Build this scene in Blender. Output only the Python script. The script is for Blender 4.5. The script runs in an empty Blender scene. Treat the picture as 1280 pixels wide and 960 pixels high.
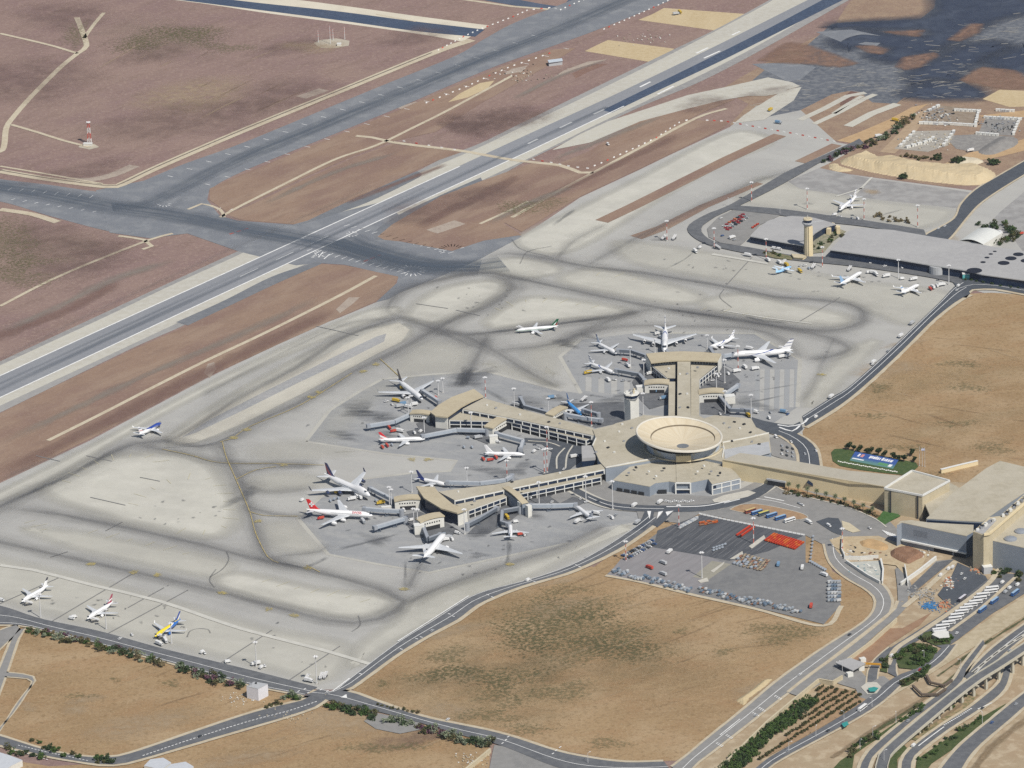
import bpy, bmesh, math, random
from mathutils import Vector, Matrix
from mathutils.geometry import tessellate_polygon
random.seed(7)
R = math.radians
sc = bpy.context.scene
COL = sc.collection
# ------------------------------------------------------------------ camera
FPX, PITCH, ROLL, CAMH = 6000.0, R(21.25), R(1.9), 1724.0
CAMP = Vector((0.0, -CAMH / math.tan(PITCH), CAMH))
FW = Vector((0, math.cos(PITCH), -math.sin(PITCH)))
_R, _U = Vector((1, 0, 0)), Vector((0, math.sin(PITCH), math.cos(PITCH)))
CX = _R * math.cos(ROLL) - _U * math.sin(ROLL)
CY = _R * math.sin(ROLL) + _U * math.cos(ROLL)
cam = bpy.data.cameras.new('camera'); camo = bpy.data.objects.new('camera', cam); COL.objects.link(camo)
camo.matrix_world = Matrix(((CX.x, CY.x, -FW.x, CAMP.x), (CX.y, CY.y, -FW.y, CAMP.y), (CX.z, CY.z, -FW.z, CAMP.z), (0, 0, 0, 1)))
cam.sensor_width = 36; cam.lens = 36 * FPX / 1280; cam.clip_end = 60000; cam.clip_start = 5
sc.camera = camo

def G(x, y, z=0.0):
    """surveyed point of the photograph -> metres on the level z"""
    d = FW * FPX + CX * (x - 640) - CY * (y - 480)
    return CAMP + d * ((z - CAMP.z) / d.z)

def P(s):
    return [tuple(float(v) for v in q.split(',')) for q in s.split()]

def GP(s, z=0.0):
    return [G(x, y, z) for x, y in (P(s) if isinstance(s, str) else s)]

def height(bx, by, tx, ty):
    """height in metres of a vertical thing from its foot and head in the photograph"""
    b = G(bx, by); lo, hi = 0.0, 120.0
    for _ in range(40):
        m = (lo + hi) / 2; q = Vector((b.x, b.y, m)) - CAMP
        yy = 480 - FPX * q.dot(CY) / q.dot(FW)
        if yy > ty: lo = m
        else: hi = m
    return lo

# ------------------------------------------------------------------ materials
MATS = {}
def _nodes(name):
    m = bpy.data.materials.new(name); m.use_nodes = True
    nt = m.node_tree; nt.nodes.clear()
    out = nt.nodes.new('ShaderNodeOutputMaterial'); b = nt.nodes.new('ShaderNodeBsdfPrincipled')
    nt.links.new(b.outputs[0], out.inputs[0])
    return m, nt, out, b

def _c(c): return (c[0], c[1], c[2], 1.0)

def noise_fac(nt, size, lo=.4, hi=.6, detail=4, ang=0, stretch=1, rough=.55, co='Object', off=0):
    tc = nt.nodes.new('ShaderNodeTexCoord'); mp = nt.nodes.new('ShaderNodeMapping')
    nt.links.new(tc.outputs[co], mp.inputs[0])
    mp.vector_type = 'TEXTURE'
    mp.inputs['Location'].default_value = (off, off * .7, 0)
    mp.inputs['Rotation'].default_value = (0, 0, ang)
    mp.inputs['Scale'].default_value = (size * stretch, size, size)
    n = nt.nodes.new('ShaderNodeTexNoise'); n.inputs['Scale'].default_value = 1; n.inputs['Detail'].default_value = detail
    n.inputs['Roughness'].default_value = rough
    nt.links.new(mp.outputs[0], n.inputs['Vector'])
    r = nt.nodes.new('ShaderNodeMapRange'); r.interpolation_type = 'SMOOTHSTEP'
    r.inputs['From Min'].default_value = lo; r.inputs['From Max'].default_value = hi
    nt.links.new(n.outputs[0], r.inputs['Value'])
    return r.outputs[0]

def mixcol(nt, fac, a, b, amt=1.0):
    mx = nt.nodes.new('ShaderNodeMix'); mx.data_type = 'RGBA'
    if amt != 1.0:
        q = nt.nodes.new('ShaderNodeMath'); q.operation = 'MULTIPLY'; q.inputs[1].default_value = amt
        nt.links.new(fac, q.inputs[0]); fac = q.outputs[0]
    nt.links.new(fac, mx.inputs[0])
    for s, v in ((mx.inputs[6], a), (mx.inputs[7], b)):
        if isinstance(v, tuple): s.default_value = _c(v)
        else: nt.links.new(v, s)
    return mx.outputs[2]

def M(name, col, layers=(), rough=.85, metal=0.0, bump=None, spec=.3, alpha=None, grid=None, co='Object'):
    """procedural material: base colour + noise layers (size, colour, amount, lo, hi, angle, stretch)"""
    if name in MATS: return MATS[name]
    m, nt, out, b = _nodes(name)
    c = tuple(col)
    for i, L in enumerate(layers):
        size, c2, amt = L[0], tuple(L[1]), L[2]
        lo, hi = (L[3], L[4]) if len(L) > 4 else (.4, .62)
        ang, st = (L[5], L[6]) if len(L) > 6 else (0, 1)
        f = noise_fac(nt, size, lo, hi, 5, ang, st, off=i * 37.3, co=co)
        c = mixcol(nt, f, c, c2, amt)
    if grid:                                   # slab joints: thin lines on a turned square grid, and slabs of slightly different age
        size, ang, jc, amt = grid
        tc = nt.nodes.new('ShaderNodeTexCoord'); mp = nt.nodes.new('ShaderNodeMapping'); mp.vector_type = 'TEXTURE'; mp.inputs['Rotation'].default_value = (0, 0, ang); mp.inputs['Scale'].default_value = (size, size, size)
        br = nt.nodes.new('ShaderNodeTexBrick'); br.offset = 0; br.inputs['Scale'].default_value = 1; br.inputs['Brick Width'].default_value = 1; br.inputs['Row Height'].default_value = 1; br.inputs['Mortar Size'].default_value = .035
        br.inputs['Color1'].default_value = (0, 0, 0, 1); br.inputs['Color2'].default_value = (.55, .55, .55, 1); br.inputs['Mortar'].default_value = (1, 1, 1, 1)
        nt.links.new(tc.outputs['Object'], mp.inputs[0]); nt.links.new(mp.outputs[0], br.inputs['Vector'])
        c = mixcol(nt, br.outputs['Color'], c, tuple(jc), amt)
    if isinstance(c, tuple): b.inputs['Base Color'].default_value = _c(c)
    else: nt.links.new(c, b.inputs['Base Color'])
    b.inputs['Roughness'].default_value = rough; b.inputs['Metallic'].default_value = metal
    b.inputs['Specular IOR Level'].default_value = spec
    if bump:
        n = noise_fac(nt, bump[0], .2, .8, 6); bp = nt.nodes.new('ShaderNodeBump')
        bp.inputs['Strength'].default_value = bump[1]; bp.inputs['Distance'].default_value = bump[0] * .4
        nt.links.new(n, bp.inputs['Height']); nt.links.new(bp.outputs[0], b.inputs['Normal'])
    if alpha is not None:                      # worn-in marks: opacity follows the 'a' attribute broken up by noise
        size, st, gain, soft = alpha
        at = nt.nodes.new('ShaderNodeAttribute'); at.attribute_name = 'a'
        f = noise_fac(nt, size, .3, .72, 6, 0, st, .62, co='UV' if st != 1 else 'Object')
        if soft:      # a * (1-soft + soft*noise) * gain
            k = nt.nodes.new('ShaderNodeMath'); k.operation = 'MULTIPLY_ADD'; k.inputs[1].default_value = soft; k.inputs[2].default_value = 1 - soft
            nt.links.new(f, k.inputs[0])
            q = nt.nodes.new('ShaderNodeMath'); q.operation = 'MULTIPLY'; nt.links.new(k.outputs[0], q.inputs[0]); nt.links.new(at.outputs['Fac'], q.inputs[1])
            q2 = nt.nodes.new('ShaderNodeMath'); q2.operation = 'MULTIPLY'; q2.inputs[1].default_value = gain; q2.use_clamp = True
            nt.links.new(q.outputs[0], q2.inputs[0]); fac = q2.outputs[0]
        else:         # ragged blobs: smoothstep(noise + a - 1)
            q = nt.nodes.new('ShaderNodeMath'); q.operation = 'ADD'; nt.links.new(f, q.inputs[0]); nt.links.new(at.outputs['Fac'], q.inputs[1])
            r = nt.nodes.new('ShaderNodeMapRange'); r.interpolation_type = 'SMOOTHSTEP'; r.inputs['From Min'].default_value = .7; r.inputs['From Max'].default_value = 1.6
            r.inputs['To Max'].default_value = gain
            nt.links.new(q.outputs[0], r.inputs['Value']); fac = r.outputs[0]
        tr = nt.nodes.new('ShaderNodeBsdfTransparent'); ms = nt.nodes.new('ShaderNodeMixShader')
        nt.links.new(fac, ms.inputs[0]); nt.links.new(tr.outputs[0], ms.inputs[1]); nt.links.new(b.outputs[0], ms.inputs[2])
        nt.links.new(ms.outputs[0], out.inputs[0])
    MATS[name] = m
    return m

# ------------------------------------------------------------------ objects
def tag(o, label=None, cat=None, group=None, kind=None):
    if label: o['label'] = label
    if cat: o['category'] = cat
    if group: o['group'] = group
    if kind: o['kind'] = kind
    return o

def meshob(name, V, F, mat, parent=None, smooth=False, fm=None):
    me = bpy.data.meshes.new(name); me.from_pydata([tuple(v) for v in V], [], F)
    for m in (mat if isinstance(mat, (list, tuple)) else [mat]): me.materials.append(m)
    if fm: me.polygons.foreach_set('material_index', fm)
    if smooth: me.polygons.foreach_set('use_smooth', [True] * len(me.polygons))
    me.update()
    o = bpy.data.objects.new(name, me); COL.objects.link(o)
    if parent: o.parent = parent
    return o

def thing(name, label, cat, loc=(0, 0, 0), rz=0, group=None):
    o = bpy.data.objects.new(name, None); COL.objects.link(o); o.empty_display_size = 1
    o.location = loc; o.rotation_euler = (0, 0, rz)
    return tag(o, label, cat, group)

def kids(o): return [c for c in KIDS.get(o.name, [])]
KIDS = {}
def proto_done(root):
    """remember the tree of a prototype so that copies need no scene search"""
    for o in COL.objects:
        if o.parent is not None:
            L = KIDS.setdefault(o.parent.name, [])
            if o not in L: L.append(o)
    return root

def dup(root, loc, rz=None, label=None, group=None, scale=None, parent=None):
    r = root.copy(); COL.objects.link(r)
    if parent is not None: r.parent = parent
    else:
        r.location = loc
        if rz is not None: r.rotation_euler = (0, 0, rz)
        if scale is not None: r.scale = scale
    if label: r['label'] = label
    if group: r['group'] = group
    for c in KIDS.get(root.name, []): dup(c, None, parent=r)
    return r

class MB:
    """collects solids; build() links them as one mesh object"""
    def __init__(s): s.V, s.F = [], []
    def add(s, V, F):
        n = len(s.V); s.V += [Vector(v) for v in V]; s.F += [[i + n for i in f] for f in F]; return s
    def box(s, x0, x1, y0, y1, z0, z1, rz=0, at=(0, 0, 0)):
        V = [Vector((x, y, z)) for z in (z0, z1) for x, y in ((x0, y0), (x1, y0), (x1, y1), (x0, y1))]
        m = Matrix.Translation(at) @ Matrix.Rotation(rz, 4, 'Z')
        return s.add([m @ v for v in V], [[3, 2, 1, 0], [4, 5, 6, 7], [0, 1, 5, 4], [1, 2, 6, 5], [2, 3, 7, 6], [3, 0, 4, 7]])
    def bar(s, a, b, w, h=None, n=4):
        """square or round bar from a to b"""
        a, b = Vector(a), Vector(b); d = (b - a).normalized()
        u = d.cross(Vector((0, 0, 1)));  u = Vector((1, 0, 0)) if u.length < 1e-4 else u.normalized()
        v = u.cross(d).normalized(); h = h or w
        V = []
        for p in (a, b):
            for k in range(n):
                t = 2 * math.pi * (k + .5) / n; q = 1.414 if n == 4 else 1
                V.append(p + u * math.cos(t) * w / 2 * q + v * math.sin(t) * h / 2 * q)
        F = [[k, (k + 1) % n, n + (k + 1) % n, n + k] for k in range(n)] + [list(range(n))[::-1], list(range(n, 2 * n))]
        return s.add(V, F)
    def cyl(s, c, r0, r1, z0, z1, n=12, caps=True):
        V = [Vector((c[0] + r * math.cos(2 * math.pi * k / n), c[1] + r * math.sin(2 * math.pi * k / n), z)) for r, z in ((r0, z0), (r1, z1)) for k in range(n)]
        F = [[k, (k + 1) % n, n + (k + 1) % n, n + k] for k in range(n)]
        if caps: F += [list(range(n))[::-1], list(range(n, 2 * n))]
        return s.add(V, F)
    def prism(s, pts, z0, z1, top=True, bottom=True):
        """upright walls over a plan; z1 may be a list of heights"""
        n = len(pts); area = sum(pts[i][0] * pts[(i + 1) % n][1] - pts[(i + 1) % n][0] * pts[i][1] for i in range(n))
        if area < 0: pts = pts[::-1]; z1 = z1[::-1] if isinstance(z1, list) else z1
        Z = z1 if isinstance(z1, list) else [z1] * n
        V = [Vector((p[0], p[1], z0)) for p in pts] + [Vector((p[0], p[1], z)) for p, z in zip(pts, Z)]
        F = [[k, (k + 1) % n, n + (k + 1) % n, n + k] for k in range(n)]
        if top or bottom:
            T = tessellate_polygon([[Vector((p[0], p[1], 0)) for p in pts]])
            for t in T:
                a, b, c = (Vector((pts[i][0], pts[i][1])) for i in t)
                t = list(t) if (b - a).cross(c - a) > 0 else list(t)[::-1]
                if top: F.append([n + i for i in t])
                if bottom: F.append([i for i in t[::-1]])
        return s.add(V, F)
    def lathe(s, c, prof, n=24, x=False, open_=False):
        """rings of (radius, height) about a vertical axis at c, or about X when x"""
        V, F = [], []
        for r, z in prof:
            for k in range(n):
                t = 2 * math.pi * k / n
                q = Vector((z, r * math.cos(t), r * math.sin(t))) if x else Vector((r * math.cos(t), r * math.sin(t), z))
                V.append(Vector(c) + q)
        for j in range(len(prof) - 1):
            for k in range(n): F.append([j * n + k, j * n + (k + 1) % n, (j + 1) * n + (k + 1) % n, (j + 1) * n + k])
        if not open_: F += [list(range(n))[::-1], list(range((len(prof) - 1) * n, len(prof) * n))]
        return s.add(V, F)
    def move(s, m): s.V = [m @ v for v in s.V]; return s
    def build(s, name, mat, parent=None, smooth=False): return meshob(name, s.V, s.F, mat, parent, smooth)

def smooth_line(pts, step=8.0, closed=False):
    """Catmull-Rom through points, resampled every step metres"""
    n = len(pts)
    if n < 3 and not closed:
        a, b = pts; k = max(1, int((b - a).length / step)); return [a.lerp(b, i / k) for i in range(k + 1)]
    out = []
    for i in range(n if closed else n - 1):
        p0 = pts[(i - 1) % n] if (closed or i > 0) else pts[0] * 2 - pts[1]
        p1, p2 = pts[i], pts[(i + 1) % n]
        p3 = pts[(i + 2) % n] if (closed or i + 2 < n) else pts[-1] * 2 - pts[-2]
        k = max(1, int((p2 - p1).length / step))
        for j in range(k):
            t = j / k
            out.append(.5 * ((2 * p1) + (p2 - p0) * t + (2 * p0 - 5 * p1 + 4 * p2 - p3) * t * t + (3 * p1 - p0 - 3 * p2 + p3) * t ** 3))
    if not closed: out.append(pts[-1])
    return out

def resample(pts, n):
    L = [0.0]
    for a, b in zip(pts, pts[1:]): L.append(L[-1] + (b - a).length)
    out, j = [], 0
    for i in range(n):
        t = L[-1] * i / (n - 1)
        while j < len(pts) - 2 and L[j + 1] < t: j += 1
        d = L[j + 1] - L[j]; out.append(pts[j].lerp(pts[j + 1], (t - L[j]) / d if d else 0))
    return out

def sheet(name, s, z, mat, rounded=0, kind='structure'):
    pts = GP(s)
    if rounded: pts = smooth_line(pts, rounded, True)
    pts = [Vector((p.x, p.y, z)) for p in pts]
    T = tessellate_polygon([pts]); F = []
    for t in T:
        a, b, c = (pts[i] for i in t); F.append(list(t) if (b - a).cross(c - a).z > 0 else list(t)[::-1])
    return tag(meshob(name, pts, F, mat), kind=kind)

class Ribbons:
    """flat strips; each vertex carries 'a' (opacity across and along) and metres in the UV map"""
    def __init__(s): s.V, s.F, s.A, s.UV = [], [], [], []
    def line(s, pts, w, z, soft=False, a=1.0, fade=0.0, jit=0.0):
        n = len(pts); cols = (-.5, -.25, 0, .25, .5) if soft else (-.5, .5)
        prof = (0, .62, 1, .62, 0) if soft else (1, 1)
        base = len(s.V); u = 0.0; tot = sum((q - p).length for p, q in zip(pts, pts[1:])) or 1; off = random.random() * 900
        for i, p in enumerate(pts):
            d = (pts[min(i + 1, n - 1)] - pts[max(i - 1, 0)]); d.z = 0; d.normalize(); nrm = Vector((-d.y, d.x, 0))
            if i: u += (p - pts[i - 1]).length
            e = min(1.0, min(u, tot - u) / (fade * tot)) if fade else 1.0
            ww = w[0] + (w[1] - w[0]) * u / tot if isinstance(w, tuple) else w
            if jit: ww *= 1 + random.uniform(-jit, jit)
            for c, pr in zip(cols, prof):
                q = p + nrm * (c * ww); s.V.append((q.x, q.y, z)); s.A.append(pr * e * a); s.UV.append((u + off, c * ww + off))
        k = len(cols)
        for i in range(n - 1):
            for j in range(k - 1):
                b0 = base + i * k + j; s.F.append([b0 + k, b0 + k + 1, b0 + 1, b0][::-1])
        return s
    def dashes(s, pts, w, z, on, gap):
        L = 0.0; pts = smooth_line(pts, 1e9) if len(pts) < 3 else pts
        tot = [0.0]
        for a, b in zip(pts, pts[1:]): tot.append(tot[-1] + (b - a).length)
        def at(t):
            for i in range(len(pts) - 1):
                if t <= tot[i + 1]: return pts[i].lerp(pts[i + 1], (t - tot[i]) / max(1e-6, tot[i + 1] - tot[i]))
            return pts[-1]
        while L + on < tot[-1]:
            s.line([at(L), at(L + on)], w, z); L += on + gap
        return s
    def quad(s, pts, z):
        b = len(s.V); s.V += [(p.x, p.y, z) for p in pts]; s.A += [1] * len(pts); s.UV += [(p.x, p.y) for p in pts]
        a = sum(pts[i].x * pts[(i + 1) % len(pts)].y - pts[(i + 1) % len(pts)].x * pts[i].y for i in range(len(pts)))
        f = [b + i for i in range(len(pts))]; s.F.append(f if a > 0 else f[::-1]); return s
    def blob(s, c, rx, ry, z, rz=0.0, n=22, wob=.25, a=1.0):
        b = len(s.V); ph = [random.random() * 6 for _ in range(3)]
        s.V.append((c.x, c.y, z)); s.A.append(a); s.UV.append((c.x, c.y))
        for ring, av in ((.5, .8), (1.0, 0.0)):
            for k in range(n):
                t = 2 * math.pi * k / n; q = ring * (1 + wob * .5 * (math.sin(2 * t + ph[0]) + math.sin(3 * t + ph[1]) * .7 + math.sin(5 * t + ph[2]) * .4))
                x, y = rx * q * math.cos(t), ry * q * math.sin(t)
                x, y = x * math.cos(rz) - y * math.sin(rz), x * math.sin(rz) + y * math.cos(rz)
                s.V.append((c.x + x, c.y + y, z)); s.A.append(av * a); s.UV.append((c.x + x, c.y + y))
        for k in range(n):
            k2 = (k + 1) % n; s.F.append([b, b + 1 + k, b + 1 + k2]); s.F.append([b + 1 + k, b + 1 + n + k, b + 1 + n + k2, b + 1 + k2])
        return s
    def softpoly(s, pts, z, w, a=1.0, sm=True):
        pts = smooth_line(pts, 10, True) if sm else resample(pts + pts[:1], max(len(pts) * 3, 24))[:-1]; n = len(pts); ar = sum(pts[i].x * pts[(i + 1) % n].y - pts[(i + 1) % n].x * pts[i].y for i in range(n))
        if ar < 0: pts = pts[::-1]
        b = len(s.V); inn = []
        for i in range(n):
            d = pts[(i + 1) % n] - pts[i - 1]; d.z = 0; d.normalize(); nn = Vector((-d.y, d.x, 0)); inn.append(pts[i] + nn * w * .5)
            q = pts[i] - nn * w * .5; s.V.append((q.x, q.y, z)); s.A.append(0); s.UV.append((q.x, q.y))
        for q in inn: s.V.append((q.x, q.y, z + .012)); s.A.append(a); s.UV.append((q.x, q.y))
        for i in range(n): s.F.append([b + i, b + (i + 1) % n, b + n + (i + 1) % n, b + n + i])
        for t in tessellate_polygon([[Vector((p.x, p.y, 0)) for p in inn]]):
            A_, B_, C_ = (inn[i] for i in t); t = list(t) if (B_ - A_).cross(C_ - A_).z > 0 else list(t)[::-1]; s.F.append([b + n + i for i in t])
        return s
    def build(s, name, mat, kind='structure'):
        o = meshob(name, s.V, s.F, mat); me = o.data
        at = me.attributes.new('a', 'FLOAT', 'POINT'); at.data.foreach_set('value', s.A)
        uv = me.uv_layers.new(name='UVMap'); li = [l.vertex_index for l in me.loops]
        buf = []
        for i in li: buf += s.UV[i]
        uv.data.foreach_set('uv', buf)
        return tag(o, kind=kind)

def edges_road(name, left, right, z, mat, step=10):
    """a carriageway between its two traced edges"""
    a, b = smooth_line(GP(left), step), smooth_line(GP(right), step); n = max(len(a), len(b))
    a, b = resample(a, n), resample(b, n)
    V, F = [], []
    for p, q in zip(a, b): V += [(p.x, p.y, z), (q.x, q.y, z)]
    for i in range(n - 1):
        f = [2 * i, 2 * i + 1, 2 * i + 3, 2 * i + 2]
        p, q, r = Vector(V[f[0]]), Vector(V[f[1]]), Vector(V[f[2]])
        F.append(f if (q - p).cross(r - p).z > 0 else f[::-1])
    o = tag(meshob(name, V, F, mat), kind='structure')
    return o, a, b

# ------------------------------------------------------------------ light
SUN_EL, SUN_AZ = 50.0, 35.0
S = Vector((math.sin(R(SUN_AZ)) * math.cos(R(SUN_EL)), -math.cos(R(SUN_AZ)) * math.cos(R(SUN_EL)), math.sin(R(SUN_EL))))
sl = bpy.data.lights.new('sun', 'SUN'); so = bpy.data.objects.new('sun', sl); COL.objects.link(so)
sl.energy = 3.85; sl.angle = R(.5); sl.color = (1, .95, .87); so.rotation_euler = S.to_track_quat('Z', 'Y').to_euler(); so.location = S * 4000
w = bpy.data.worlds.new('World'); sc.world = w; w.use_nodes = True
nt = w.node_tree; bg = nt.nodes['Background']; sky = nt.nodes.new('ShaderNodeTexSky')
sky.sky_type = 'NISHITA'; sky.sun_disc = False; sky.sun_elevation = R(SUN_EL); sky.sun_rotation = math.atan2(S.x, S.y)
nt.links.new(sky.outputs[0], bg.inputs[0]); bg.inputs[1].default_value = .062
sc.view_settings.view_transform = 'Standard'; sc.view_settings.look = 'None'; sc.view_settings.exposure = 0.22; sc.view_settings.gamma = 1
sc.view_settings.use_curve_mapping = False
cy = sc.cycles if hasattr(sc, 'cycles') else None
if cy:
    cy.max_bounces = 5; cy.diffuse_bounces = 2; cy.glossy_bounces = 2; cy.transparent_max_bounces = 24; cy.volume_bounces = 0
    cy.use_denoising = False; cy.sample_clamp_indirect = 4
# ================================================================== THE GROUND
RW = R(49)          # the runway's bearing in plan
def fields():
    purple = M('dry_grass_north', (.25, .172, .152), [(260, (.275, .195, .162), .8, .42, .6), (110, (.225, .15, .142), .75, .42, .62), (40, (.285, .2, .17), .5, .45, .65, RW, 2.5), (14, (.19, .13, .108), .5, .46, .7, RW, 3), (5, (.36, .27, .22), .5, .48, .7), (2.2, (.16, .112, .10), .5, .48, .72), (1.3, (.36, .27, .22), .35, .5, .7)], rough=1, spec=.1)
    tan = M('dry_field_tan', (.335, .232, .13), [(170, (.28, .19, .104), .8, .42, .6), (75, (.40, .295, .182), .7, .45, .64), (28, (.31, .19, .10), .5, .45, .66, R(20), 2), (10, (.37, .265, .15), .45, .48, .7, R(25), 3), (4.5, (.20, .135, .072), .6, .48, .7), (2.2, (.42, .32, .195), .5, .48, .7), (1.3, (.2, .14, .075), .4, .5, .7)], rough=1, spec=.1)
    sand = M('landside_sand', (.36, .285, .19), [(60, (.34, .25, .16), .7, .42, .62), (12, (.5, .42, .3), .6, .45, .65), (3, (.3, .22, .15), .4, .52, .7)], rough=1, spec=.1)
    n = 40; V, F = [], []
    for j in range(n + 1):
        for i in range(n + 1): V.append((-12000 + 24000 * i / n, -9000 + 24000 * j / n, 0))
    for j in range(n):
        for i in range(n): a = j * (n + 1) + i; F.append([a, a + 1, a + n + 2, a + n + 1])
    tag(meshob('ground', V, F, purple), kind='structure')
    sheet('landside_ground', '960,600 1400,540 1400,1060 790,1060 880,930 1000,828 1097,755 1030,700 1000,650', .04, sand)
    sheet('south_field', '441,862 497,821 574,776 608,753 656,734 705,720 740,708 759,719 815,731 865,743 945,761 1029,782 1052,757 1063,728 1093,742 1093,762 1078,780 1030,811 974,852 880,932 845,951 780,952 700,938 630,917 530,896 474,877 450,871', .12, tan)
    sheet('southwest_field', '-80,770 31,784 125,808 212,830 300,856 385,872 312,894 169,942 119,949 62,941 -80,905', .12, tan)
    sheet('southwest_verge', '-80,935 62,958 119,955 169,951 312,913 397,884 411,877 474,892 524,905 575,915 612,935 612,1060 -80,1060', .11, tan)
    sheet('east_field', '1213,367 1240,366 1340,372 1500,380 1500,620 1040,594 1018,590 1005,552 1003,540 1010,528 1067,499 1110,457 1163,408 1195,379', .12, tan)
fields()

def apron():
    conc = M('apron_concrete', (.41, .405, .38), [(120, (.365, .36, .342), .8, .4, .62), (45, (.43, .425, .395), .5, .45, .65, R(-22), 2.5), (14, (.35, .34, .32), .35, .46, .7, R(-22), 3), (5, (.44, .425, .385), .25, .48, .72)], rough=.9, spec=.2, grid=(7.5, R(-14), (.28, .275, .26), .09))
    sheet('apron', '-80,641 0,604 112,551 256,474 300,453 400,406 425,397 470,378 520,357 600,322 652,296 725,247 800,212 837,194 912,159 946,132 990,128 1046,178 1075,183 1035,205 1020,212 1091,222 1183,234 1229,240 1290,205 1420,140 1420,420 1215,362 1163,400 1067,492 1010,522 1000,620 960,632 860,650 820,652 780,680 705,712 600,758 495,812 436,862 397,862 300,838 125,792 -80,745', .08, conc)
    stand = M('stand_pavement', (.305, .31, .312), [(50, (.265, .272, .278), .8, .4, .62), (14, (.37, .37, .355), .5, .45, .65, R(-22), 2.5), (5, (.24, .248, .255), .5, .48, .7), (2, (.37, .37, .36), .3, .5, .7)], rough=.9, spec=.2, grid=(7.5, R(8), (.25, .255, .26), .12))
    SP = '382,552 412,513 450,489 478,474 540,468 607,464 654,477 703,489 726,492 712,468 700,446 725,425 800,416 870,416 944,417 1000,450 997,509 965,530 935,600 820,648 746,661 711,679 611,700 536,716 470,705 410,693 372,648 400,622 445,600 510,592 562,589 571,576 530,571 480,567'
    sheet('aircraft_stands', SP, .13, stand)
    rb = Ribbons()
    for s in ('372,648 410,693 470,705 536,716 611,700 711,679', '382,552 412,513 450,489 478,474', '478,474 540,468 607,464 703,489', '726,492 700,446 725,425', '800,416 944,417 1000,450 997,509', '382,552 480,567 571,576 562,589 510,592 445,600 400,622 372,648'):
        rb.line(GP(s), 4.2, .17)
    rb.build('stand_edge_strip', M('edge_concrete', (.43, .42, .375), [(20, (.36, .35, .32), .7)], rough=.9))
    # paler, less driven concrete between the taxi lines
    il = Ribbons()
    for i, (q, wd, a) in enumerate((('50,612 100,580 150,569 215,567 262,580 288,612 298,640 286,664 258,672 200,662 130,645', 16, 1), ('30,660 90,664 150,674 260,694 292,708 268,722 180,706 80,682', 12, .8), ('300,716 400,736 476,744 490,755 468,768 420,770 330,750 268,730', 12, 1), ('-60,690 60,712 200,748 330,785 432,806 420,846 396,852 300,826 125,784 0,750 -60,735', 14, .85),
            ('520,748 620,716 700,690 786,658 700,704 600,750 500,800 440,834 450,806 490,778', 12, .9), ('-60,640 0,614 112,558 260,480 420,404 480,384 500,390 430,414 300,470 200,520 110,572 20,620', 8, 1), ('208,548 300,487 420,424 470,408 505,406 512,420 470,442 380,490 290,537 235,555', 8, 1), ('506,394 540,366 590,352 625,352 632,362 600,384 560,401 530,404', 12, 1), ('600,334 640,322 690,330 700,340 660,348 620,341', 9, .9),
            ('606,402 650,374 700,373 780,386 775,396 700,400 640,408 612,410', 12, 1), ('700,352 722,338 762,338 860,362 880,374 850,380 780,370', 12, .9), ('876,378 930,367 1000,382 1058,394 1062,404 1040,408 980,402 900,390', 12, .9), ('770,302 850,310 940,325 1060,350 1190,368 1140,405 1096,394 1040,373 900,350 790,328', 12, .75), ('645,300 720,262 800,222 912,166 965,178 900,206 820,252 740,302 690,318', 10, 1), ('955,222 1010,236 1100,252 1190,264 1150,285 1080,272 990,262 925,250', 12, .8),
            ('1100,428 1060,470 1018,508 1004,500 1030,465 1072,430', 10, .8), ('520,430 560,428 586,440 572,464 520,467 488,466', 14, .5), ('612,452 650,462 690,480 700,486 612,462', 12, .5), ('660,436 700,426 720,428 700,442 690,470 660,452', 14, .5), ('410,520 478,476 520,472 470,500 420,550 400,548', 14, .3), ('310,600 350,592 395,596 400,606 350,614 318,612', 12, .6), ('330,655 370,655 400,686 390,690 340,685', 14, .6), ('315,560 380,550 440,565 400,572 330,575', 14, .4))):
        il.softpoly(GP(q), .1 + .002 * i, wd * 1.5, a)
    il.build('pale_concrete_island', M('island_concrete', (.53, .517, .455), [(60, (.48, .468, .415), .8, .4, .6), (18, (.56, .545, .485), .5, .45, .65, R(-22), 3), (6, (.49, .47, .41), .3, .48, .7)], rough=.95, alpha=(22, 1, 1.0, .1), grid=(7.5, R(-14), (.42, .405, .36), .08)))
    # concrete bays of different age on the stands by the north pier
    rb = Ribbons(); rb2 = Ribbons()
    for i in range(9):
        x = 944 + i * 6.2; (rb if i % 2 else rb2).quad(GP([(x, 462 - .05 * i), (x + 5.6, 462), (x + 4.6, 515 - i * .8), (x - 1, 515 - i * .8)]), .16)
    for i in range(8):
        x = 724 + i * 8; (rb if i % 2 else rb2).quad(GP([(x, 470 + i * .9), (x + 7.4, 471 + i * .9), (x + 7.4, 489 + i * .8), (x, 488 + i * .8)]), .16)
    rb.build('pale_concrete_bay', M('bay_pale', (.375, .37, .35), [(9, (.41, .41, .39), .6)], rough=.9)); rb2.build('grey_concrete_bay', M('bay_grey', (.30, .308, .31), [(9, (.31, .32, .33), .6)], rough=.9))
    # grey inner strips and islands in the taxi lanes
    strip = M('worn_strip', (.335, .332, .33), [(30, (.31, .315, .32), .8, .4, .6), (5, (.42, .42, .4), .4)], rough=.9)
    sheet('taxi_island', '227,547 258,527 330,490 420,445 470,421 483,417 480,427 440,447 370,480 300,515 245,541', .175, strip)
    sheet('pale_taxiway', '213,549 258,519 330,483 420,437 470,411 498,403 512,412 502,427 470,443 380,491 300,531 245,553 222,556', .158, M('pale_taxiway', (.53, .505, .43), [(60, (.48, .455, .39), .8, .4, .6), (16, (.56, .535, .46), .5, .45, .65, RW, 4), (5, (.47, .45, .385), .3)], rough=.95))
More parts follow.
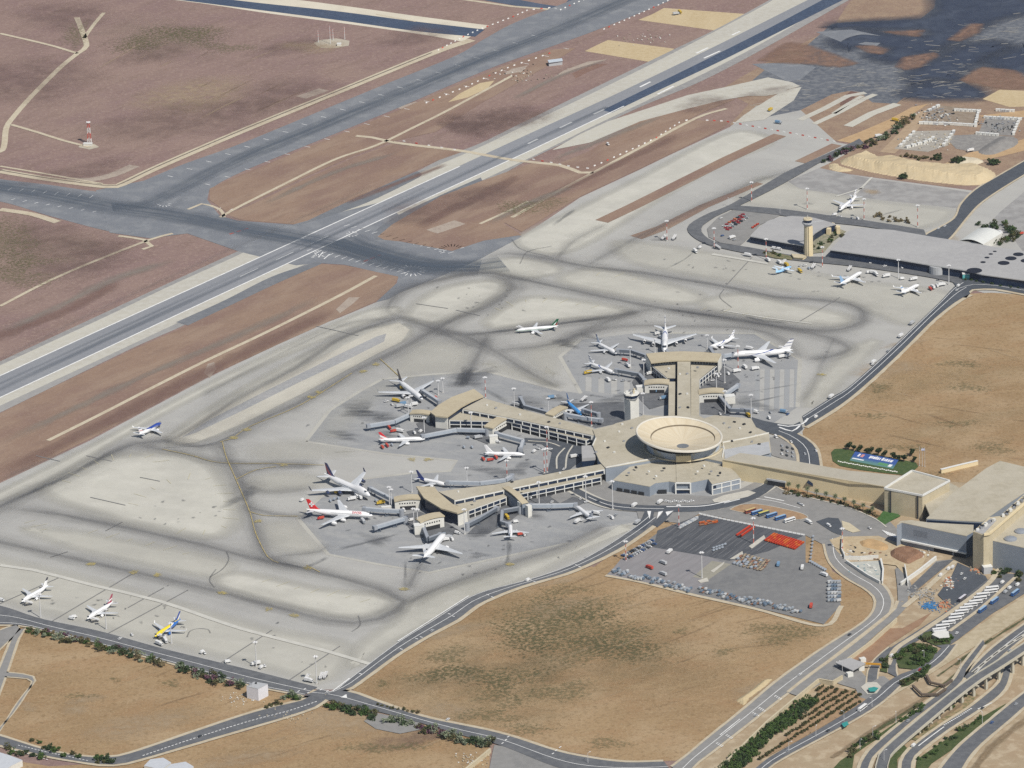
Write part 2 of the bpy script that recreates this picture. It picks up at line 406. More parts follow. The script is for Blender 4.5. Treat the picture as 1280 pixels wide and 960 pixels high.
    grey = M('apron_grey', (.285, .278, .27), [(60, (.25, .245, .24), .8, .4, .62), (14, (.39, .385, .37), .5)], rough=.9)
    sheet('remote_apron', '985,227 1024,210 1091,224 1183,236 1229,243 1213,262 1100,250 1000,236', .14, grey)
    sheet('cargo_apron', '1222,297 1250,265 1290,232 1420,170 1420,330 1280,316 1262,292', .14, grey)
apron()

def airfield():
    asph = M('taxiway_asphalt', (.17, .182, .202), [(90, (.165, .178, .2), .8, .42, .6, RW, 5), (20, (.25, .26, .27), .6, .45, .65), (5, (.16, .17, .19), .4, .5, .7), (1.6, (.28, .285, .29), .3)], rough=.9, spec=.25)
    dark = M('shoulder_asphalt', (.165, .175, .19), [(40, (.2, .205, .215), .7), (6, (.13, .14, .155), .5)], rough=.9)
    pale = M('pale_shoulder', (.49, .47, .40), [(60, (.44, .42, .365), .8, .4, .6, RW, 6), (7, (.52, .51, .46), .5)], rough=.9)
    shoul = M('grey_shoulder', (.30, .295, .285), [(50, (.25, .245, .24), .8, .4, .6, RW, 6), (7, (.35, .34, .32), .5)], rough=.95)
    sandp = M('pale_track', (.50, .44, .325), [(25, (.43, .36, .26), .7), (5, (.56, .5, .39), .5)], rough=1)
    # second taxiway, junction fan and link to the apron
    edges_road('north_taxiway', '-80,212 0,224 60,231 125,240 150,238 225,207 300,180 400,139 480,106 569,70 600,52 640,30 690,10 731,-6 790,-30', '-80,241 0,252 62,270 140,290 187,294 225,276 259,240 300,216 400,175 500,134 560,108 622,82 690,58 753,35 844,-2 900,-28', .16, asph)
    sheet('taxiway_junction', '120,238 200,222 262,236 259,250 275,270 297,276 366,281 403,271 480,252 500,270 480,292 500,300 565,313 605,300 640,290 652,296 600,324 545,348 500,366 486,374 470,378 496,354 498,346 470,340 430,331 395,329 370,332 300,315 234,292 187,298 137,291', .235, asph)
    # runway: outer grey shoulder, pale shoulder, running surface
    edges_road('runway_shoulder', '-60,482 0,452 200,359 300,313 372,281 440,255 522,214 560,195 603,178 660,150 840,63 900,34 980,-10', '-60,545 0,516 160,438 250,396 300,352 400,327 470,293 545,253 600,233 661,200 735,165 800,134 880,100 960,58 1065,-2', .17, shoul)
    edges_road('runway_edge_strip', '-60,486 0,457 130,397 216,356 300,318 367,284 420,262 530,214 600,184 660,155 750,112 850,62 960,4 975,-10', '-60,536 0,507.5 130,447 228,401 300,367 400,322 460,292 550,250 661,198 735,161 800,130 880,92 960,50 1060,-8', .21, pale)
    rwm = M('runway_surface', (.245, .255, .275), [(120, (.215, .225, .245), .7, .42, .6, RW, 6), (25, (.28, .288, .3), .5, .45, .65, RW, 4), (5, (.2, .21, .23), .4), (2, (.29, .295, .305), .3)], rough=.9)
    edges_road('runway', '-60,497 0,469.5 130,410 260,351 400,287 530,228 660,168 780,113 900,55 1010,0 1030,-10', '-60,526 0,497.5 130,437 260,376 400,311 530,250 660,190 780,133 900,76 1010,20 1060,-6', .25, rwm)
    edges_road('new_runway_surface', '753,138 800,115 880,76 960,36 1034,-3', '765,141 815,117 900,77 980,37 1062,-4', .28, M('new_asphalt', (.055, .08, .13), [(40, (.075, .1, .15), .7), (5, (.04, .055, .09), .5)], rough=.8))
    # dark overrun strips beside the crossing
    edges_road('dark_shoulder_strip', '372,282 440,250 522,214 527,217', '403,273 460,253 524,222 527,219', .29, dark)
    edges_road('dark_shoulder_strip', '470,300 468,290 500,268 560,240 601,222', '500,301 480,292 520,268 580,240 603,226', .29, dark)
    edges_road('dark_shoulder_strip', '220,403 280,376 340,346 397,327', '235,407 290,381 345,355 402,330', .29, dark)
    # grass islands
    grass = M('dry_grass_island', (.275, .19, .14), [(80, (.22, .145, .12), .8, .42, .6, RW, 2), (30, (.32, .235, .175), .6, .45, .65, RW, 3), (9, (.22, .15, .115), .5, .46, .7, RW, 3), (3.5, (.35, .26, .2), .4, .5, .72), (1.8, (.19, .13, .1), .4, .5, .72)], rough=1, spec=.1)
    sheet('grass_island', '262,236 300,219 400,178 500,137 622,85 690,62 720,60 680,85 600,130 545,165 490,177 440,196 380,222 310,255 283,265 262,250', .2, grass)
    sheet('grass_island', '283,268 310,258 380,225 440,198 490,180 578,190 544,202 522,212 455,246 403,270 372,281 300,275', .22, grass)
    sheet('grass_island', '472,296 490,281 550,246 603,226 665,204 724,215 690,232 640,262 630,280 652,294 605,301 565,314 500,302 480,300', .3, grass)
    sheet('grass_island', '0,517 -80,555 -80,638 0,602 112,549 256,472 300,452 425,396 470,377 493,357 498,346 470,338 430,332 397,330 345,353 290,380 235,407 160,440 60,487', .2, grass)
    sheet('grass_island', '690,208 735,190 800,150 850,133 920,124 880,140 860,150 790,190 727,216', .3, grass)
    sheet('grass_island', '665,203 700,207 860,150 912,152 905,160 837,193 800,211 725,246 652,290 630,278 640,262', .29, grass)
    rb = Ribbons()
    rb.line(GP('752,277 790,259 850,229 910,199 975,169'), 17, .31).line(GP('795,297 828,285 880,258 950,229'), (17, 9), .31)
    rb.line(GP('1000,203 1046,181'), 14, .31)
    rb.build('grass_strip', grass)
    # pale service tracks
    rb = Ribbons()
    for s, wd in (('-40,168 0,190 8,160 18,145 40,120 75,85 97,67 108,58 103,40 96,22', 7), ('0,42 60,56 97,67', 5), ('105,48 118,30 130,16', 5), ('14,156 45,165 80,176 112,184', 5),
                  ('0,214 60,224 130,233 146,233 200,208 300,165 420,116 540,67 590,50', 13), ('0,208 60,218 128,230', 4), ('0,262 40,268 72,278', 10), ('0,383 60,352 120,326 187,300 216,292', 4.5), ('148,295 180,300 190,308 178,312', 5),
                  ('275,272 300,258 360,228 420,199 470,182 520,158 560,138 640,95', 4.5), ('445,170 465,172 490,178', 6), ('490,178 520,182 578,189 640,200 700,207 725,216 742,216', 7),
                  ('60,551 130,516 200,480 262,449 330,417 420,372 470,345', 5), ('640,272 700,238 742,216 800,185 870,148 908,136', 5), ('235,262 252,255 275,262 280,272', 4), ('600,280 640,262 660,252', 4)):
        rb.line(smooth_line(GP(s), 12), wd, .335)
    rb.build('service_track', sandp)
    rb = Ribbons(); rb.line(smooth_line(GP('0,213 60,223 130,232 146,232 200,207 300,164 420,115 540,66'), 12), 2.2, .36).line(smooth_line(GP('430,116 560,64'), 12), .1, .36)
    rb.build('ditch_line', M('ditch_line', (.13, .11, .09), [(4, (.2, .165, .13), .7)], rough=1))
    rb = Ribbons()
    rb.line(smooth_line(GP('82,224 110,225 140,219 168,207'), 12), 14, .1).line(GP('376,122 405,112'), 16, .1).line(GP('500,136 520,129 536,134'), 12, .1)
    rb.quad(GP('632,96 640,88 655,84 662,86 645,98'), .1).quad(GP('690,98 705,88 735,77 760,74 720,86'), .1).line(GP('540,290 575,278'), 18, .34).quad(GP('255,466 260,455 268,453 270,462 262,473'), .34).quad(GP('420,387 436,372 450,372 440,381 425,392'), .34)
    rb.build('gravel_pad', M('gravel_pad', (.36, .30, .245), [(10, (.30, .24, .2), .7), (3, (.42, .36, .3), .5)], rough=1))
    # north-west: new paved strip between pale shoulders
    edges_road('pale_taxiway_shoulder', '180,-20 250,-12 330,-5 420,6 520,20 612,32', '150,-8 250,4 330,16 420,28 520,42 578,52', .1, M('bright_shoulder', (.62, .57, .46), [(30, (.56, .51, .41), .7)], rough=1))
    edges_road('new_taxiway_surface', '210,-12 300,1 420,14 520,27 606,37', '200,-3 300,9.5 420,25 520,39 594,46', .14, MATS['new_asphalt'])
    edges_road('new_taxiway_surface', '586,-14 640,-2 700,8 720,2', '580,-6 620,3 690,12 715,-4', .13, M('new_asphalt_blue', (.09, .11, .155), [(30, (.07, .09, .13), .7)], rough=.85))
    rb = Ribbons(); rb.line(GP('570,-2 640,8 690,12'), 6, .15).line(GP('470,18 520,27'), 3, .15); rb.build('service_track', sandp)
    # bare construction plots beside the runway
    straw = M('straw_plot', (.50, .40, .245), [(40, (.45, .35, .2), .7, .4, .6, R(80), 5), (5, (.55, .45, .29), .5)], rough=1)
    sheet('bare_plot', '798,25 815,18 830,10 938,18 925,26 900,39', .1, straw); sheet('bare_plot', '731,64 745,57 760,50 843,61 830,70 815,78', .1, straw)
    sheet('bare_plot', '720,98 735,90 760,80 740,80 715,92', .1, M('dark_earth', (.2, .12, .095), [(9, (.25, .16, .12), .6)], rough=1))
    sheet('bare_plot', '560,128 575,117 600,104 618,101 610,110 585,122', .24, straw); sheet('bare_plot', '628,94 640,86 660,82 652,90', .24, MATS['gravel_pad'])
    # upper right: works area with fresh asphalt, islands and curved pale link
    new2 = M('fresh_asphalt', (.04, .052, .082), [(70, (.06, .074, .105), .8, .42, .6), (18, (.032, .042, .07), .7), (4, (.09, .1, .12), .3, .55, .7)], rough=.85, alpha=(20, 1, 1.3, .35))
    mid = M('faded_asphalt', (.115, .125, .145), [(50, (.085, .096, .118), .8, .4, .6), (8, (.22, .225, .23), .5)], rough=.9)
    red = M('red_earth', (.275, .19, .135), [(60, (.23, .15, .11), .8), (22, (.33, .245, .165), .6), (8, (.22, .15, .11), .5), (2.5, (.36, .27, .19), .4)], rough=1)
    sheet('works_ground', '900,112 975,68 1040,36 1062,2 1100,-20 1440,-20 1440,205 1290,190 1240,232 1183,233 1091,221 1020,211 1060,185 1075,178 1046,176 1000,164 912,156 936,130', .05, red)
    sheet('pale_link', '690,188 725,168 760,152 800,139 860,119 912,108 960,97 990,103 1000,108 985,112 975,117 958,120 935,120 900,126 860,136 800,152 740,178', .325, pale); sheet('pale_link', '975,116 990,111 1002,109 992,126 955,150 918,154 930,144 958,126', .335, pale)
    sheet('works_asphalt', '940,101 960,84 975,92 1005,77 1005,60 1040,30 1055,28 1150,24 1168,10 1172,-15 1440,-15 1440,60 1290,108 1265,88 1228,84 1200,100 1232,118 1228,122 1130,122 1120,130 1090,128 1075,115 1060,114 1040,118 1000,138 960,146 952,148 985,128 975,116 1000,108 960,98', .1, mid)
    fa = Ribbons()
    for s in ('1035,33 1060,28 1150,22 1168,12 1172,-12 1240,-12 1300,10 1240,28 1195,52 1160,66 1120,78 1098,75 1082,68 1112,66 1110,60 1084,56 1060,62 1040,52 1075,40 1150,46 1155,38 1090,36',
              '1152,82 1175,70 1200,58 1230,52 1260,56 1240,70 1210,86 1195,100 1170,98 1140,104 1135,90', '1140,110 1165,102 1210,106 1232,116 1222,124 1150,124 1128,120', '1240,72 1290,58 1290,86 1262,88 1238,82'):
        fa.softpoly(GP(s), .14 + .02 * len(fa.V) / 400, 34, 1)
    fa.build('fresh_asphalt', new2)
    sheet('faded_asphalt', '940,80 990,78 1020,84 1000,100 985,102', .14, MATS['taxiway_asphalt']); sheet('faded_asphalt', '1020,40 1065,37 1110,47 1095,58 1050,52', .15, MATS['taxiway_asphalt'])
    dred = M('wedge_earth', (.235, .145, .105), [(20, (.28, .18, .13), .7), (4, (.2, .12, .09), .5)], rough=1, alpha=(12, 1, 1.0, .55))
    ep = Ribbons()
    for s in ('948,76 985,52 1010,56 1074,80 1045,85 1015,80 985,80', '1105,40 1155,38 1148,46 1128,44', '1071,58 1090,57 1110,62 1103,68 1086,66', '1186,50 1214,30 1228,30 1222,42 1198,52', '1120,84 1130,72 1168,66 1172,70 1150,84 1134,88', '1200,101 1225,84 1266,88 1285,96 1300,112 1250,112'):
        ep.softpoly(GP(s), .40 + .02 * len(ep.V) / 200, 9, 1, False)
    ep.build('earth_patch', dred)
    sheet('bare_plot', '1228,124 1250,112 1320,116 1320,132 1262,134', .19, straw)
    sheet('earth_patch', '1050,132 1052,122 1064,114 1073,116 1064,128', .2, M('dark_red_earth', (.15, .085, .07), [(6, (.2, .12, .09), .6)], rough=1))
    rb = Ribbons()
    for s, wd in (('1000,150 1030,136 1060,120 1082,116', 9), ('1018,155 1050,140 1080,124 1094,118', 8), ('1060,158 1090,142 1122,130', 12), ('1042,142 1060,130 1078,120', 6)): rb.line(GP(s), wd, .22)
    rb.build('pale_lane', pale)
    # runway and taxiway paint
    pt = M('white_paint', (.78, .78, .76), [(5, (.6, .6, .58), .6)], rough=.8); rb = Ribbons()
    rb.line(GP('-60,497.5 0,470 130,410.4 260,351.4 400,287.4 530,228.4 575,208'), 1.7, .3).line(GP('-60,525.6 0,497.2 130,436.7 260,375.7 400,310.7 530,249.7 660,189.7 780,132.8'), 1.7, .3)
    for s in ('870,67 885,60', '915,44 925,39.5', '700,160 715,153', '742,143 755,137', '800,109 813,102.5', '822,118 842,108', '880,73 900,64', '660,180 672,174'): rb.line(GP(s), 2.6, .32)
    rb.dashes(GP('300,346 413,294'), .9, .3, 30, 30)
    for k in range(44):                        # taxiway side stripes: short ticks both sides
        for (x0, y0, x1, y1, o) in ((165, 239, 680, 40, -1), (185, 259, 720, 56, 1)):
            t = k / 43.; 
            if k % 2: continue
            x, y = x0 + (x1 - x0) * t, y0 + (y1 - y0) * t
            rb.line(GP([(x - 3.4, y - .6), (x + 3.4, y + .8)]), .8, .23)
    for k in range(20):
        x = 10 + k * 14.5; rb.line(GP([(x, 236 + k * 1.4 + 2), (x + 5, 234.5 + k * 1.4)]), .8, .23); rb.line(GP([(x + 4, 258 + k * 2.2 - 8), (x + 9, 256.5 + k * 2.2 - 8)]), .8, .23)
    for k in range(16):
        t = k / 15; x, y = 375 + 130 * t, 300 + 30 * t; rb.line(GP([(x, y + 12), (x + 7, y + 9)]), .8, .3); rb.line(GP([(430 + 130 * t, 283 + 34 * t), (437 + 130 * t, 281 + 34 * t)]), .8, .3)
    for cx, cy_, r0, a0, a1, n in ((515, 338, 17, 0, 360, 15), (565, 313, 17, 150, 350, 12), (398, 322, 9, 180, 360, 8), (440, 293, 8, 0, 360, 9), (205, 255, 9, 0, 200, 6)):
        for k in range(n):
            t = R(a0 + (a1 - a0) * k / n); c, s_ = math.cos(t), math.sin(t) * .45
            rb.line(GP([(cx + c * r0 * .6, cy_ + s_ * r0 * .6), (cx + c * r0, cy_ + s_ * r0)]), .9, .3)
    for s in ('393,318 402,313', '398,322 404,315', '405,324 412,318', '373,301 380,298'): rb.line(GP(s), 1.2, .31)
    rb.build('airfield_paint', pt)
    rb = Ribbons()
    for s in ('287,293 312,285', '455,327 480,317'): rb.dashes(GP(s), 3, .31, 6, 4)
    rb.build('red_holding_marks', M('red_paint', (.42, .12, .09), [(4, (.3, .1, .08), .5)], rough=.8))
airfield()

def stains():
    """rubber, oil and soot worn into the pavement along the taxi lines"""
    soft = M('tyre_wear', (.155, .155, .16), rough=.9, alpha=(9, 10, .6, .5))
    hard = M('tyre_wear_dark', (.085, .09, .1), rough=.9, alpha=(5, 6, .9, .85))
    rub = M('runway_rubber', (.09, .115, .15), rough=.9, alpha=(6, 30, .5, .75))
    z = .4; rb = Ribbons(); hb = Ribbons(); ru = Ribbons()
    for s, wd, a in (
        ('-60,660 0,634 45,612 94,590 140,566 170,555 205,551 250,558 290,547 330,523 375,503 420,478 441,465 475,449 516,428 566,400 612,381 641,360 636,350 600,343', 30, 1),
        ('203,556 250,530 300,497 370,460 425,424 475,405 500,398 545,412 581,419 612,417 647,412 700,405 772,395 830,384', 26, 1),
        ('170,556 225,566 275,578 340,580 400,581', 24, .8), ('500,398 484,388 500,366 540,352 600,341 641,347 725,365 787,378 850,389 930,400 1000,412 1052,412 1078,402 1080,391 1060,380 1010,374 974,372 897,357 800,341 731,333 694,325 637,317 600,322', 24, 1),
        ('600,437 566,422 544,412', 24, .8), ('612,417 600,440 585,470 575,486', 20, .8), ('581,419 620,440 656,462 700,486', 22, .85), ('620,438 690,430 760,402 800,388', 26, .7),
        ('700,436 720,420 780,408 850,408 940,412 985,430 1000,450', 28, .7), ('830,386 900,398 990,412 1040,424 1062,436 1040,446 1000,450', 26, .75), ('1045,420 1030,450 1014,487 1000,505', 14, .4),
        ('0,634 62,641 137,656 250,681 312,697 400,716 442,727 483,740 505,752 496,763 474,774 442,779 411,776 344,759 262,737 169,716 62,692 0,678 -60,664', 24, 1),
        ('505,757 555,733 630,707 711,680 760,655', 24, .8), ('508,740 520,716 530,700', 16, .7), ('275,553 285,575 300,600 312,640 320,665 335,697 380,712', 22, .9), ('295,600 310,590 360,584 400,584', 18, .6), ('305,630 340,643 400,647', 20, .7), ('335,697 400,690 415,680', 16, .6), ('300,600 330,615 400,610', 30, .5),
        ('-20,460 130,385 260,325 370,276 470,232', 9, .25), ('731,333 760,318 800,296 880,256 950,225 1000,212', 22, .6), ('694,325 720,300 760,280', 18, .5), ('500,398 440,404 380,428 300,470 250,497', 16, .5), ('0,600 60,575 100,560', 10, .3)):
        rb.line(smooth_line(GP(s), 14), wd * 1.15, z, soft=True, a=a * .56, fade=.05, jit=.12); z += .006
        rb.line(smooth_line(GP(s), 14), wd * 2.5, z, soft=True, a=a * .22, fade=.05, jit=.2); z += .006
        rb.line(smooth_line(GP(s), 14), wd * .4, z, soft=True, a=a * .5, fade=.05, jit=.4); z += .006
    rb.build('tyre_wear', soft)
    for s, wd, a in (('0,634 60,607 94,591 140,566 170,556', 9, .6), ('581,419 647,412 700,405 772,396', 9, .7), ('830,386 900,397 990,412', 6, .5), ('930,396 955,402 985,404', 7, .9), ('412,697 380,711', 6, .8), ('400,716 360,706 312,697', 5, .6),
                     ('575,484 582,470 590,458', 18, 1), ('640,505 600,485', 10, .5), ('985,494 950,501 900,509', 4, .7), ('1000,480 960,487 920,492', 3, .6), ('728,493 760,498 790,503', 4, .6), ('420,688 460,678 500,668', 7, .7), ('508,700 507,716 506,740', 3, .5), ('636,675 637,690 634,706', 5, .8),
                     ('690,283 720,262', 6, .7), ('880,300 860,322 830,338', 3, .6), ('1130,262 1100,270', 4, .5), ('800,300 835,280', 5, .5)):
        hb.line(smooth_line(GP(s), 8), wd, z, soft=True, a=a, fade=.2, jit=.3); z += .01
    for x, y, rx, ry in ((303, 622, 9, 14), (452, 515, 22, 14), (470, 520, 22, 10), (590, 470, 14, 16), (585, 480, 12, 10), (660, 505, 20, 10), (630, 515, 12, 8), (700, 500, 14, 7), (430, 545, 18, 6), (620, 592, 24, 9), (648, 588, 12, 10), (470, 675, 18, 6), (598, 695, 9, 4), (705, 430, 16, 5), (738, 422, 14, 3), (770, 500, 12, 10), (940, 505, 22, 8), (655, 642, 14, 9), (485, 545, 10, 6), (600, 668, 9, 8), (1010, 255, 4, 3), (900, 485, 14, 5), (826, 300, 10, 3), (1148, 365, 10, 2)):
        hb.blob(G(x, y), rx * 1.25, ry * 1.7, z, R(-30), a=.62, wob=.7); z += .01
    hb.build('oil_stains', hard)
    for s, wd, a in (('-60,515 0,487 130,426 260,366 400,301 530,241 660,180 760,134', 11, 1), ('-60,508 0,480 130,420 260,360 400,295 530,235', 7, .6), ('150,300 340,213', 0.1, 0)):
        ru.line(smooth_line(GP(s), 20), wd, .42, soft=True, a=a)
    ru.line(smooth_line(GP('-60,226 0,234 60,243 140,259 190,265 250,275 320,290 380,300 440,312 500,330 560,335 600,335'), 20), 52, .43, soft=True, a=1.7)
    ru.line(smooth_line(GP('140,259 180,256 215,240 300,199 400,158 500,117 600,75 680,44 800,-8'), 20), 34, .44, soft=True, a=1.4)
    ru.line(smooth_line(GP('190,262 215,262 240,235 260,225'), 20), 14, .45, soft=True, a=.3)
    ru.line(smooth_line(GP('425,300 445,309 500,325 540,333 590,335 630,330'), 20), 62, .45, soft=True, a=1.7)
    ru.build('rubber_marks', rub)
    # yellow taxi guide lines and faded marks
    yl = Ribbons()
    for s in ('203,562 240,570 275,579 340,580 405,582', '278,553 283,572 295,600 312,640 320,668 335,697 348,704', '275,553 290,549 312,534 375,507 440,467', '312,640 330,645 372,646', '295,600 320,588 345,584', '475,449 487,460 500,472', '400,716 383,707'): yl.line(smooth_line(GP(s), 8), .8, .75)
    yl.build('taxi_guide_line', M('yellow_line', (.46, .36, .13), [(6, (.3, .26, .15), .8)], rough=.8))
    yb = Ribbons()
    for x, y in ((113, 706), (197, 719), (167, 716), (278, 742), (336, 762), (368, 770), (505, 737), (323, 652), (309, 538), (389, 497), (399, 491), (453, 465), (470, 456), (354, 582), (292, 548), (385, 711), (515, 575), (535, 575), (638, 706), (1027, 469)):
        yb.blob(G(x, y), 5.5, 6, .76, R(40))
    yb.build('yellow_stand_marks', M('yellow_mark', (.47, .38, .12), [(3, (.34, .3, .18), .8)], rough=.85, alpha=(2.2, 1, .75, 0)))
    fm = Ribbons()
    for q, n_ in (('160,642 185,616 230,598 262,600 280,622 283,652 262,664 205,660', 16), ('75,612 110,585 150,572 190,572 200,585', 10), ('610,395 650,378 700,378 760,388', 9), ('90,660 150,674 215,688 250,700', 8), ('310,722 380,738 440,748 470,758', 9), ('20,650 40,655 60,668', 5), ('850,385 920,392 980,402', 6), ('720,345 770,345 830,360', 6)):
        L_ = resample(smooth_line(GP(q), 8), n_)
        for i in range(1, n_ - 1):
            d = (L_[i + 1] - L_[i - 1]).normalized(); nn = Vector((-d.y, d.x, 0)); r_ = 5 + 3 * (i % 3); fm.line([L_[i] - nn * r_ * .4, L_[i] + (nn + d * .4) * r_], 1.0, .53, soft=True, a=1.3)
    fm.build('faded_guide_marks', M('faded_yellow', (.56, .52, .36), rough=.9, alpha=(3, 2, .9, .5)))
    ta = Ribbons()
    for q in ('234,797 238,789 250,786 260,787 263,792', '205,560 260,556 300,540', '283,690 286,700 278,712 262,722', '268,735 262,725 270,712', '440,790 450,782 448,770', '640,300 652,312 690,322', '650,330 660,315 690,308', '905,362 900,372 915,385'): ta.line(smooth_line(GP(q), 4), 1.8, .54, soft=True, a=1.2)
    ta.build('tyre_arcs', M('tyre_arc', (.16, .16, .16), rough=.9, alpha=(3, 4, .7, .6)))
    wl = Ribbons()
    for s in ('0,707 42,713 120,733 200,752 300,786 400,812 470,833', '890,318 960,330'): wl.line(smooth_line(GP(s), 30), 5, .52)
    for s in ('0,745 70,703', '85,742 165,700', '150,770 215,735', '225,815 330,750', '300,830 395,775', '640,240 600,262'): pass
    for s in ('901,388 960,398 1015,405', '1080,235 1045,246', '1062,250 1090,222'): wl.line(GP(s), 2.5, .5)
    wl.build('pale_joint_line', M('pale_joint', (.53, .52, .47), [(12, (.46, .45, .41), .7)], rough=.9))
    jt = Ribbons()
    for s in ('0,755 75,722', '60,780 170,715', '130,795 235,738', '160,760 205,735', '275,830 340,788', '358,853 425,808', '45,570 75,577', '108,570 140,577', '113,622 157,632', '132,664 153,653', '175,597 200,602', '63,697 85,690', '395,408 448,420', '570,388 600,395', '520,380 560,386', '940,322 905,360', '1050,372 1000,402'): jt.line(GP(s), 1.1, .51)
    jt.build('joint_line', M('dark_joint', (.2, .2, .2), rough=.9))
    # dry scrub, damp and bare patches on the fields
    gp = Ribbons(); dp = Ribbons(); bp = Ribbons(); rp = Ribbons()
    rnd = random.Random(3)
    for x, y, rx, ry in ((205, 47, 60, 60), (240, 42, 40, 45), (170, 55, 30, 30), (285, 60, 40, 20), (95, 45, 14, 70), (650, 262, 26, 24), (675, 255, 30, 22), (20, 345, 40, 40), (10, 300, 50, 60), (35, 325, 40, 25),
                         (690, 770, 60, 55), (720, 790, 55, 60), (665, 800, 45, 30), (610, 845, 40, 25), (640, 850, 35, 25), (745, 815, 60, 40), (780, 800, 40, 30), (565, 840, 30, 18), (625, 870, 30, 25), (610, 895, 30, 18), (735, 770, 30, 20), (763, 769, 9, 8), (850, 790, 9, 8), (905, 815, 11, 10), (960, 785, 25, 16), (985, 795, 30, 20), (700, 865, 30, 24), (660, 912, 30, 10), (760, 930, 25, 10), (560, 820, 30, 16), (540, 845, 25, 16), (700, 740, 25, 20), (480, 855, 10, 6), (1100, 485, 18, 12), (1200, 455, 22, 12), (1195, 530, 20, 12), (1130, 560, 25, 10), (1240, 560, 30, 14), (1090, 520, 20, 10), (1210, 485, 22, 14), (1150, 595, 30, 8), (215, 855, 12, 8), (145, 850, 8, 5), (40, 940, 20, 8), (100, 870, 14, 6), (480, 935, 40, 12)):
        gp.blob(G(x, y), rx * 1.15, ry * 1.3, .47 + rnd.random() * .05, a=.74, wob=.6)
    sw = Ribbons()
    for x, y, rx, ry in ((205, 47, 80, 70), (690, 790, 120, 110), (700, 850, 110, 70), (610, 850, 80, 50), (620, 890, 60, 40), (560, 835, 60, 40), (760, 820, 80, 60), (985, 795, 50, 26), (1110, 485, 60, 30), (1200, 470, 80, 40), (1190, 530, 70, 30), (20, 320, 90, 90), (520, 850, 60, 30)): sw.blob(G(x, y), rx * 1.1, ry * 1.5, .52, R(20), a=.8, wob=.5)
    sw.build('dry_weed_wash', M('weed_wash', (.15, .15, .075), rough=1, alpha=(34, 1, .17, .85)), kind='stuff')
    gp.build('scrub_patches', M('scrub', (.165, .155, .075), [(9, (.21, .18, .095), .8), (3, (.12, .12, .055), .5)], rough=1, alpha=(3.4, 1, .5, 0)), kind='stuff')
    for x, y, rx, ry in ((190, 68, 60, 30), (595, 157, 40, 40), (625, 150, 70, 40), (580, 160, 24, 44), (640, 145, 50, 30), (80, 20, 60, 60), (520, 45, 60, 30), (30, 100, 90, 90), (360, 60, 70, 20), (100, 215, 90, 20), (100, 330, 60, 40), (130, 310, 40, 30), (230, 150, 120, 60), (350, 120, 90, 50), (60, 300, 60, 50), (520, 265, 50, 30), (600, 245, 60, 30), (880, 130, 40, 24), (960, 115, 40, 12), (545, 915, 30, 12), (505, 925, 50, 14)):
        dp.blob(G(x, y), rx, ry * 1.4, .36 + rnd.random() * .05, R(30), a=.9)
    dp.build('dark_grass_patches', M('dark_grass', (.16, .105, .095), [(12, (.2, .135, .115), .7)], rough=1, alpha=(22, 1, .5, .75)), kind='stuff')
    for x, y, rx, ry in ((94, 886, 16, 10), (108, 874, 18, 7), (36, 884, 7, 10), (440, 900, 60, 30), (700, 760, 40, 20), (560, 890, 30, 18), (940, 868, 22, 14), (955, 858, 18, 10), (240, 120, 90, 50), (400, 60, 40, 16), (370, 57, 30, 14), (1130, 430, 30, 6), (1110, 462, 40, 20), (560, 790, 40, 10), (590, 785, 12, 6), (700, 727, 30, 5), (300, 950, 60, 12), (180, 905, 60, 20), (1090, 240, 10, 10), (1175, 300, 20, 30), ):
        bp.blob(G(x, y), rx, ry * 1.4, .36 + rnd.random() * .05, R(20), a=.85)
    tk = Ribbons(); tl = Ribbons()
    for i in range(150):
        x, y = rnd.choice([(680, 820), (780, 850), (620, 870), (850, 790), (940, 800), (720, 760), (1120, 470), (1200, 420), (1220, 520), (1100, 540), (140, 860), (250, 900), (350, 935), (500, 930), (200, 80), (300, 130), (480, 225), (580, 260), (330, 390), (180, 470)]); x += rnd.gauss(0, 55); y += rnd.gauss(0, 26)
        south = y > 600 or x > 1040; t = R((18 if x < 1040 else -12) if south else 24) + rnd.gauss(0, .07); L = rnd.uniform(25, 95); c_ = rnd.uniform(-5, 5)
        if (440 < x < 1060 and 690 < y < 945 and y < 950 - max(0, x - 880) * .75 and x > 1140 - y * .72) or (x > 1040 and y < 575 and y > 366 and x > 1560 - y * 1.0) or (x < 420 and (y > 830 or y < 170)): (tk if i % 2 else tl).line(smooth_line(GP([(x, y), (x + L / 2 * math.cos(t), y - L / 2 * math.sin(t) + c_ * .2), (x + L * math.cos(t), y - L * math.sin(t))]), 12), rnd.uniform(1.5, 5), .6, soft=True, a=.8, fade=.25, jit=.3)
    tk.build('vehicle_tracks', M('track_dark', (.18, .12, .07), rough=1, alpha=(6, 8, .5, .7))); tl.build('vehicle_tracks', M('track_light', (.47, .36, .23), rough=1, alpha=(6, 8, .55, .7)))
    sp = Ribbons()
    for i in range(260):
        x, y = rnd.choice([(480, 520), (600, 570), (460, 650), (640, 680), (560, 700), (760, 460), (940, 470), (700, 490), (200, 780), (330, 820), (130, 760), (620, 600), (900, 330), (1060, 350), (250, 640), (600, 380), (850, 390)]); x += rnd.gauss(0, 40); y += rnd.gauss(0, 14)
        if y < 740 + x * .24 and y > 620 - x * .5 and y > 270: sp.blob(G(x, y), rnd.uniform(.8, 3.5), rnd.uniform(.8, 3), .9, rnd.random() * 3, 10, .6, rnd.uniform(.6, 1.4))
    sp.build('oil_spots', M('oil_spot', (.09, .092, .1), rough=.8, alpha=(3, 1, .55, .4)))
    bp.build('bare_earth_patches', M('bare_earth', (.46, .36, .24), [(6, (.40, .30, .19), .7)], rough=1, alpha=(11, 1, .8, .85)), kind='stuff')
    gb = Ribbons()
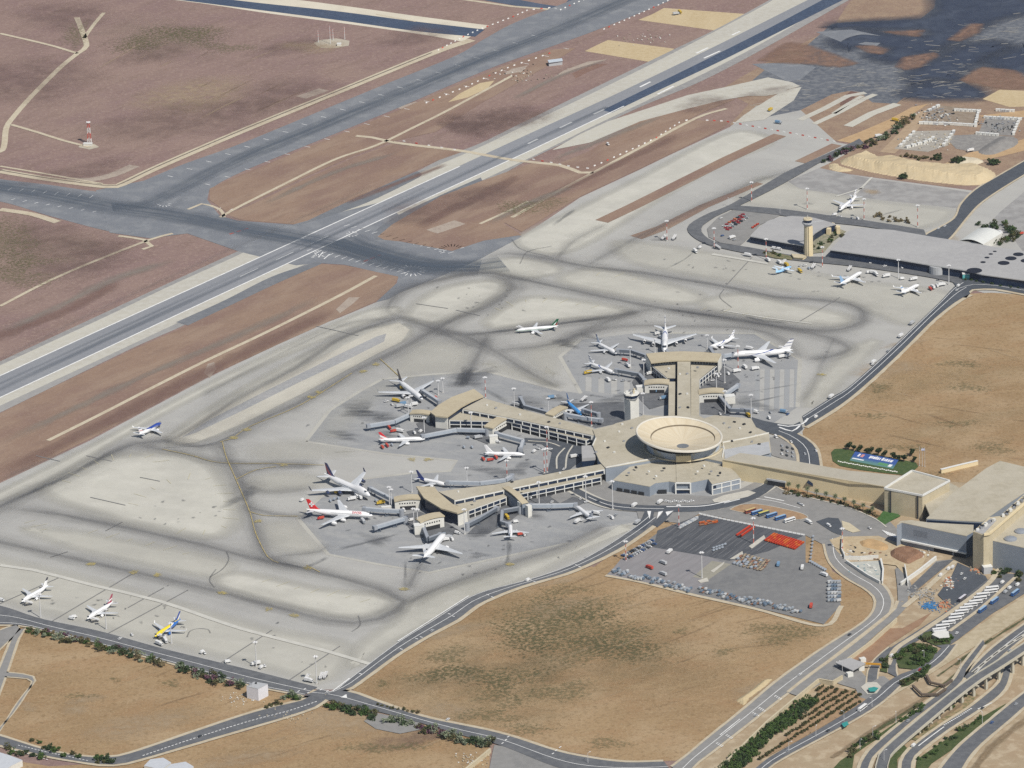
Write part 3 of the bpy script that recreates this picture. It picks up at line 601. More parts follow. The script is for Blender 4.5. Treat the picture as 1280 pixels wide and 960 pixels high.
    for s, wd in (('0,555 100,508 180,470 260,436 340,400 400,372', 16), ('0,415 70,385 140,350 220,325', 18), ('610,280 660,255 720,232', 14), ('330,255 420,215 500,190', 12), ('690,200 760,172 830,145', 14), ('640,125 700,95 760,75', 12)): gb.line(smooth_line(GP(s), 14), wd, .37, soft=True, a=.8, fade=.15, jit=.3)
    gb.build('grey_grass_band', M('grey_grass', (.27, .245, .21), [(8, (.32, .29, .25), .6)], rough=1, alpha=(6, 6, .8, .5)), kind='stuff')
    rw = Ribbons()
    for s, wd in (('0,592 120,535 256,466 420,387', 26), ('-40,440 0,420 90,385 150,350', 24), ('520,285 600,245 650,220', 22), ('650,262 730,225 850,168', 18), ('560,205 500,228 430,255', 14)): rw.line(smooth_line(GP(s), 14), wd, .355, soft=True, a=.9, fade=.1, jit=.2)
    rw.build('red_grass_band', M('red_grass', (.205, .125, .105), [(8, (.25, .16, .13), .6)], rough=1, alpha=(6, 6, .85, .4)), kind='stuff')
    ww = Ribbons(); rnd = random.Random(9)
    for i in range(170):
        x, y = rnd.choice([(1200, 52), (1180, 90), (1100, 105), (1240, 45), (1060, 108), (1150, 112), (960, 122), (1210, 110)]); x += rnd.gauss(0, 30); y += rnd.gauss(0, 11); t = rnd.choice([-.42, -.3, .25, .1]) + rnd.gauss(0, .12)
        L = rnd.uniform(5, 20); ww.line(GP([(x, y), (x + L * math.cos(t), y + L * .4 * math.sin(t))]), rnd.uniform(1.2, 2.6), .36, soft=True, a=1.2)
    ww.build('dust_tracks', M('dust', (.55, .52, .45), rough=1, alpha=(9, 6, .6, .5)))
stains()
# ================================================================== AIRCRAFT
CACHE = {}
def part(name, key, mb, mat, parent, smooth=False):
    """a part whose mesh is shared between aircraft of one type but painted per aircraft"""
    me = CACHE.get(key)
    if me is None:
        o = mb().build(name, mat, parent, smooth); CACHE[key] = o.data; return o
    o = bpy.data.objects.new(name, me); COL.objects.link(o); o.parent = parent
    o.material_slots[0].link = 'OBJECT'; o.material_slots[0].material = mat
    return o

def band_paint(name, base, bands, rough=.35):
    """painted skin: bands (colour, ax, az, lo, hi) where lo < ax*x + az*z < hi in the part's own space"""
    if name in MATS: return MATS[name]
    m, nt, out, b = _nodes(name); tc = nt.nodes.new('ShaderNodeTexCoord'); sp = nt.nodes.new('ShaderNodeSeparateXYZ'); nt.links.new(tc.outputs['Object'], sp.inputs[0])
    c = tuple(base)
    n0 = noise_fac(nt, 5, .35, .7); c = mixcol(nt, n0, c, tuple(v * .9 for v in base), .5)
    for col, ax, az, lo, hi in bands:
        q = nt.nodes.new('ShaderNodeMath'); q.operation = 'MULTIPLY'; q.inputs[1].default_value = ax; nt.links.new(sp.outputs[0], q.inputs[0])
        q2 = nt.nodes.new('ShaderNodeMath'); q2.operation = 'MULTIPLY_ADD'; q2.inputs[1].default_value = az; nt.links.new(sp.outputs[2], q2.inputs[0]); nt.links.new(q.outputs[0], q2.inputs[2])
        g = nt.nodes.new('ShaderNodeMath'); g.operation = 'GREATER_THAN'; g.inputs[1].default_value = lo; nt.links.new(q2.outputs[0], g.inputs[0])
        l = nt.nodes.new('ShaderNodeMath'); l.operation = 'LESS_THAN'; l.inputs[1].default_value = hi; nt.links.new(q2.outputs[0], l.inputs[0])
        f = nt.nodes.new('ShaderNodeMath'); f.operation = 'MULTIPLY'; nt.links.new(g.outputs[0], f.inputs[0]); nt.links.new(l.outputs[0], f.inputs[1])
        c = mixcol(nt, f.outputs[0], c, tuple(col))
    nt.links.new(c, b.inputs['Base Color']); b.inputs['Roughness'].default_value = rough; b.inputs['Coat Weight'].default_value = .2
    MATS[name] = m; return m

WHITE = (.80, .80, .80)
GLASS = M('dark_glass', (.03, .04, .055), rough=.15, spec=.6)
def _winrow():
    m, nt, out, b = _nodes('window_row_paint'); tc = nt.nodes.new('ShaderNodeTexCoord'); sp = nt.nodes.new('ShaderNodeSeparateXYZ'); nt.links.new(tc.outputs['Object'], sp.inputs[0])
    q = nt.nodes.new('ShaderNodeMath'); q.operation = 'PINGPONG'; q.inputs[1].default_value = .31; nt.links.new(sp.outputs[0], q.inputs[0])
    g = nt.nodes.new('ShaderNodeMath'); g.operation = 'GREATER_THAN'; g.inputs[1].default_value = .17; nt.links.new(q.outputs[0], g.inputs[0])
    nt.links.new(mixcol(nt, g.outputs[0], (.62, .64, .66), (.04, .05, .07)), b.inputs['Base Color']); b.inputs['Roughness'].default_value = .3
    return m
WINROW = _winrow()
METAL = M('bare_metal', (.45, .46, .48), [(3, (.36, .37, .39), .5)], rough=.4, metal=.5)
GEAR = M('gear_grey', (.10, .10, .105), rough=.7)
WINGM = M('wing_grey', (.56, .58, .60), [(4, (.48, .5, .52), .6)], rough=.45)
FANM = M('fan_dark', (.05, .055, .06), rough=.6)

# length, span, radius, centre height, root chord, tip chord, sweep (m), tail span, fin height, fin chord, engine (y, radius, length) list
TYPES = {
    'narrow': dict(L=38.5, B=34.3, R=1.98, zc=3.7, c0=7.4, c1=1.6, sw=9.2, tb=13.5, fh=6.9, fc=5.8, eng=[(5.2, 1.15, 4.3)]),
    'long':   dict(L=44.5, B=34.1, R=1.98, zc=3.7, c0=7.4, c1=1.6, sw=9.2, tb=12.5, fh=6.6, fc=5.8, eng=[(5.6, 1.2, 4.4)]),
    'short':  dict(L=34.0, B=34.1, R=1.98, zc=3.7, c0=7.2, c1=1.6, sw=9.0, tb=12.5, fh=6.6, fc=5.6, eng=[(5.6, 1.2, 4.4)]),
    'mid':    dict(L=46.5, B=39.0, R=2.1, zc=4.4, c0=8.6, c1=1.9, sw=10.6, tb=15.2, fh=7.6, fc=6.6, eng=[(6.5, 1.35, 4.8)]),
    'wide':   dict(L=63.0, B=61.0, R=3.05, zc=6.0, c0=13.5, c1=2.4, sw=19.5, tb=21.5, fh=10.3, fc=8.8, eng=[(9.8, 2.0, 7.0)]),
    'twin':   dict(L=59.5, B=60.3, R=2.82, zc=5.6, c0=11.8, c1=2.4, sw=18.5, tb=19.4, fh=9.4, fc=8.2, eng=[(9.4, 1.7, 6.2)]),
    'quad':   dict(L=63.6, B=60.3, R=2.82, zc=5.6, c0=11.8, c1=2.4, sw=18.5, tb=19.4, fh=9.2, fc=8.2, eng=[(9.4, 1.3, 5.0), (19.2, 1.3, 5.0)]),
    'jumbo':  dict(L=69.5, B=64.4, R=3.25, zc=6.4, c0=15.5, c1=3.6, sw=24.0, tb=22.2, fh=10.2, fc=10.5, eng=[(11.8, 1.5, 5.6), (20.8, 1.5, 5.6)], hump=True),
    'small':  dict(L=27.2, B=27.0, R=1.45, zc=2.9, c0=3.6, c1=1.6, sw=.8, tb=7.3, fh=5.0, fc=4.2, eng=[(4.1, .75, 4.2)], prop=True),
}
def fuselage_mb(T):
    mb = MB(); L, Rr, zc = T['L'], T['R'], T['zc']; n = 16; V = []; nl = 4.2 * Rr; tl = .34 * L
    ts = [0, .12, .3, .55, .8, 1]; xs = [nl * t for t in ts] + [nl + (L - nl - tl) * k / 8 for k in range(1, 9)] + [L - tl + tl * k / 7 for k in range(1, 8)]
    rings = 0
    for d in xs:
        if d < nl: q = d / nl; r = Rr * max(.03, math.sin(math.pi / 2 * q) ** .62); dz = -.28 * Rr * (1 - q) ** 1.5
        elif d > L - tl: q = (d - (L - tl)) / tl; r = Rr * (1 - q ** 1.55 * .9); dz = (Rr - r) * .72
        else: r, dz = Rr, 0
        hump = 0
        if T.get('hump'):
            u = d / L; hump = .52 * Rr * max(0, min(1, (u - .035) / .05)) * max(0, min(1, (.36 - u) / .1))
        for k in range(n):
            a = 2 * math.pi * k / n; s, c = math.sin(a), math.cos(a)
            V.append((L / 2 - d, r * c * (1 - .12 * (hump > 0) * max(0, s)), zc + dz + r * s + hump * max(0, s)))
        rings += 1
    F = []
    for j in range(rings - 1):
        for k in range(n): F.append([j * n + k, (j + 1) * n + k, (j + 1) * n + (k + 1) % n, j * n + (k + 1) % n][::-1])
    F += [list(range(n)), list(range((rings - 1) * n, rings * n))[::-1]]
    mb.add(V, F)
    # belly fairing
    mb.lathe((0, 0, zc - Rr * .62), [(.05, -.17 * L), (Rr * .62, -.12 * L), (Rr * .72, 0), (Rr * .62, .12 * L), (.05, .17 * L)], 12, x=True)
    return mb

def foil(st):
    """wing skin through stations (x_lead, chord, y, z, thickness)"""
    V, F, n = [], [], 6
    for xl, c, y, z, t in st:
        for u, h in ((0, 0), (.12, .5), (.45, .6), (1, .05), (.45, -.35), (.12, -.4)): V.append((xl - u * c, y, z + h * t))
    for j in range(len(st) - 1):
        for k in range(n): F.append([j * n + k, j * n + (k + 1) % n, (j + 1) * n + (k + 1) % n, (j + 1) * n + k])
    F += [list(range(n))[::-1], list(range((len(st) - 1) * n, len(st) * n))]
    return V, F

def airliner(kind, nose, tail, label, fus, fin, engm=None, wingm=None, group='airliners parked and taxiing at the airport', letters=None, emblem=None, winglet=None, mark=None):
    T = TYPES[kind]; L, B, Rr, zc = T['L'], T['B'], T['R'], T['zc']
    a, b = G(nose[0], nose[1], zc), G(tail[0], tail[1], zc + Rr * .5); c = (a + b) / 2; d = a - b
    root = thing('airliner' if not T.get('prop') else 'propeller_airliner', label, 'airliner', (c.x, c.y, .2), math.atan2(d.y, d.x), group)
    engm = engm or M('engine_white', WHITE, [(2, (.7, .7, .7), .5)], rough=.35); wingm = wingm or WINGM
    part('fuselage', kind + 'fus', lambda: fuselage_mb(T), fus, root, True)
    hump = .5 * Rr if T.get('hump') else 0
    def cockpit():
        mb = MB(); x = L / 2 - Rr * (.95 if not hump else 1.9)
        for s in (-1, 1):
            mb.add([(x + .55 * Rr, .05 * s, zc + .55 * Rr + hump * .6), (x + .25 * Rr, s * .62 * Rr, zc + .5 * Rr + hump * .6), (x - .05 * Rr, s * .62 * Rr, zc + .82 * Rr + hump), (x + .15 * Rr, .05 * s, zc + .88 * Rr + hump)], [[0, 1, 2, 3] if s < 0 else [3, 2, 1, 0]])
        return mb
    part('cockpit_window', kind + 'cw', cockpit, GLASS, root)
    def wins(s):
        x, x1 = L / 2 - 4.6 * Rr, -L / 2 + .37 * L; z = zc + .22 * Rr; y = s * (Rr * .985 + .012)
        return MB().add([(x, y, z), (x1, y, z), (x1, y - s * .06, z + .42), (x, y - s * .06, z + .42)], [[0, 1, 2, 3] if s > 0 else [3, 2, 1, 0]])
    for s in (-1, 1): part('window_row', kind + 'win%d' % s, lambda: wins(s), WINROW, root)
    hi = T.get('prop'); zw = zc + Rr * .9 if hi else zc - .55 * Rr; dih = 0 if hi else .105 * B / 2 * .55
    xr = L * (.5 - .335) if not hi else 2.6
    def wing(s):
        mb = MB(); h = B / 2; k = .36; yk = h * k; xk = T['sw'] * k
        ck = T['c0'] * .66 if not hi else T['c0'] * .95
        st = [(xr + .9 * T['c0'] * .05, T['c0'], s * Rr * .5, zw, T['c0'] * .13), (xr - xk + T['c0'] * .03, ck, s * yk, zw + dih * k, ck * .12), (xr - T['sw'], T['c1'], s * h, zw + dih, T['c1'] * .12)]
        V, F = foil(st); mb.add(V, F if s < 0 else [f[::-1] for f in F]); return mb
    for s in (-1, 1):
        w_ = part('wing', kind + 'wing%d' % s, lambda: wing(s), wingm, root)
        if winglet:
            def wl():
                mb = MB(); y = s * B / 2; x = xr - T['sw']; z = zw + dih
                V, F = foil([(x, T['c1'] * .95, y, z, .18), (x - T['c1'] * 1.0, T['c1'] * .45, y + s * .5, z + .06 * B * .8 + .4, .1)]); mb.add(V, F if s < 0 else [f[::-1] for f in F]); return mb
            part('winglet', kind + 'wl%d' % s, wl, winglet, w_)
        def tp():
            mb = MB(); h = T['tb'] / 2; x0 = -L / 2 + .155 * L * (.9 if hi else 1); z0 = zc + Rr * .42 if not hi else zc + T['fh'] + Rr * .75
            cr = T['fc'] * .72
            V, F = foil([(x0, cr, s * Rr * .25, z0, cr * .1), (x0 - h * .62 * (0.2 if hi else 1), cr * .4, s * h, z0 + (0 if hi else h * .12), cr * .05)])
            if hi: V = [(v[0] - L * .11, v[1], v[2]) for v in V]
            mb.add(V, F if s < 0 else [f[::-1] for f in F]); return mb
        part('tailplane', kind + 'tp%d' % s, tp, wingm, root)
    def finmb():
        mb = MB(); x0 = -L / 2 + .03 * L + T['fc'] * 1.15; z0 = zc + Rr * .7; fh = T['fh'] + Rr * .3; c = T['fc']; sw = fh * .82
        V, F = foil([(x0 + c * .55, c * 1.55, 0, 0, .14), (x0, c * 1.02, 0, fh * .12, c * .1), (x0 - sw, c * .42, 0, fh, c * .035)])
        mb.add([(v[0], v[2], z0 + v[1]) for v in [(p[0], -(0), 0) for p in V]], []) if False else None
        st = [(x0 + c * .55, c * 1.55, 0, .12), (x0, c * 1.02, fh * .12, c * .1), (x0 - sw, c * .42, fh, c * .05)]
        V, F, n = [], [], 6
        for xl, ch, z, t in st:
            for u, hh in ((0, 0), (.12, .5), (.45, .5), (1, .03), (.45, -.5), (.12, -.5)): V.append((xl - u * ch, hh * t, z0 + z))
        for j in range(2):
            for k in range(n): F.append([j * n + k, j * n + (k + 1) % n, (j + 1) * n + (k + 1) % n, (j + 1) * n + k][::-1])
        F += [list(range(n)), list(range(2 * n, 3 * n))[::-1]]
        return mb.add(V, F)
    fo = part('tail_fin', kind + 'fin', finmb, fin, root)
    for ey, er, el in T['eng']:
        for s in (-1, 1):
            ex = xr - T['sw'] * ey / (B / 2) + el * .62; ez = zw + dih * ey / (B / 2) - er * 1.28 if not hi else zw - .3
            def en():
                mb = MB(); y = s * ey
                if hi: mb.lathe((0, y, ez), [(.15, ex + .3), (er * .8, ex - .3), (er, ex - 1.5), (er * .8, ex - el), (.2, ex - el - 1)], 12, x=True)
                else:
                    mb.lathe((0, y, ez), [(er * .82, ex - el * .1), (er * .88, ex), (er, ex - el * .12), (er * 1.03, ex - el * .4), (er * .78, ex - el * .8), (er * .45, ex - el), (.1, ex - el * 1.12)], 14, x=True, open_=True)
                    mb.box(ex - el * 1.15, ex - el * .3, y - .18, y + .18, ez + er * .6, ez + er * 1.55)
                return mb
            e = part('engine', kind + 'en%g%d' % (ey, s), en, engm, root, False)
            def fan():
                mb = MB(); y = s * ey
                if hi: mb.lathe((0, y, ez), [(1.9, ex + .1), (1.9, ex + .16)], 16, x=True); return MB().add([(ex + .15, y - .12, ez - 1.9), (ex + .15, y + .12, ez - 1.9), (ex + .15, y + .12, ez + 1.9), (ex + .15, y - .12, ez + 1.9), (ex + .16, y - 1.9, ez - .12), (ex + .16, y + 1.9, ez - .12), (ex + .16, y + 1.9, ez + .12), (ex + .16, y - 1.9, ez + .12)], [[0, 1, 2, 3], [4, 5, 6, 7]])
                return mb.lathe((0, y, ez), [(er * .83, ex - el * .14), (er * .84, ex - el * .1), (.1, ex - el * .02)], 14, x=True)
            part('fan' if not hi else 'propeller', kind + 'fan%g%d' % (ey, s), fan, FANM, e)
    def gear(x, y):
        mb = MB(); r = .55 + .12 * (Rr > 2.5); 
        mb.bar((x, y, r), (x, y, zc - Rr * .5), .3)
        for dx in ((0,) if Rr < 2.5 else (-.8, .8)):
            for dy in (-.5, .5):
                q = MB().cyl((0, 0), r, r, -.2, .2, 10); q.move(Matrix.Translation((x + dx, y + dy, r)) @ Matrix.Rotation(R(90), 4, 'X')); mb.add(q.V, q.F)
        return mb
    part('landing_gear', kind + 'g0', lambda: gear(L / 2 - Rr * 2.2, 0), GEAR, root)
    for s in (-1, 1): part('landing_gear', kind + 'g%d' % s, lambda: gear(-.03 * L, s * Rr * 1.25), GEAR, root)
    x0 = -L / 2 + .03 * L + T['fc'] * 1.15; z0 = zc + Rr * .7; fh = T['fh'] + Rr * .3
    if emblem: emblem(root, x0, z0, fh, T)
    if letters:
        txt, size, mat, px, sides = letters
        for s in sides:
            cu = bpy.data.curves.new('lettering', 'FONT'); cu.body = txt; cu.size = size; cu.align_x = 'CENTER'; cu.materials.append(mat); cu.extrude = .02
            tmp = bpy.data.objects.new('lettering', cu); me = bpy.data.meshes.new_from_object(tmp); bpy.data.objects.remove(tmp)
            o = bpy.data.objects.new('lettering', me); COL.objects.link(o); o.parent = root
            tilt = R(62); o.rotation_euler = (tilt, 0, 0) if s < 0 else (tilt, 0, R(180))
            o.location = (px, s * (Rr * .93 + .12), zc + Rr * .42)
    return root

def flat_marks(root, name, polys, y, mat, z_y=None):
    """emblem plates standing 2 cm proud of both sides of the fin"""
    for s in (-1, 1):
        V, F = [], []
        for poly in polys:
            b = len(V); V += [(x, s * y, z) for x, z in poly]; V += [(x, s * (y - .05), z) for x, z in poly]; n = len(poly)
            f = [b + i for i in range(n)]; F.append(f if s < 0 else f[::-1])
            F += [[b + i, b + (i + 1) % n, b + n + (i + 1) % n, b + n + i] for i in range(n)]
        meshob(name, V, F, mat, root)

def cross_emblem(root, x0, z0, fh, T):
    cx, cz, a, w = x0 - fh * .62, z0 + fh * .52, fh * .24, fh * .075
    flat_marks(root, 'tail_cross', [[(cx - a, cz - w), (cx + a, cz - w), (cx + a, cz + w), (cx - a, cz + w)], [(cx - w, cz - a), (cx + w, cz - a), (cx + w, cz + a), (cx - w, cz + a)]], T['fc'] * .052, M('emblem_white', WHITE, rough=.4))
def letter_a_emblem(root, x0, z0, fh, T):
    def pt(u, v): return (x0 - fh * .82 * v - T['fc'] * (1.02 - .6 * v) * u, z0 + fh * (.1 + .88 * v))
    flat_marks(root, 'tail_letter', [[pt(.30, .1), pt(.62, .1), pt(.66, .62)]], T['fc'] * .054, M('emblem_white', WHITE, rough=.4))
    flat_marks(root, 'tail_stripe', [[pt(.80, .0), pt(.99, .0), pt(.99, .55)]], T['fc'] * .054, M('tail_red', (.5, .05, .05), rough=.4))

def fleet():
    W = band_paint('skin_white', WHITE, [])
    WG = band_paint('skin_white_grey_belly', WHITE, [((.42, .44, .47), 0, 1, -9, 2.7)])
    navy, red, blue = (.025, .04, .16), (.55, .02, .03), (.05, .22, .55)
    F = lambda n, base, bands=(): band_paint('fin_' + n, base, bands)
    stripe_fin = F('striped', WHITE, [(navy, .1, 1, 11.6, 12.6), (navy, .1, 1, 9.4, 9.9), (navy, .1, 1, 7.0, 7.4)])
    stripe_fin_w = F('striped_wide', WHITE, [(navy, .12, 1, 15.0, 16.6), (navy, .12, 1, 11.9, 12.6), (navy, .12, 1, 8.9, 9.4)])
    elal = band_paint('skin_white_blue_sweep', WHITE, [((.06, .1, .3), .22, 1, 4.6, 5.1), ((.5, .52, .55), 0, 1, -9, 2.6)])
    elal_w = band_paint('skin_wide_blue_sweep', WHITE, [((.06, .1, .3), .2, 1, 6.6, 7.3), ((.5, .52, .55), 0, 1, -9, 4.2)])
    A = airliner
    bw = M('winglet_white', WHITE, rough=.4)
    A('narrow', (25.6, 752.5), (61.5, 731), 'white airliner with a black tipped fin, the westernmost on the long south stand', W, F('black_tip', WHITE, [((.03, .03, .05), 0, 1, 10.2, 99)]))
    A('narrow', (108, 773.7), (142, 752), 'white airliner with a maroon fin on the long south stand', W, F('maroon', (.35, .06, .1), [(WHITE, .15, 1, 5.2, 6.4)]))
    A('narrow', (192, 796), (227, 773.5), 'airliner with yellow nose and roof and blue flanks', band_paint('skin_yellow_blue', (.80, .62, .03), [((.03, .14, .45), -.14, -1, -4.35, 99), (WHITE, -.14, -1, -4.65, -4.35), ((.80, .62, .03), 1, 0, 15.2, 99)]), F('blue_white', (.03, .07, .28), [(WHITE, .9, 1, -8.5, -6.4), ((.8, .62, .03), 0, 1, 0, 6.2)]), M('engine_blue', (.03, .14, .45), rough=.35), winglet=bw)
    A('narrow', (202, 528), (173, 543.5), 'dark blue and white airliner rolling along the taxiway beside the runway', band_paint('skin_navy_white', WHITE, [((.025, .06, .30), .16, 1, 4.6, 99)]), F('white_loop', WHITE, [(navy, .2, 1, 6.4, 7.2), ((.5, .1, .1), .2, 1, 4.0, 4.6)]), winglet=bw)
    A('long', (645.5, 413), (697.5, 407.5), 'white and green airliner taxiing past the north pier', band_paint('skin_green_line', WHITE, [((.03, .22, .12), 0, 1, 3.0, 3.5), ((.7, .72, .72), 0, 1, -9, 2.6)]), F('green', (.015, .11, .055)), emblem=letter_a_emblem, winglet=None)
    A('narrow', (770, 441.5), (746, 427.5), 'pale blue grey airliner docked at the far left of the north pier', WG, F('pale_blue', (.45, .52, .62), [(navy, 0, 1, 11.4, 99)]))
    A('narrow', (768, 466), (736, 453), 'white airliner with winglets, left of the north pier and nearer the small tower', elal, stripe_fin, winglet=bw)
    A('jumbo', (830.6, 438), (831.5, 409), 'jumbo jet with four engines facing the end of the north pier', elal_w, F('pale_stripe', WHITE, [(navy, .1, 1, 15.5, 16.4), ((.3, .35, .5), .1, 1, 12.0, 12.8)]), winglet=bw)
    A('narrow', (886, 435), (917.5, 422), 'white airliner with blue stripes on its fin behind the north pier', elal, stripe_fin, winglet=bw)
    A('wide', (914, 443), (991, 437.5), 'large white twin jet with blue striped fin right of the north pier', elal_w, stripe_fin_w)
    A('narrow', (726, 518), (709, 501.5), 'bright sky blue airliner behind the upper pier', band_paint('skin_sky_blue', (.06, .30, .68), [((.75, .78, .8), 0, 1, -9, 2.5)]), F('sky_blue', (.05, .2, .5), [(WHITE, 0, 1, 7, 8.2)]))
    A('twin', (528, 499), (497, 474), 'large silver white twin jet with a dark brown fin at the upper pier', WG, F('dark_brown', (.06, .045, .05)), winglet=bw)
    A('long', (531, 548.5), (474, 549.5), 'long white airliner with a red and white fin and pink nose marks', band_paint('skin_red_mark', WHITE, [((.65, .25, .25), 0, 1, 3.9, 4.3)]) and W, F('red_white', (.6, .03, .04), [(WHITE, .5, 1, -3.2, -1.2)]))
    A('narrow', (657.5, 568), (605, 566), 'all white airliner with an unmarked white fin between the two piers', W, F('plain', WHITE))
    A('jumbo', (464, 620), (405, 592), 'jumbo jet with a navy and red fin at the lower pier', WG, F('navy_red', (.03, .035, .12), [((.45, .03, .05), .9, 1, -15.3, -11.8)]), M('engine_navy', (.06, .08, .16), rough=.35), winglet=M('winglet_navy', (.05, .06, .13), rough=.4))
    A('quad', (469, 644), (380.6, 637), 'white four engined airliner with a white cross on a red fin', W, F('red', (.62, .015, .02)), letters=('SWISS', 3.4, M('letter_red', (.6, .03, .04), rough=.5), 17, (-1,)), emblem=cross_emblem)
    A('wide', (557, 665.5), (528, 699), 'large all white twin jet seen tail first at the tip of the lower pier', W, F('white_grey', (.72, .73, .75), [((.45, .5, .6), 0, 1, 12, 13.4)]))
    A('short', (559, 606), (521, 597), 'airliner with a navy fin and navy rear fuselage behind the lower pier roof', band_paint('skin_navy_tail', WHITE, [(navy, 1, .6, -30, -5.0)]), F('navy', navy))
    A('short', (638, 654.5), (638, 672.5), 'white airliner seen tail on, with its nose to the lower pier', W, F('white_red', WHITE, [((.5, .05, .05), 0, 1, 9.5, 10.8)]))
    A('narrow', (719, 632), (742, 648.5), 'white airliner docked at the far end of the bridge near the forecourt road', W, F('plain2', WHITE, [(navy, 0, 1, 9.6, 11.0)]), winglet=bw)
    A('mid', (1049, 262.5), (1071, 245), 'white airliner alone on the cargo stand behind the grey roofed terminal', elal, stripe_fin)
    A('small', (989.5, 333), (969, 341), 'small light blue propeller airliner near the tall control tower', band_paint('skin_light_blue', (.30, .55, .80), [((.12, .35, .7), 0, 1, -9, 2.4)]), F('light_blue', (.45, .65, .82)), M('engine_light', (.6, .7, .8), rough=.4), wingm=M('wing_light', (.62, .70, .78), rough=.45))
    A('mid', (1077, 340), (1050, 355), 'white airliner with a light blue fin, middle of the three by the grey roofed terminal', W, F('light_blue2', (.25, .42, .65)), winglet=bw)
    A('short', (1149, 355.5), (1126, 366), 'white airliner with tall winglets, rightmost by the grey roofed terminal', W, F('white_blue', WHITE, [((.2, .35, .6), 0, 1, 9, 10.5)]), winglet=bw)
fleet()
# ================================================================== BUILDINGS
CONC_ROOF = M('terminal_roof_tan', (.445, .41, .33), [(22, (.37, .335, .255), .7), (5, (.475, .435, .345), .5), (1.5, (.35, .315, .24), .35, .5, .7)], rough=.95, spec=.1, grid=(9, R(12), (.30, .27, .21), .16))
SAND_ROOF = M('curved_roof_sand', (.46, .40, .28), [(18, (.41, .35, .245), .7), (3, (.5, .44, .32), .4)], rough=.8)
GREY_ROOF = M('sheet_roof_grey', (.39, .385, .378), [(40, (.345, .34, .338), .7), (6, (.42, .415, .405), .5), (2, (.35, .348, .345), .3)], rough=.7, grid=(8, R(-16), (.29, .288, .285), .16))
BLUEWALL = M('cladding_blue_grey', (.25, .285, .33), [(14, (.22, .255, .30), .6), (3, (.28, .31, .355), .4)], rough=.55)
WHITEWALL = M('render_white', (.66, .65, .60), [(8, (.58, .57, .52), .6), (2, (.7, .69, .65), .3)], rough=.8)
TRIM = M('trim_white', (.68, .68, .65), [(4, (.6, .6, .57), .5)], rough=.7)
STONE = M('stone_warm', (.55, .48, .34), [(10, (.43, .37, .25), .6), (2.2, (.52, .46, .33), .5), (1, (.40, .34, .23), .3)], rough=.9)
YSTONE = M('stone_yellow', (.68, .575, .37), [(16, (.62, .515, .325), .6), (2.5, (.64, .54, .35), .5)], rough=.9)
DARKGLASS = M('facade_glass', (.014, .026, .055), [(6, (.03, .045, .08), .6)], rough=.25, spec=.3)
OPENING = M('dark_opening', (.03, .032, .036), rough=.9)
PALEGREY = M('roof_pale_grey', (.42, .43, .44), [(6, (.37, .38, .39), .6)], rough=.8)

class Bld:
    def __init__(s, name, label, cat, cpx, group=None):
        p = G(*cpx); s.c = Vector((p.x, p.y, 0)); s.o = thing(name, label, cat, s.c, 0, group)
    def part(s, name, mb, mat, parent=None, smooth=False):
        mb.move(Matrix.Translation(-s.c)); return mb.build(name, mat, parent or s.o, smooth)
    def block(s, wallname, roofname, px, z0, z1, wall, roof, over=0.0, th=.5):
        pts = GP(px, z1)
        w = s.part(wallname, MB().prism(pts, z0, z1 - th, top=False, bottom=False), wall)
        r = s.part(roofname, MB().prism(pts, z1 - th, z1), roof)
        return w, r
    def slab(s, name, px, z0, z1, mat, parent=None): return s.part(name, MB().prism(GP(px, z1), z0, z1), mat, parent)

def along(a, b, n): return [a.lerp(b, k / n) for k in range(n + 1)]

def facade(B, a, b, z0, z1, nbay, zmid=None, depth=.6, glassname='window', mat_frame=None, col=.7):
    """white frame of posts and rails with dark glass bays, standing on the line a-b"""
    fr = mat_frame or TRIM; d = (b - a); d.z = 0; u = d.normalized(); n = Vector((u.y, -u.x, 0))
    if n.y > 0: n = -n
    pts = along(Vector((a.x, a.y, 0)), Vector((b.x, b.y, 0)), nbay)
    mb = MB()
    for p in pts: mb.bar(p + Vector((0, 0, z0)) + n * .25, p + Vector((0, 0, z1)) + n * .25, col, .6)
    for z in ([z1 - .35] + ([zmid] if zmid else [])): mb.bar(pts[0] + Vector((0, 0, z)) + n * .2, pts[-1] + Vector((0, 0, z)) + n * .2, .5, .7)
    B.part('frame', mb, fr)
    for p, q in zip(pts, pts[1:]):
        zb = zmid or z0
        e = u * (col * .55); V = [p + e, q - e]
        m2 = MB().add([V[0] + Vector((0, 0, zb + .3)) - n * depth, V[1] + Vector((0, 0, zb + .3)) - n * depth, V[1] + Vector((0, 0, z1 - .6)) - n * depth, V[0] + Vector((0, 0, z1 - .6)) - n * depth], [[0, 1, 2, 3]])
        B.part(glassname, m2, DARKGLASS)

def roof_kit(B, spots, z):
    for i, (x, y) in enumerate(spots):
        p = G(x, y, z); k = 1 + (i % 3) * .35
        B.part('roof_unit', MB().box(-.8 * k, .8 * k, -.9, .9, z, z + 1.1 + .3 * (i % 2), .4 * i, (p.x, p.y, 0)), [TRIM, METAL, OPENING][i % 3])

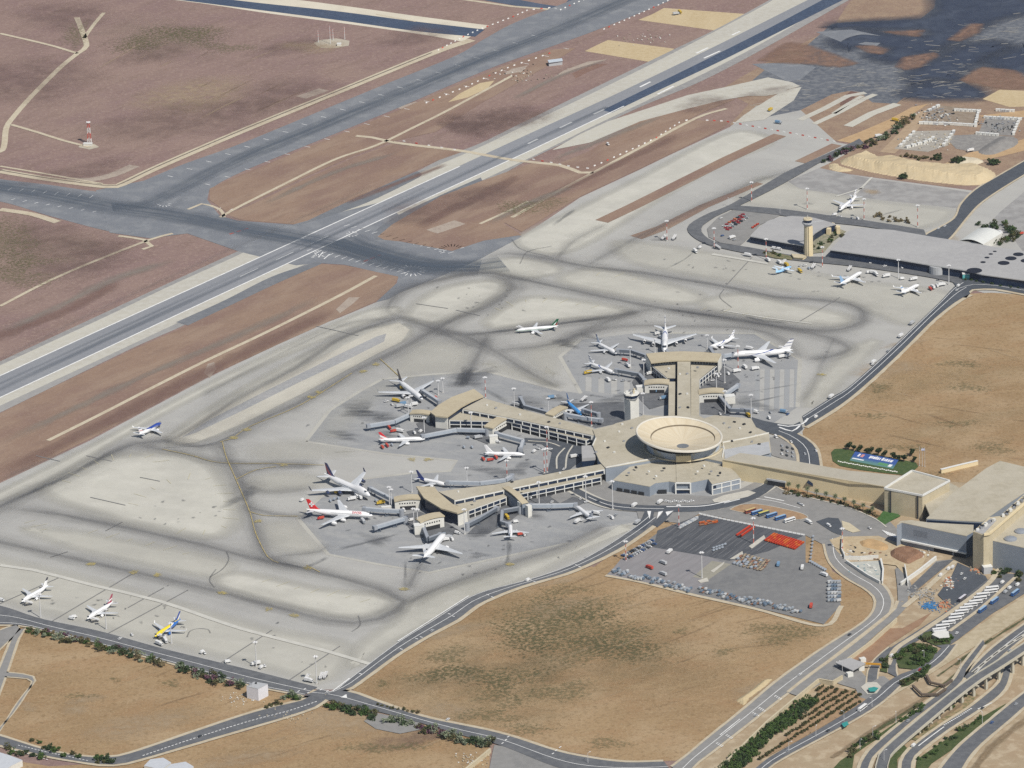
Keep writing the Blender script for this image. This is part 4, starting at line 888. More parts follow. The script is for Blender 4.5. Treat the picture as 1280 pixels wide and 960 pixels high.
def hub():
    B = Bld('terminal_building', 'star shaped tan roofed terminal hub carrying the great round dish', 'terminal', (850, 575))
    Z = 14.0
    B.block('wall', 'roof', '766,531 770,529 786,525 805,519 832,520 836,519.5 874,519.5 880,523 893,519 939,523 945,534 961,541.5 964,565 935,574 903,577 880,572 820,574 757,585 749,576 741,557 745,548 741,537', 0, Z, BLUEWALL, CONC_ROOF)
    ZS = 11.0
    B.block('wall', 'roof', '766,600 790,604 812,608 819,603.5 836,601.5 845,603 863,603 885,598.5 890,605 925,597 919,590 903,576.5 880,571 820,573 799,575 778,590', 0, ZS, BLUEWALL, CONC_ROOF)
    # portal, right hand office box and doors on the forecourt side
    px = GP('844.5,603.5 863,603.5', ZS); n = Vector((0, -1, 0))
    a, b = px
    B.part('portal', MB().bar(a + n * .6, Vector((a.x, a.y - .6, 0)), 1.3).bar(b + n * .6, Vector((b.x, b.y - .6, 0)), 1.3).bar(a + n * .6, b + n * .6, 1.2).bar(Vector((a.x, a.y - .6, 4.6)), Vector((b.x, b.y - .6, 4.6)), .9), TRIM)
    B.part('door', MB().box(a.x + 1, b.x - 1, a.y - .5, a.y - .3, .1, 4), DARKGLASS)
    B.slab('spine_strip', '845,578 864,578 863,603 845.5,603', ZS + .02, ZS + .5, CONC_ROOF)
    qa, qb = GP('890.3,605 925,597', ZS); facade(B, qa, qb, .2, ZS - 1, 3, 5.2, .1, col=1.2)
    wa, wb = GP('766.5,600.3 811.5,607.8', ZS)
    for k in range(4):
        p, q = wa.lerp(wb, .08 + .2 * k), wa.lerp(wb, .24 + .2 * k); d = Vector((.35, -.8, 0))
        B.part('garage_door', MB().add([(p.x, p.y, .1) , (q.x, q.y, .1), (q.x, q.y, 4.3), (p.x, p.y, 4.3)], [[0, 1, 2, 3]]).move(Matrix.Translation(d)), OPENING)
    p, q = GP('822,603.5 833,602', ZS); B.part('garage_door', MB().box(p.x, q.x, p.y - 1.2, p.y - .6, .1, 4.2), OPENING)
    # parapet kerbs over the star
    for s in ('757,585 790,578.5 820,573', '903,553.5 935,547.5 961,541.5', '903,553.5 905,561 903,572', '741,557 745,548'):
        pts = GP(s, Z); mb = MB()
        for u, v in zip(pts, pts[1:]): mb.bar(u + Vector((0, 0, .45)), v + Vector((0, 0, .45)), 1.0, .9)
        B.part('parapet', mb, WHITEWALL)
    B.slab('roof_terrace', '727,557 742,556.5 744.5,571.5 727.5,573', 9.5, 12.5, GREY_ROOF)
    B.part('wall', MB().prism(GP('727,557 742,556.5 744.5,571.5 727.5,573', 12.5), 0, 9.5, bottom=False), DARKGLASS)
    B.slab('roof_terrace', '905,562 961,552 963,566 935,573.5 906,573', Z + .02, Z + .35, PALEGREY)
    roof_kit(B, [(774, 540), (790, 536), (760, 560), (768, 566), (780, 552), (795, 585), (811, 590), (786, 592), (830, 586), (880, 583), (889, 590), (900, 592), (872, 590), (905, 530), (918, 528), (925, 536), (912, 535), (930, 531), (945, 545), (940, 553), (915, 552), (820, 596), (903, 560), (949, 556), (756, 552), (745, 566), (938, 541), (778, 531)], Z)
    # ------- round dish
    c = G(854, 558, Z); rimc = G(849, 542, 30.5); ring = G(853.5, 547, 26.0)
    tilt = Matrix.Rotation(R(-5.5), 4, 'Y'); tilt = Matrix.Rotation(R(1.5), 4, 'X') @ Matrix.Rotation(R(5.5), 4, 'Y')
    n = 72
    def ringpts(cc, r, z, tl): return [cc + tl @ Vector((r * math.cos(2 * math.pi * k / n), r * math.sin(2 * math.pi * k / n), z)) for k in range(n)]
    def loft(rings, name, mat, parent=None, cap=False):
        V, F = [], []
        for rr in rings: V += rr
        for j in range(len(rings) - 1):
            for k in range(n): F.append([j * n + k, j * n + (k + 1) % n, (j + 1) * n + (k + 1) % n, (j + 1) * n + k])
        if cap: F.append(list(range((len(rings) - 1) * n, len(rings) * n)))
        return B.part(name, MB().add(V, F), mat, parent, True)
    I = Matrix.Identity(4); ht = Matrix.Rotation(R(1.2), 4, 'X') @ Matrix.Rotation(R(2), 4, 'Y')
    dishm = M('dish_concrete', (.56, .48, .345), [(24, (.50, .42, .29), .6), (6, (.6, .53, .4), .5)], rough=.85)
    def rad_streaks():
        m, nt, out, b = _nodes('dish_panels'); tc = nt.nodes.new('ShaderNodeTexCoord'); sp = nt.nodes.new('ShaderNodeSeparateXYZ')
        mp = nt.nodes.new('ShaderNodeMapping'); q = c - B.c; mp.inputs['Location'].default_value = (-q.x, -q.y, 0); nt.links.new(tc.outputs['Object'], mp.inputs[0]); nt.links.new(mp.outputs[0], sp.inputs[0])
        at = nt.nodes.new('ShaderNodeMath'); at.operation = 'ARCTAN2'; nt.links.new(sp.outputs[1], at.inputs[0]); nt.links.new(sp.outputs[0], at.inputs[1])
        nz = nt.nodes.new('ShaderNodeTexNoise'); nz.noise_dimensions = '1D'; nz.inputs['Scale'].default_value = 4; nz.inputs['Detail'].default_value = 5; nt.links.new(at.outputs[0], nz.inputs['W'])
        r = nt.nodes.new('ShaderNodeMapRange'); r.inputs['From Min'].default_value = .35; r.inputs['From Max'].default_value = .65; nt.links.new(nz.outputs[0], r.inputs['Value'])
        nt.links.new(mixcol(nt, r.outputs[0], (.52, .445, .315), (.575, .51, .385)), b.inputs['Base Color']); b.inputs['Roughness'].default_value = .85; return m
    panels = rad_streaks()
    rimm = M('dish_rim', (.60, .57, .50), [(5, (.54, .51, .44), .5)], rough=.8)
    dr = loft([ringpts(rimc, 39.6, -.6, tilt), ringpts(ring, 30.6, .3, ht)], 'dish_roof', panels)
    loft([ringpts(rimc, 41.2, -1.7, tilt), ringpts(rimc, 41.2, .2, tilt), ringpts(rimc, 40.6, .5, tilt), ringpts(rimc, 39.4, -.5, tilt)], 'dish_rim', rimm, dr)
    loft([ringpts(ring, 30.6, .35, ht), ringpts(ring, 29.8, -.9, ht)], 'dish_step', M('dish_joint', (.16, .13, .09), rough=.9), dr)
    bowlc = G(853.5, 557.5, 18.6)
    loft([ringpts(ring, 30.0, -.8, ht), ringpts(ring.lerp(bowlc, .42), 22, 0, I), ringpts(ring.lerp(bowlc, .8), 12, 0, I), ringpts(bowlc, 5.6, 0, I)], 'dish_bowl', panels, dr)
    loft([ringpts(bowlc, 5.7, .1, I), ringpts(bowlc, 5.2, .1, I), ringpts(bowlc, 1, -.8, I)], 'dish_oculus', M('oculus_grey', (.16, .175, .19), rough=.4), dr, True)
    base = Vector((c.x, c.y, 0))
    loft([ringpts(rimc, 41.1, -1.75, tilt), ringpts(Vector((c.x, c.y, 20)), 31, 0, I)], 'dish_underside', M('dish_underside', (.36, .40, .46), [(9, (.32, .36, .41), .5)], rough=.7), dr)
    loft([ringpts(base, 34.5, 20, I), ringpts(base, 34.5, Z - .5, I)], 'drum', M('drum_panel', (.44, .49, .55), [(12, (.5, .44, .3), .8, .5, .6)], rough=.7))
    loft([ringpts(base, 38, Z - .2, I), ringpts(base, 38, Z + .9, I), ringpts(base, 37, Z + .9, I), ringpts(base, 37, Z, I)], 'drum_kerb', STONE)
    p = G(854.5, 577, Z); B.part('drum_stair', MB().box(p.x - 7, p.x + 7, p.y - 1, p.y + 5, Z, Z + 6), YSTONE)
hub()

def piers():
    ZU, ZL = 13.0, 8.4
    # ---- upper pier (north-west arm)
    B = Bld('pier_building', 'upper pier of the terminal, ending in a sand coloured curved roof', 'terminal pier', (650, 535))
    B.block('wall', 'roof', '578.5,511 604.5,497.5 660,513.6 741,535 752,545 739.6,543.6 642.5,523', ZL - 1, ZU, TRIM, CONC_ROOF)
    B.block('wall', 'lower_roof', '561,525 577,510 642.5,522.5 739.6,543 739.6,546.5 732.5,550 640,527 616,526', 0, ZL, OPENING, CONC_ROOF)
    a, b = GP('578.8,511.3 642.5,523.2', ZU); facade(B, a, b, ZL + .2, ZU - .7, 6, None, -.1, col=1.0)
    a, b = GP('642.5,523.2 739.6,543.9', ZU); facade(B, a, b, ZL + .2, ZU - .7, 9, None, -.1, col=1.0)
    a, b = GP('562,525.4 616,526.4', ZL); facade(B, a, b, .1, ZL, 4, 4.2, -.15, col=.9)
    a, b = GP('640,527.6 732.5,550.3', ZL); facade(B, a, b, .1, ZL, 8, 4.2, -.15, col=.9)
    a, b = GP('732.8,550.3 739.8,546.8', ZL); facade(B, a, b, .1, ZL, 1, 4.2, -.15, col=.9)
    B.slab('head_roof', '537.7,515 548,506 565,496 592.5,486 604.5,495 590,501 577,508 558.8,521 544,519.5', 13.2, 14.6, SAND_ROOF)
    B.part('head_wall', MB().prism(GP('539.5,515 549,506.5 566,497 592,488 602,495 577,508.5 559,520.5 545,519', 13.2), 0, 13.2, bottom=False, top=False), DARKGLASS)
    B.part('end_wall', MB().prism(GP('544,519.6 558.9,521.2 560,520 545.5,518.5', 13.2), 0, 13.2), WHITEWALL)
    a, b = GP('582,506 604,495.5', 13.2)
    for k in range(8):
        p, q = a.lerp(b, k / 8 + .02), a.lerp(b, k / 8 + .085); B.part('window', MB().bar(Vector((p.x + .4, p.y - .5, 12.0)), Vector((q.x + .4, q.y - .5, 12.0)), .3, 1.5), DARKGLASS)
    roof_kit(B, [(609, 507), (620, 511), (686, 528), (650, 519), (700, 530)], ZU)
    # ---- lower pier (south-west arm)
    B = Bld('pier_building', 'lower pier of the terminal, ending in a swept sand roof by the biggest jets', 'terminal pier', (650, 612))
    B.block('wall', 'roof', '548,614.5 580,610 620,605.5 725,584.5 752,580 757,585.5 638,610 568,625', ZL - 1, ZU, TRIM, CONC_ROOF)
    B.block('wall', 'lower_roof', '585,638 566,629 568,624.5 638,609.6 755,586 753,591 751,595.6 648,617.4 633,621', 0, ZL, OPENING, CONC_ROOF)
    a, b = GP('568.5,625.3 629.5,612.2', ZU); facade(B, a, b, ZL + .2, ZU - .7, 5, None, -.1, col=1.0)
    a, b = GP('638,610.3 755,586.3', ZU); facade(B, a, b, ZL + .2, ZU - .7, 10, None, -.1, col=1.0)
    a, b = GP('585.5,638.3 632.5,621.4', ZL); facade(B, a, b, .1, ZL, 6, 4.2, -.15, col=.9)
    a, b = GP('648,617.7 751,596', ZL); facade(B, a, b, .1, ZL, 9, 4.2, -.15, col=.9)
    B.slab('head_roof', '520,607.7 543,608.4 548,615 566,630 584,636.6 571.7,641 550.6,635 530,622.5', 13.2, 14.6, SAND_ROOF)
    B.part('head_wall', MB().prism(GP('522,608.4 542,609 547,615.5 565,630 582,636.6 572.5,640 551.6,634 531.5,622', 13.2), 0, 13.2, bottom=False, top=False), DARKGLASS)
    B.part('end_wall', MB().prism(GP('572.3,641.2 584.3,636.9 583,635.8 571.5,640', 13.2), 0, 13.2), WHITEWALL)
    roof_kit(B, [(573, 615), (593, 627), (640, 603), (700, 592), (655, 612)], ZU)
    # ---- north pier
    B = Bld('pier_building', 'north pier of the terminal with two triangular roof wings under a sand band', 'terminal pier', (855, 490))
    B.block('wall', 'roof', '846.8,450.5 863,450.5 863.5,520.5 846.5,520.5', 0, 13.4, BLUEWALL, CONC_ROOF)
    B.block('wall', 'lower_roof', '814.5,456 845,452.5 845,472.5 834,472.5', 0, 9, DARKGLASS, CONC_ROOF)
    B.block('wall', 'lower_roof', '863.6,452.5 895.6,456 874,474 863.6,474', 0, 9, DARKGLASS, CONC_ROOF)
    B.block('wall', 'aisle_roof', '863.8,472 874,472 874,520 863.8,520.5', 0, 9.6, BLUEWALL, CONC_ROOF)
    B.block('wall', 'aisle_roof', '836,477 844,477 843.5,520.5 835.5,520.5', 0, 9.6, BLUEWALL, CONC_ROOF)
    B.slab('head_roof', '807.5,442 830,439.8 854.5,439 880,440 901.6,442 896.7,451.5 880,450.6 863,450 847,450 830,451.2 813.8,453', 13.8, 15.2, SAND_ROOF)
    B.part('head_wall', MB().prism(GP('809,443 854,440.5 900,443 895.5,450.6 863,449.5 847,449.5 815,452', 13.8), 0, 13.8, bottom=False, top=False), BLUEWALL)
    for a, b, n_ in (((814.5, 454.5), (846, 452), 9), ((864, 452), (896, 453.5), 9)):
        a, b = G(*a, 12), G(*b, 12)
        for k in range(n_):
            p, q = a.lerp(b, (k + .2) / n_), a.lerp(b, (k + .8) / n_); B.part('window', MB().add([(p.x, p.y - 2.2, 11.2), (q.x, q.y - 2.2, 11.2), (q.x, q.y - 2.2, 13), (p.x, p.y - 2.2, 13)], [[0, 1, 2, 3]]), OPENING)
    B.part('end_wall', MB().prism(GP('896.8,452 901.5,443 902,443.4 897.4,452.6', 13.8), 0, 13.8), WHITEWALL)
    B.part('end_wall', MB().prism(GP('813.2,453 807.2,442.6 808,442.4 814,452.7', 13.8), 0, 13.8), WHITEWALL)
    a, b = GP('896,457 874.5,474.2', 9.3); facade(B, b, a, .1, 9, 6, 4.4, -.2, col=.9)
    a, b = GP('814.5,456.4 834,473', 9.3); facade(B, a, b, .1, 9, 6, 4.4, -.2, col=.7)
    roof_kit(B, [(850, 468), (859, 468), (850, 493), (859, 493), (850, 510), (860, 510), (836, 461), (872, 460)], 13.4)
piers()

def nodes():
    """gate houses where the boarding bridges leave the piers: white wall, row of slots, vaulted roof"""
    def node(l, r, h, depth, label, bulge=2.2, flip=1):
        a, b = G(*l), G(*r); u = (b - a).normalized(); n = Vector((-u.y, u.x, 0)); W = (b - a).length
        B = Bld('gate_house', label, 'gate house', ((l[0] + r[0]) / 2, (l[1] + r[1]) / 2), 'gate houses on the piers'); B.c = Vector((a.x, a.y, 0)); B.o.location = B.c
        B.part('wall', MB().prism([a, b, b + n * depth, a + n * depth], 0, h), WHITEWALL)
        N = 10; V, F = [], []
        for k in range(N + 1):
            t = k / N; z = h + .15 + bulge * math.sin(math.pi * (t * .75 + .08 if flip > 0 else 1 - (t * .75 + .08)))
            p = a + u * (W * t * 1.04 - .02 * W); V += [p - n * .8 + Vector((0, 0, z)), p + n * (depth + .6) + Vector((0, 0, z)), p - n * .8 + Vector((0, 0, z - 1.4)), p + n * (depth + .6) + Vector((0, 0, z - 1.4))]
        for k in range(N):
            i = 4 * k; F += [[i, i + 4, i + 5, i + 1], [i + 2, i + 3, i + 7, i + 6], [i, i + 2, i + 6, i + 4], [i + 1, i + 5, i + 7, i + 3]]
        F += [[0, 1, 3, 2], [4 * N, 4 * N + 2, 4 * N + 3, 4 * N + 1]]
        B.part('vaulted_roof', MB().add(V, F), SAND_ROOF)
        B.part('opening', MB().box(0, W * .62, -.25, .2, .1, h * .42, math.atan2(u.y, u.x), a + u * W * .2), OPENING)
        for k in range(7):
            B.part('slot_window', MB().box(0, W * .05, -.2, .15, h * .66, h * .78, math.atan2(u.y, u.x), a + u * W * (.17 + .1 * k)), OPENING)
    node((494, 638.5), (525.5, 636.5), 9.5, 9, 'white gate house with vaulted roof nearest the red tailed four engined jet')
    node((526, 666), (555.5, 659), 10.5, 9, 'white gate house with vaulted roof just below the swept end of the lower pier')
    node((513, 527), (537, 529), 8.5, 8, 'white gate house beside the end wall of the upper pier', 1.6)
    node((616, 547), (640, 533), 9.5, 9, 'white gate house part way along the front of the upper pier', 2.4)
    node((806, 492), (836, 492), 9.5, 10, 'white gate house on the left flank of the north pier')
    node((874, 504), (905, 503), 9.5, 10, 'white gate house on the right flank of the north pier', 2.2, -1)
    node((691, 528), (709, 518), 7, 8, 'white gate house behind the upper pier by the sky blue jet', 1.4)
    # gate house across the front of the lower pier
    B = Bld('gate_house', 'gate house with a curved sand fin roof straddling the front of the lower pier', 'gate house', (650, 640), 'gate houses on the piers')
    a, b = G(632, 625), G(657, 643.5); u = (b - a).normalized(); n = Vector((-u.y, u.x, 0)); W = (b - a).length
    N = 10; V, F = [], []
    for k in range(N + 1):
        t = k / N; p = a + u * W * t; z = 12.6 + 2.6 * math.sin(math.pi * min(1, t * .8 + .12)) - 1.5 * t
        V += [p - n * 3.4 + Vector((0, 0, z)), p + n * 3.4 + Vector((0, 0, z)), p - n * 3.4 + Vector((0, 0, z - 1)), p + n * 3.4 + Vector((0, 0, z - 1))]
    for k in range(N): i = 4 * k; F += [[i, i + 4, i + 5, i + 1], [i + 2, i + 3, i + 7, i + 6], [i, i + 2, i + 6, i + 4], [i + 1, i + 5, i + 7, i + 3]]
    F += [[0, 1, 3, 2], [4 * N, 4 * N + 2, 4 * N + 3, 4 * N + 1]]
    B.part('vaulted_roof', MB().add(V, F), SAND_ROOF)
    B.part('wall', MB().prism([a - n * 3, b - n * 3, b + n * 3, a + n * 3], 0, 11.4), BLUEWALL)
    for x, y in ((651, 641.5), (661, 646)): p = G(x, y); B.part('tower_wall', MB().box(-2.2, 2.2, -2.2, 2.2, 0, 11.8, .6, p), WHITEWALL)
    for (x, y, w_, d_, h_, lb) in ((524, 667, 9, 7, 9, 'small cream block at the foot of the lower gate house'), (617, 553, 8, 5, 7, 'small cream stair block in front of the upper pier gate house'), (912, 504, 10, 7, 8, 'small cream block right of the north pier gate house'), (483, 637, 9, 3, 3, 'low white hut beneath the twin light masts'), (800, 490, 7, 6, 6, 'cream stair block left of the north pier')):
        q = Bld('stair_block', lb, 'stair block', (x, y)); p = q.c
        q.part('wall', MB().box(-w_ / 2, w_ / 2, -d_ / 2, d_ / 2, 0, h_, .15, p), WHITEWALL); q.part('roof', MB().box(-w_ / 2 - .2, w_ / 2 + .2, -d_ / 2 - .2, d_ / 2 + .2, h_, h_ + .4, .15, p), TRIM)
    # ramp control tower
    B = Bld('control_tower', 'short white control tower between the piers with a dark glazed cab', 'control tower', (790, 526)); p = B.c
    def octo(r0, r1, z0, z1, n=8): return MB().cyl(p, r0, r1, z0, z1, n)
    B.part('shaft', MB().box(-5.4, 5.4, -4.6, 4.6, 0, 23, R(38), p), WHITEWALL); B.part('cab_base', octo(6.0, 7.4, 23, 25), TRIM); B.part('cab_window', octo(6.9, 7.8, 25, 28.4), DARKGLASS); B.part('cab_roof', octo(7.9, 7.5, 28.4, 29.4), WHITEWALL)
    for i, (dx, dy) in enumerate(((-4, 1), (-1, 3), (2, -2), (4, 2), (0, -4), (3, 4))): B.part('roof_unit', MB().box(-1.1, 1.1, -.9, .9, 29.4, 31 + .5 * (i % 3), i, p + Vector((dx, dy, 0))), [TRIM, METAL, STONE][i % 3])
nodes()

def landside():
    Y = 18.0
    B = Bld('connector_building', 'long yellow stone connector from the hub to the arrivals hall', 'terminal wing', (1010, 605))
    B.block('wall', 'roof', '903,575 960,584 1020,593.7 1060,600 1107,609 1140,596 1060,588 1020,581 970,572 925,566', 0, Y, YSTONE, M('roof_connector', (.41, .38, .31), [(20, (.37, .34, .275), .7), (3, (.44, .41, .34), .4)], rough=.9))
    a, b = GP('903,575 1107,609', Y); mb = MB(); mb.bar(a + Vector((0, 0, .3)), b + Vector((0, 0, .3)), .8, .8); B.part('parapet', mb, STONE)
    def onwall(x, z): t = (x - 903) / 204; p = a.lerp(b, t); return Vector((p.x, p.y - .35, z))
    B.part('road_portal', MB().add([onwall(960, 0) + Vector((0, -.5, 0)), onwall(982, 0) + Vector((0, -.5, 0)), onwall(982, 5.6) + Vector((0, -.5, 0)), onwall(960, 5.6) + Vector((0, -.5, 0))], [[0, 1, 2, 3]]), OPENING)
    B.part('portal_lintel', MB().bar(onwall(959, 6.4), onwall(983, 6.4), 1.4, 1.6), PALEGREY)
    p = onwall(1010, 5); B.part('skew_window', MB().bar(p + Vector((0, -.3, 6)), p + Vector((7, -.1, 1)), 1.4, 2.6), DARKGLASS)
    # arrivals complex
    B = Bld('arrivals_hall', 'arrivals hall with a stone cube, wide tan roof and a tall stone tower', 'terminal', (1190, 640))
    h = 23
    B.block('wall', 'roof', '1105.5,611.5 1128,616 1153,620.5 1187,602 1140,589.5', 0, h, STONE, CONC_ROOF)
    pts = GP('1105.5,611.5 1153,620.5 1187,602 1140,589.5', h); mb = MB()
    for u, v in zip(pts, pts[1:] + pts[:1]): mb.bar(u + Vector((0, 0, .8)), v + Vector((0, 0, .8)), 1.2, 1.8)
    B.part('parapet', mb, TRIM)
    for x, y in ((1113, 613.2), (1147, 619.6)): p = G(x, y, h); B.part('joint', MB().box(p.x - .7, p.x + .7, p.y - .4, p.y + 1.2, 0, h - .2), OPENING)
    B.slab('roof_apron', '1153,622 1187,603 1200,610 1164,648', 12, 14, CONC_ROOF)
    B.block('wall', 'roof', '1158,648 1190,617 1233,585 1250,576 1300,588 1345,592 1300,603 1262,628 1228,652 1195,650.5', 0, 21, BLUEWALL, CONC_ROOF)
    a, b = GP('1158.5,648.6 1227,652.6', 21); B.part('window_band', MB().add([(a.x, a.y - .5, 15.5), (b.x, b.y - .5, 15.5), (b.x, b.y - .5, 20), (a.x, a.y - .5, 20)], [[0, 1, 2, 3]]), DARKGLASS)
    B.block('wall', 'lower_roof', '1121,656 1127,653 1165,661 1208,669.8 1216.5,665 1217,656 1195,655 1160,653 1140,650 1126,651', 0, 22, BLUEWALL, CONC_ROOF)
    B.slab('dark_flank', '1208.6,670 1216.8,665.2 1217.2,664.6 1209,669.4', .2, 21.8, M('flank_blue', (.15, .19, .26), rough=.6))
    a, b = GP('1127,653 1208,669.8', 22)
    def onw(t, z): p = a.lerp(b, t); return Vector((p.x, p.y - .25, z))
    B.part('louvre', MB().add([onw(.19, 12), onw(.40, 12), onw(.40, 17.5), onw(.19, 17.5)], [[0, 1, 2, 3]]), M('louvre_grey', (.21, .24, .28), [(1.2, (.16, .18, .21), .8)], rough=.7))
    B.part('ledge', MB().bar(onw(0, 5.4) + Vector((0, -1, 0)), onw(1, 5.4) + Vector((0, -1, 0)), 2, 1.4), TRIM)
    B.part('undercroft', MB().add([onw(.5, .1) + Vector((0, -.4, 0)), onw(.78, .1) + Vector((0, -.4, 0)), onw(.78, 4) + Vector((0, -.4, 0)), onw(.5, 4) + Vector((0, -.4, 0))], [[0, 1, 2, 3]]), OPENING)
    B.part('undercroft', MB().add([onw(.81, .1) + Vector((0, -.4, 0)), onw(.99, .1) + Vector((0, -.4, 0)), onw(.99, 4) + Vector((0, -.4, 0)), onw(.81, 4) + Vector((0, -.4, 0))], [[0, 1, 2, 3]]), OPENING)
    H = 36
    B.part('tower', MB().prism(GP('1216.3,664.5 1229.5,669 1236.5,668 1262,646 1300,613 1290,609 1250,645 1236,646.5', H), 0, H), STONE)
    B.slab('tower_roof', '1218.5,664.3 1229,667.6 1246,650 1238,648', H + .02, H + .35, GREY_ROOF)
    mb = MB(); q = GP('1229.7,669.4 1236.7,668.3 1263,646 1301,613', H)
    for u, v in zip(q, q[1:]): mb.bar(u + Vector((0, 0, .9)), v + Vector((0, 0, .9)), 1.6, 2)
    B.part('tower_parapet', mb, YSTONE)
    for i in range(26):
        t = max(0, i - 8) / 18; x, y = (1222 + i * 2.6 + (i % 2) * 2, 663 - i * 1.7) if i < 8 else (1254 + 42 * t + (i % 2) * 2, 646 - 36 * t); p = G(x, y, H); p.z = 0
        B.part('roof_unit', MB().box(-1.3, 1.3, -1.2, 1.2, H + .3, H + 1.7 + .5 * (i % 3), i * .6, p), [TRIM, METAL, OPENING, WHITEWALL][i % 4])
    B.block('wall', 'roof', '1236,674.5 1258,679.6 1290,687 1345,698 1345,620 1300,615 1262,648', 0, 27, BLUEWALL, CONC_ROOF)
    for x, y in ((1263, 674), (1276, 664.5), (1290, 655)):
        p = G(x, y, 27); B.part('skylight', MB().lathe(p, [(6, 0), (5.8, 1.0), (3.5, 2.2), (.2, 2.6)], 18), M('skylight_grey', (.25, .27, .3), rough=.3))
    # ramps and huts at its foot
    q = Bld('plant_cabin', 'grey metal cabin at the foot of the tall stone tower', 'cabin', (1234, 716)); q.part('wall', MB().box(-4, 4, -3, 3, 0, 6.5, .2, q.c), PALEGREY); q.part('roof', MB().box(-4.2, 4.2, -3.2, 3.2, 6.5, 6.9, .2, q.c), TRIM)
    q = Bld('storage_tank', 'cream round tank beside the grey metal cabin', 'tank', (1241, 708)); q.part('shell', MB().cyl(q.c, 3, 3, 0, 5.5, 16), STONE); q.part('lid', MB().cyl(q.c, 3.1, 1, 5.5, 6.4, 16), YSTONE)
landside()

def east_terminal():
    B = Bld('terminal_building', 'low terminal with a huge plain grey roof and round holes at its right end', 'terminal', (1150, 325)); h = 10.5
    B.block('wall', 'roof', '1038,311.4 1048,301 1060.6,289 1068,286 1077.5,284.7 1117,287.5 1160,295 1201,301.5 1252,310 1280,314 1345,322 1345,359 1280,349.4 1250,345.5 1226.5,342 1207,337 1160,330 1117,322.6 1075,316.5', 0, h, DARKGLASS, GREY_ROOF, th=1.2)
    mb = MB(); pts = GP('1038,311.6 1075,316.8 1117,322.9 1160,330.3 1207,337.3 1226.5,342.3 1280,349.7 1345,359.4', h)
    for u, v in zip(pts, pts[1:]): mb.bar(u + Vector((0, -.3, -.5)), v + Vector((0, -.3, -.5)), .8, 1.2)
    B.part('roof_edge', mb, M('roof_edge_pale', (.48, .48, .47), rough=.6))
    hole = M('roof_hole', (.018, .02, .03), rough=.6)
    for x, y, r in ((1228.8, 327.8, 2.8), (1233.7, 322, 2.6), (1238.5, 317.6, 2.3), (1243.5, 314.3, 2), (1254.6, 328.8, 6.2), (1263.6, 323, 6), (1273, 318, 5.6), (1283, 326, 6), (1218, 338.2, 8)):
        p = G(x, y, h); B.part('roof_opening', MB().cyl((p.x, p.y), r, r, h + .03, h + .18, 26), hole)
    a, b = GP('1117,322.8 1207,337.2', h)
    B.part('white_drum', MB().cyl(a.lerp(b, .62) + Vector((0, 5, 0)), 9, 9, .1, h - 1.4, 20), PALEGREY)
    q = Bld('kiosk', 'turquoise kiosk under the round notch of the grey roof', 'kiosk', (1209, 349)); q.part('wall', MB().box(-5, 5, -3, 3, 0, 6.5, 0, q.c), M('turquoise', (.12, .42, .42), rough=.5)); q.part('roof', MB().box(-5.3, 5.3, -3.3, 3.3, 6.5, 7, 0, q.c), TRIM)
    B = Bld('pavilion', 'fan shaped grey roofed pavilion left of the tall control tower', 'pavilion', (985, 300)); h = 8.5
    B.block('wall', 'roof', '938,294.5 943,289 951,282 960,276 971,272 990,269.8 1015,271.5 1032,276 1045,280 1030,284 1019,291 1008,302 1004,306.5 970,300.5', 0, h, DARKGLASS, GREY_ROOF, th=1)
    mb = MB(); pts = GP('938,294.8 970,300.8 1004,306.8', h)
    for u, v in zip(pts, pts[1:]): mb.bar(u + Vector((0, -.3, -.4)), v + Vector((0, -.3, -.4)), .7, 1.1)
    B.part('roof_edge', mb, MATS['roof_edge_pale'])
    B = Bld('control_tower', 'tall sandy control tower in front of the fan shaped pavilion', 'control tower', (1010, 319)); p = B.c
    B.part('shaft', MB().cyl(p, 4.3, 3.9, 0, 33.5, 10), STONE); B.part('painted_lit_side', MB().box(-1.6, 3.4, -4.6, -2, 0, 33, R(28), p), YSTONE)  # brighter yellow box paints the sunlit side onto the shaft
    B.part('cab_base', MB().cyl(p, 4.2, 5.6, 33.5, 36, 10), PALEGREY); B.part('gallery', MB().cyl(p, 6, 6, 36, 37.2, 12), PALEGREY); B.part('cab_window', MB().cyl(p, 4.2, 4.8, 37.2, 40.4, 10), DARKGLASS); B.part('cab_roof', MB().cyl(p, 5.2, 4.6, 40.4, 41.6, 10), STONE)
    B.part('aerial', MB().bar(p + Vector((0, 0, 41.6)), p + Vector((0, 0, 45)), .3), TRIM); B.part('radar_arm', MB().bar(p + Vector((5.5, 1, 36.6)), p + Vector((17, 4, 36.6)), 1.2, 1.0), PALEGREY)
    q = Bld('annex_building', 'low sandstone annex curling from the foot of the tall control tower', 'annex', (998, 320)); q.part('wall', MB().prism(GP('989,317 1003,318 1008,320 1004,322.5 992,321.5', 3), 0, 3, top=False), YSTONE); q.part('roof', MB().prism(GP('989,317 1003,318 1008,320 1004,322.5 992,321.5', 3.4), 3, 3.4), STONE)
    q = Bld('courtyard_pergola', 'yellow stepped pergola among shrubs between the two grey roofs', 'pergola', (1037, 292)); 
    for i, (x, y) in enumerate(((1027, 292), (1033, 289), (1040, 288), (1046, 289), (1036, 293), (1048, 292))): pp = G(x, y); q.part('pillar_block', MB().box(-2.6, 2.6, -2, 2, 0, 6 + (i % 3), .3 * i, pp), YSTONE)
    B = Bld('white_hall', 'white vaulted hall roof behind the grey roofed terminal', 'hall', (1228, 305)); h = 8
    B.part('wall', MB().prism(GP('1200,300.5 1215,302.5 1229,305.5 1252.5,291 1238,285 1222.5,285.6', h), 0, h, top=False), WHITEWALL)
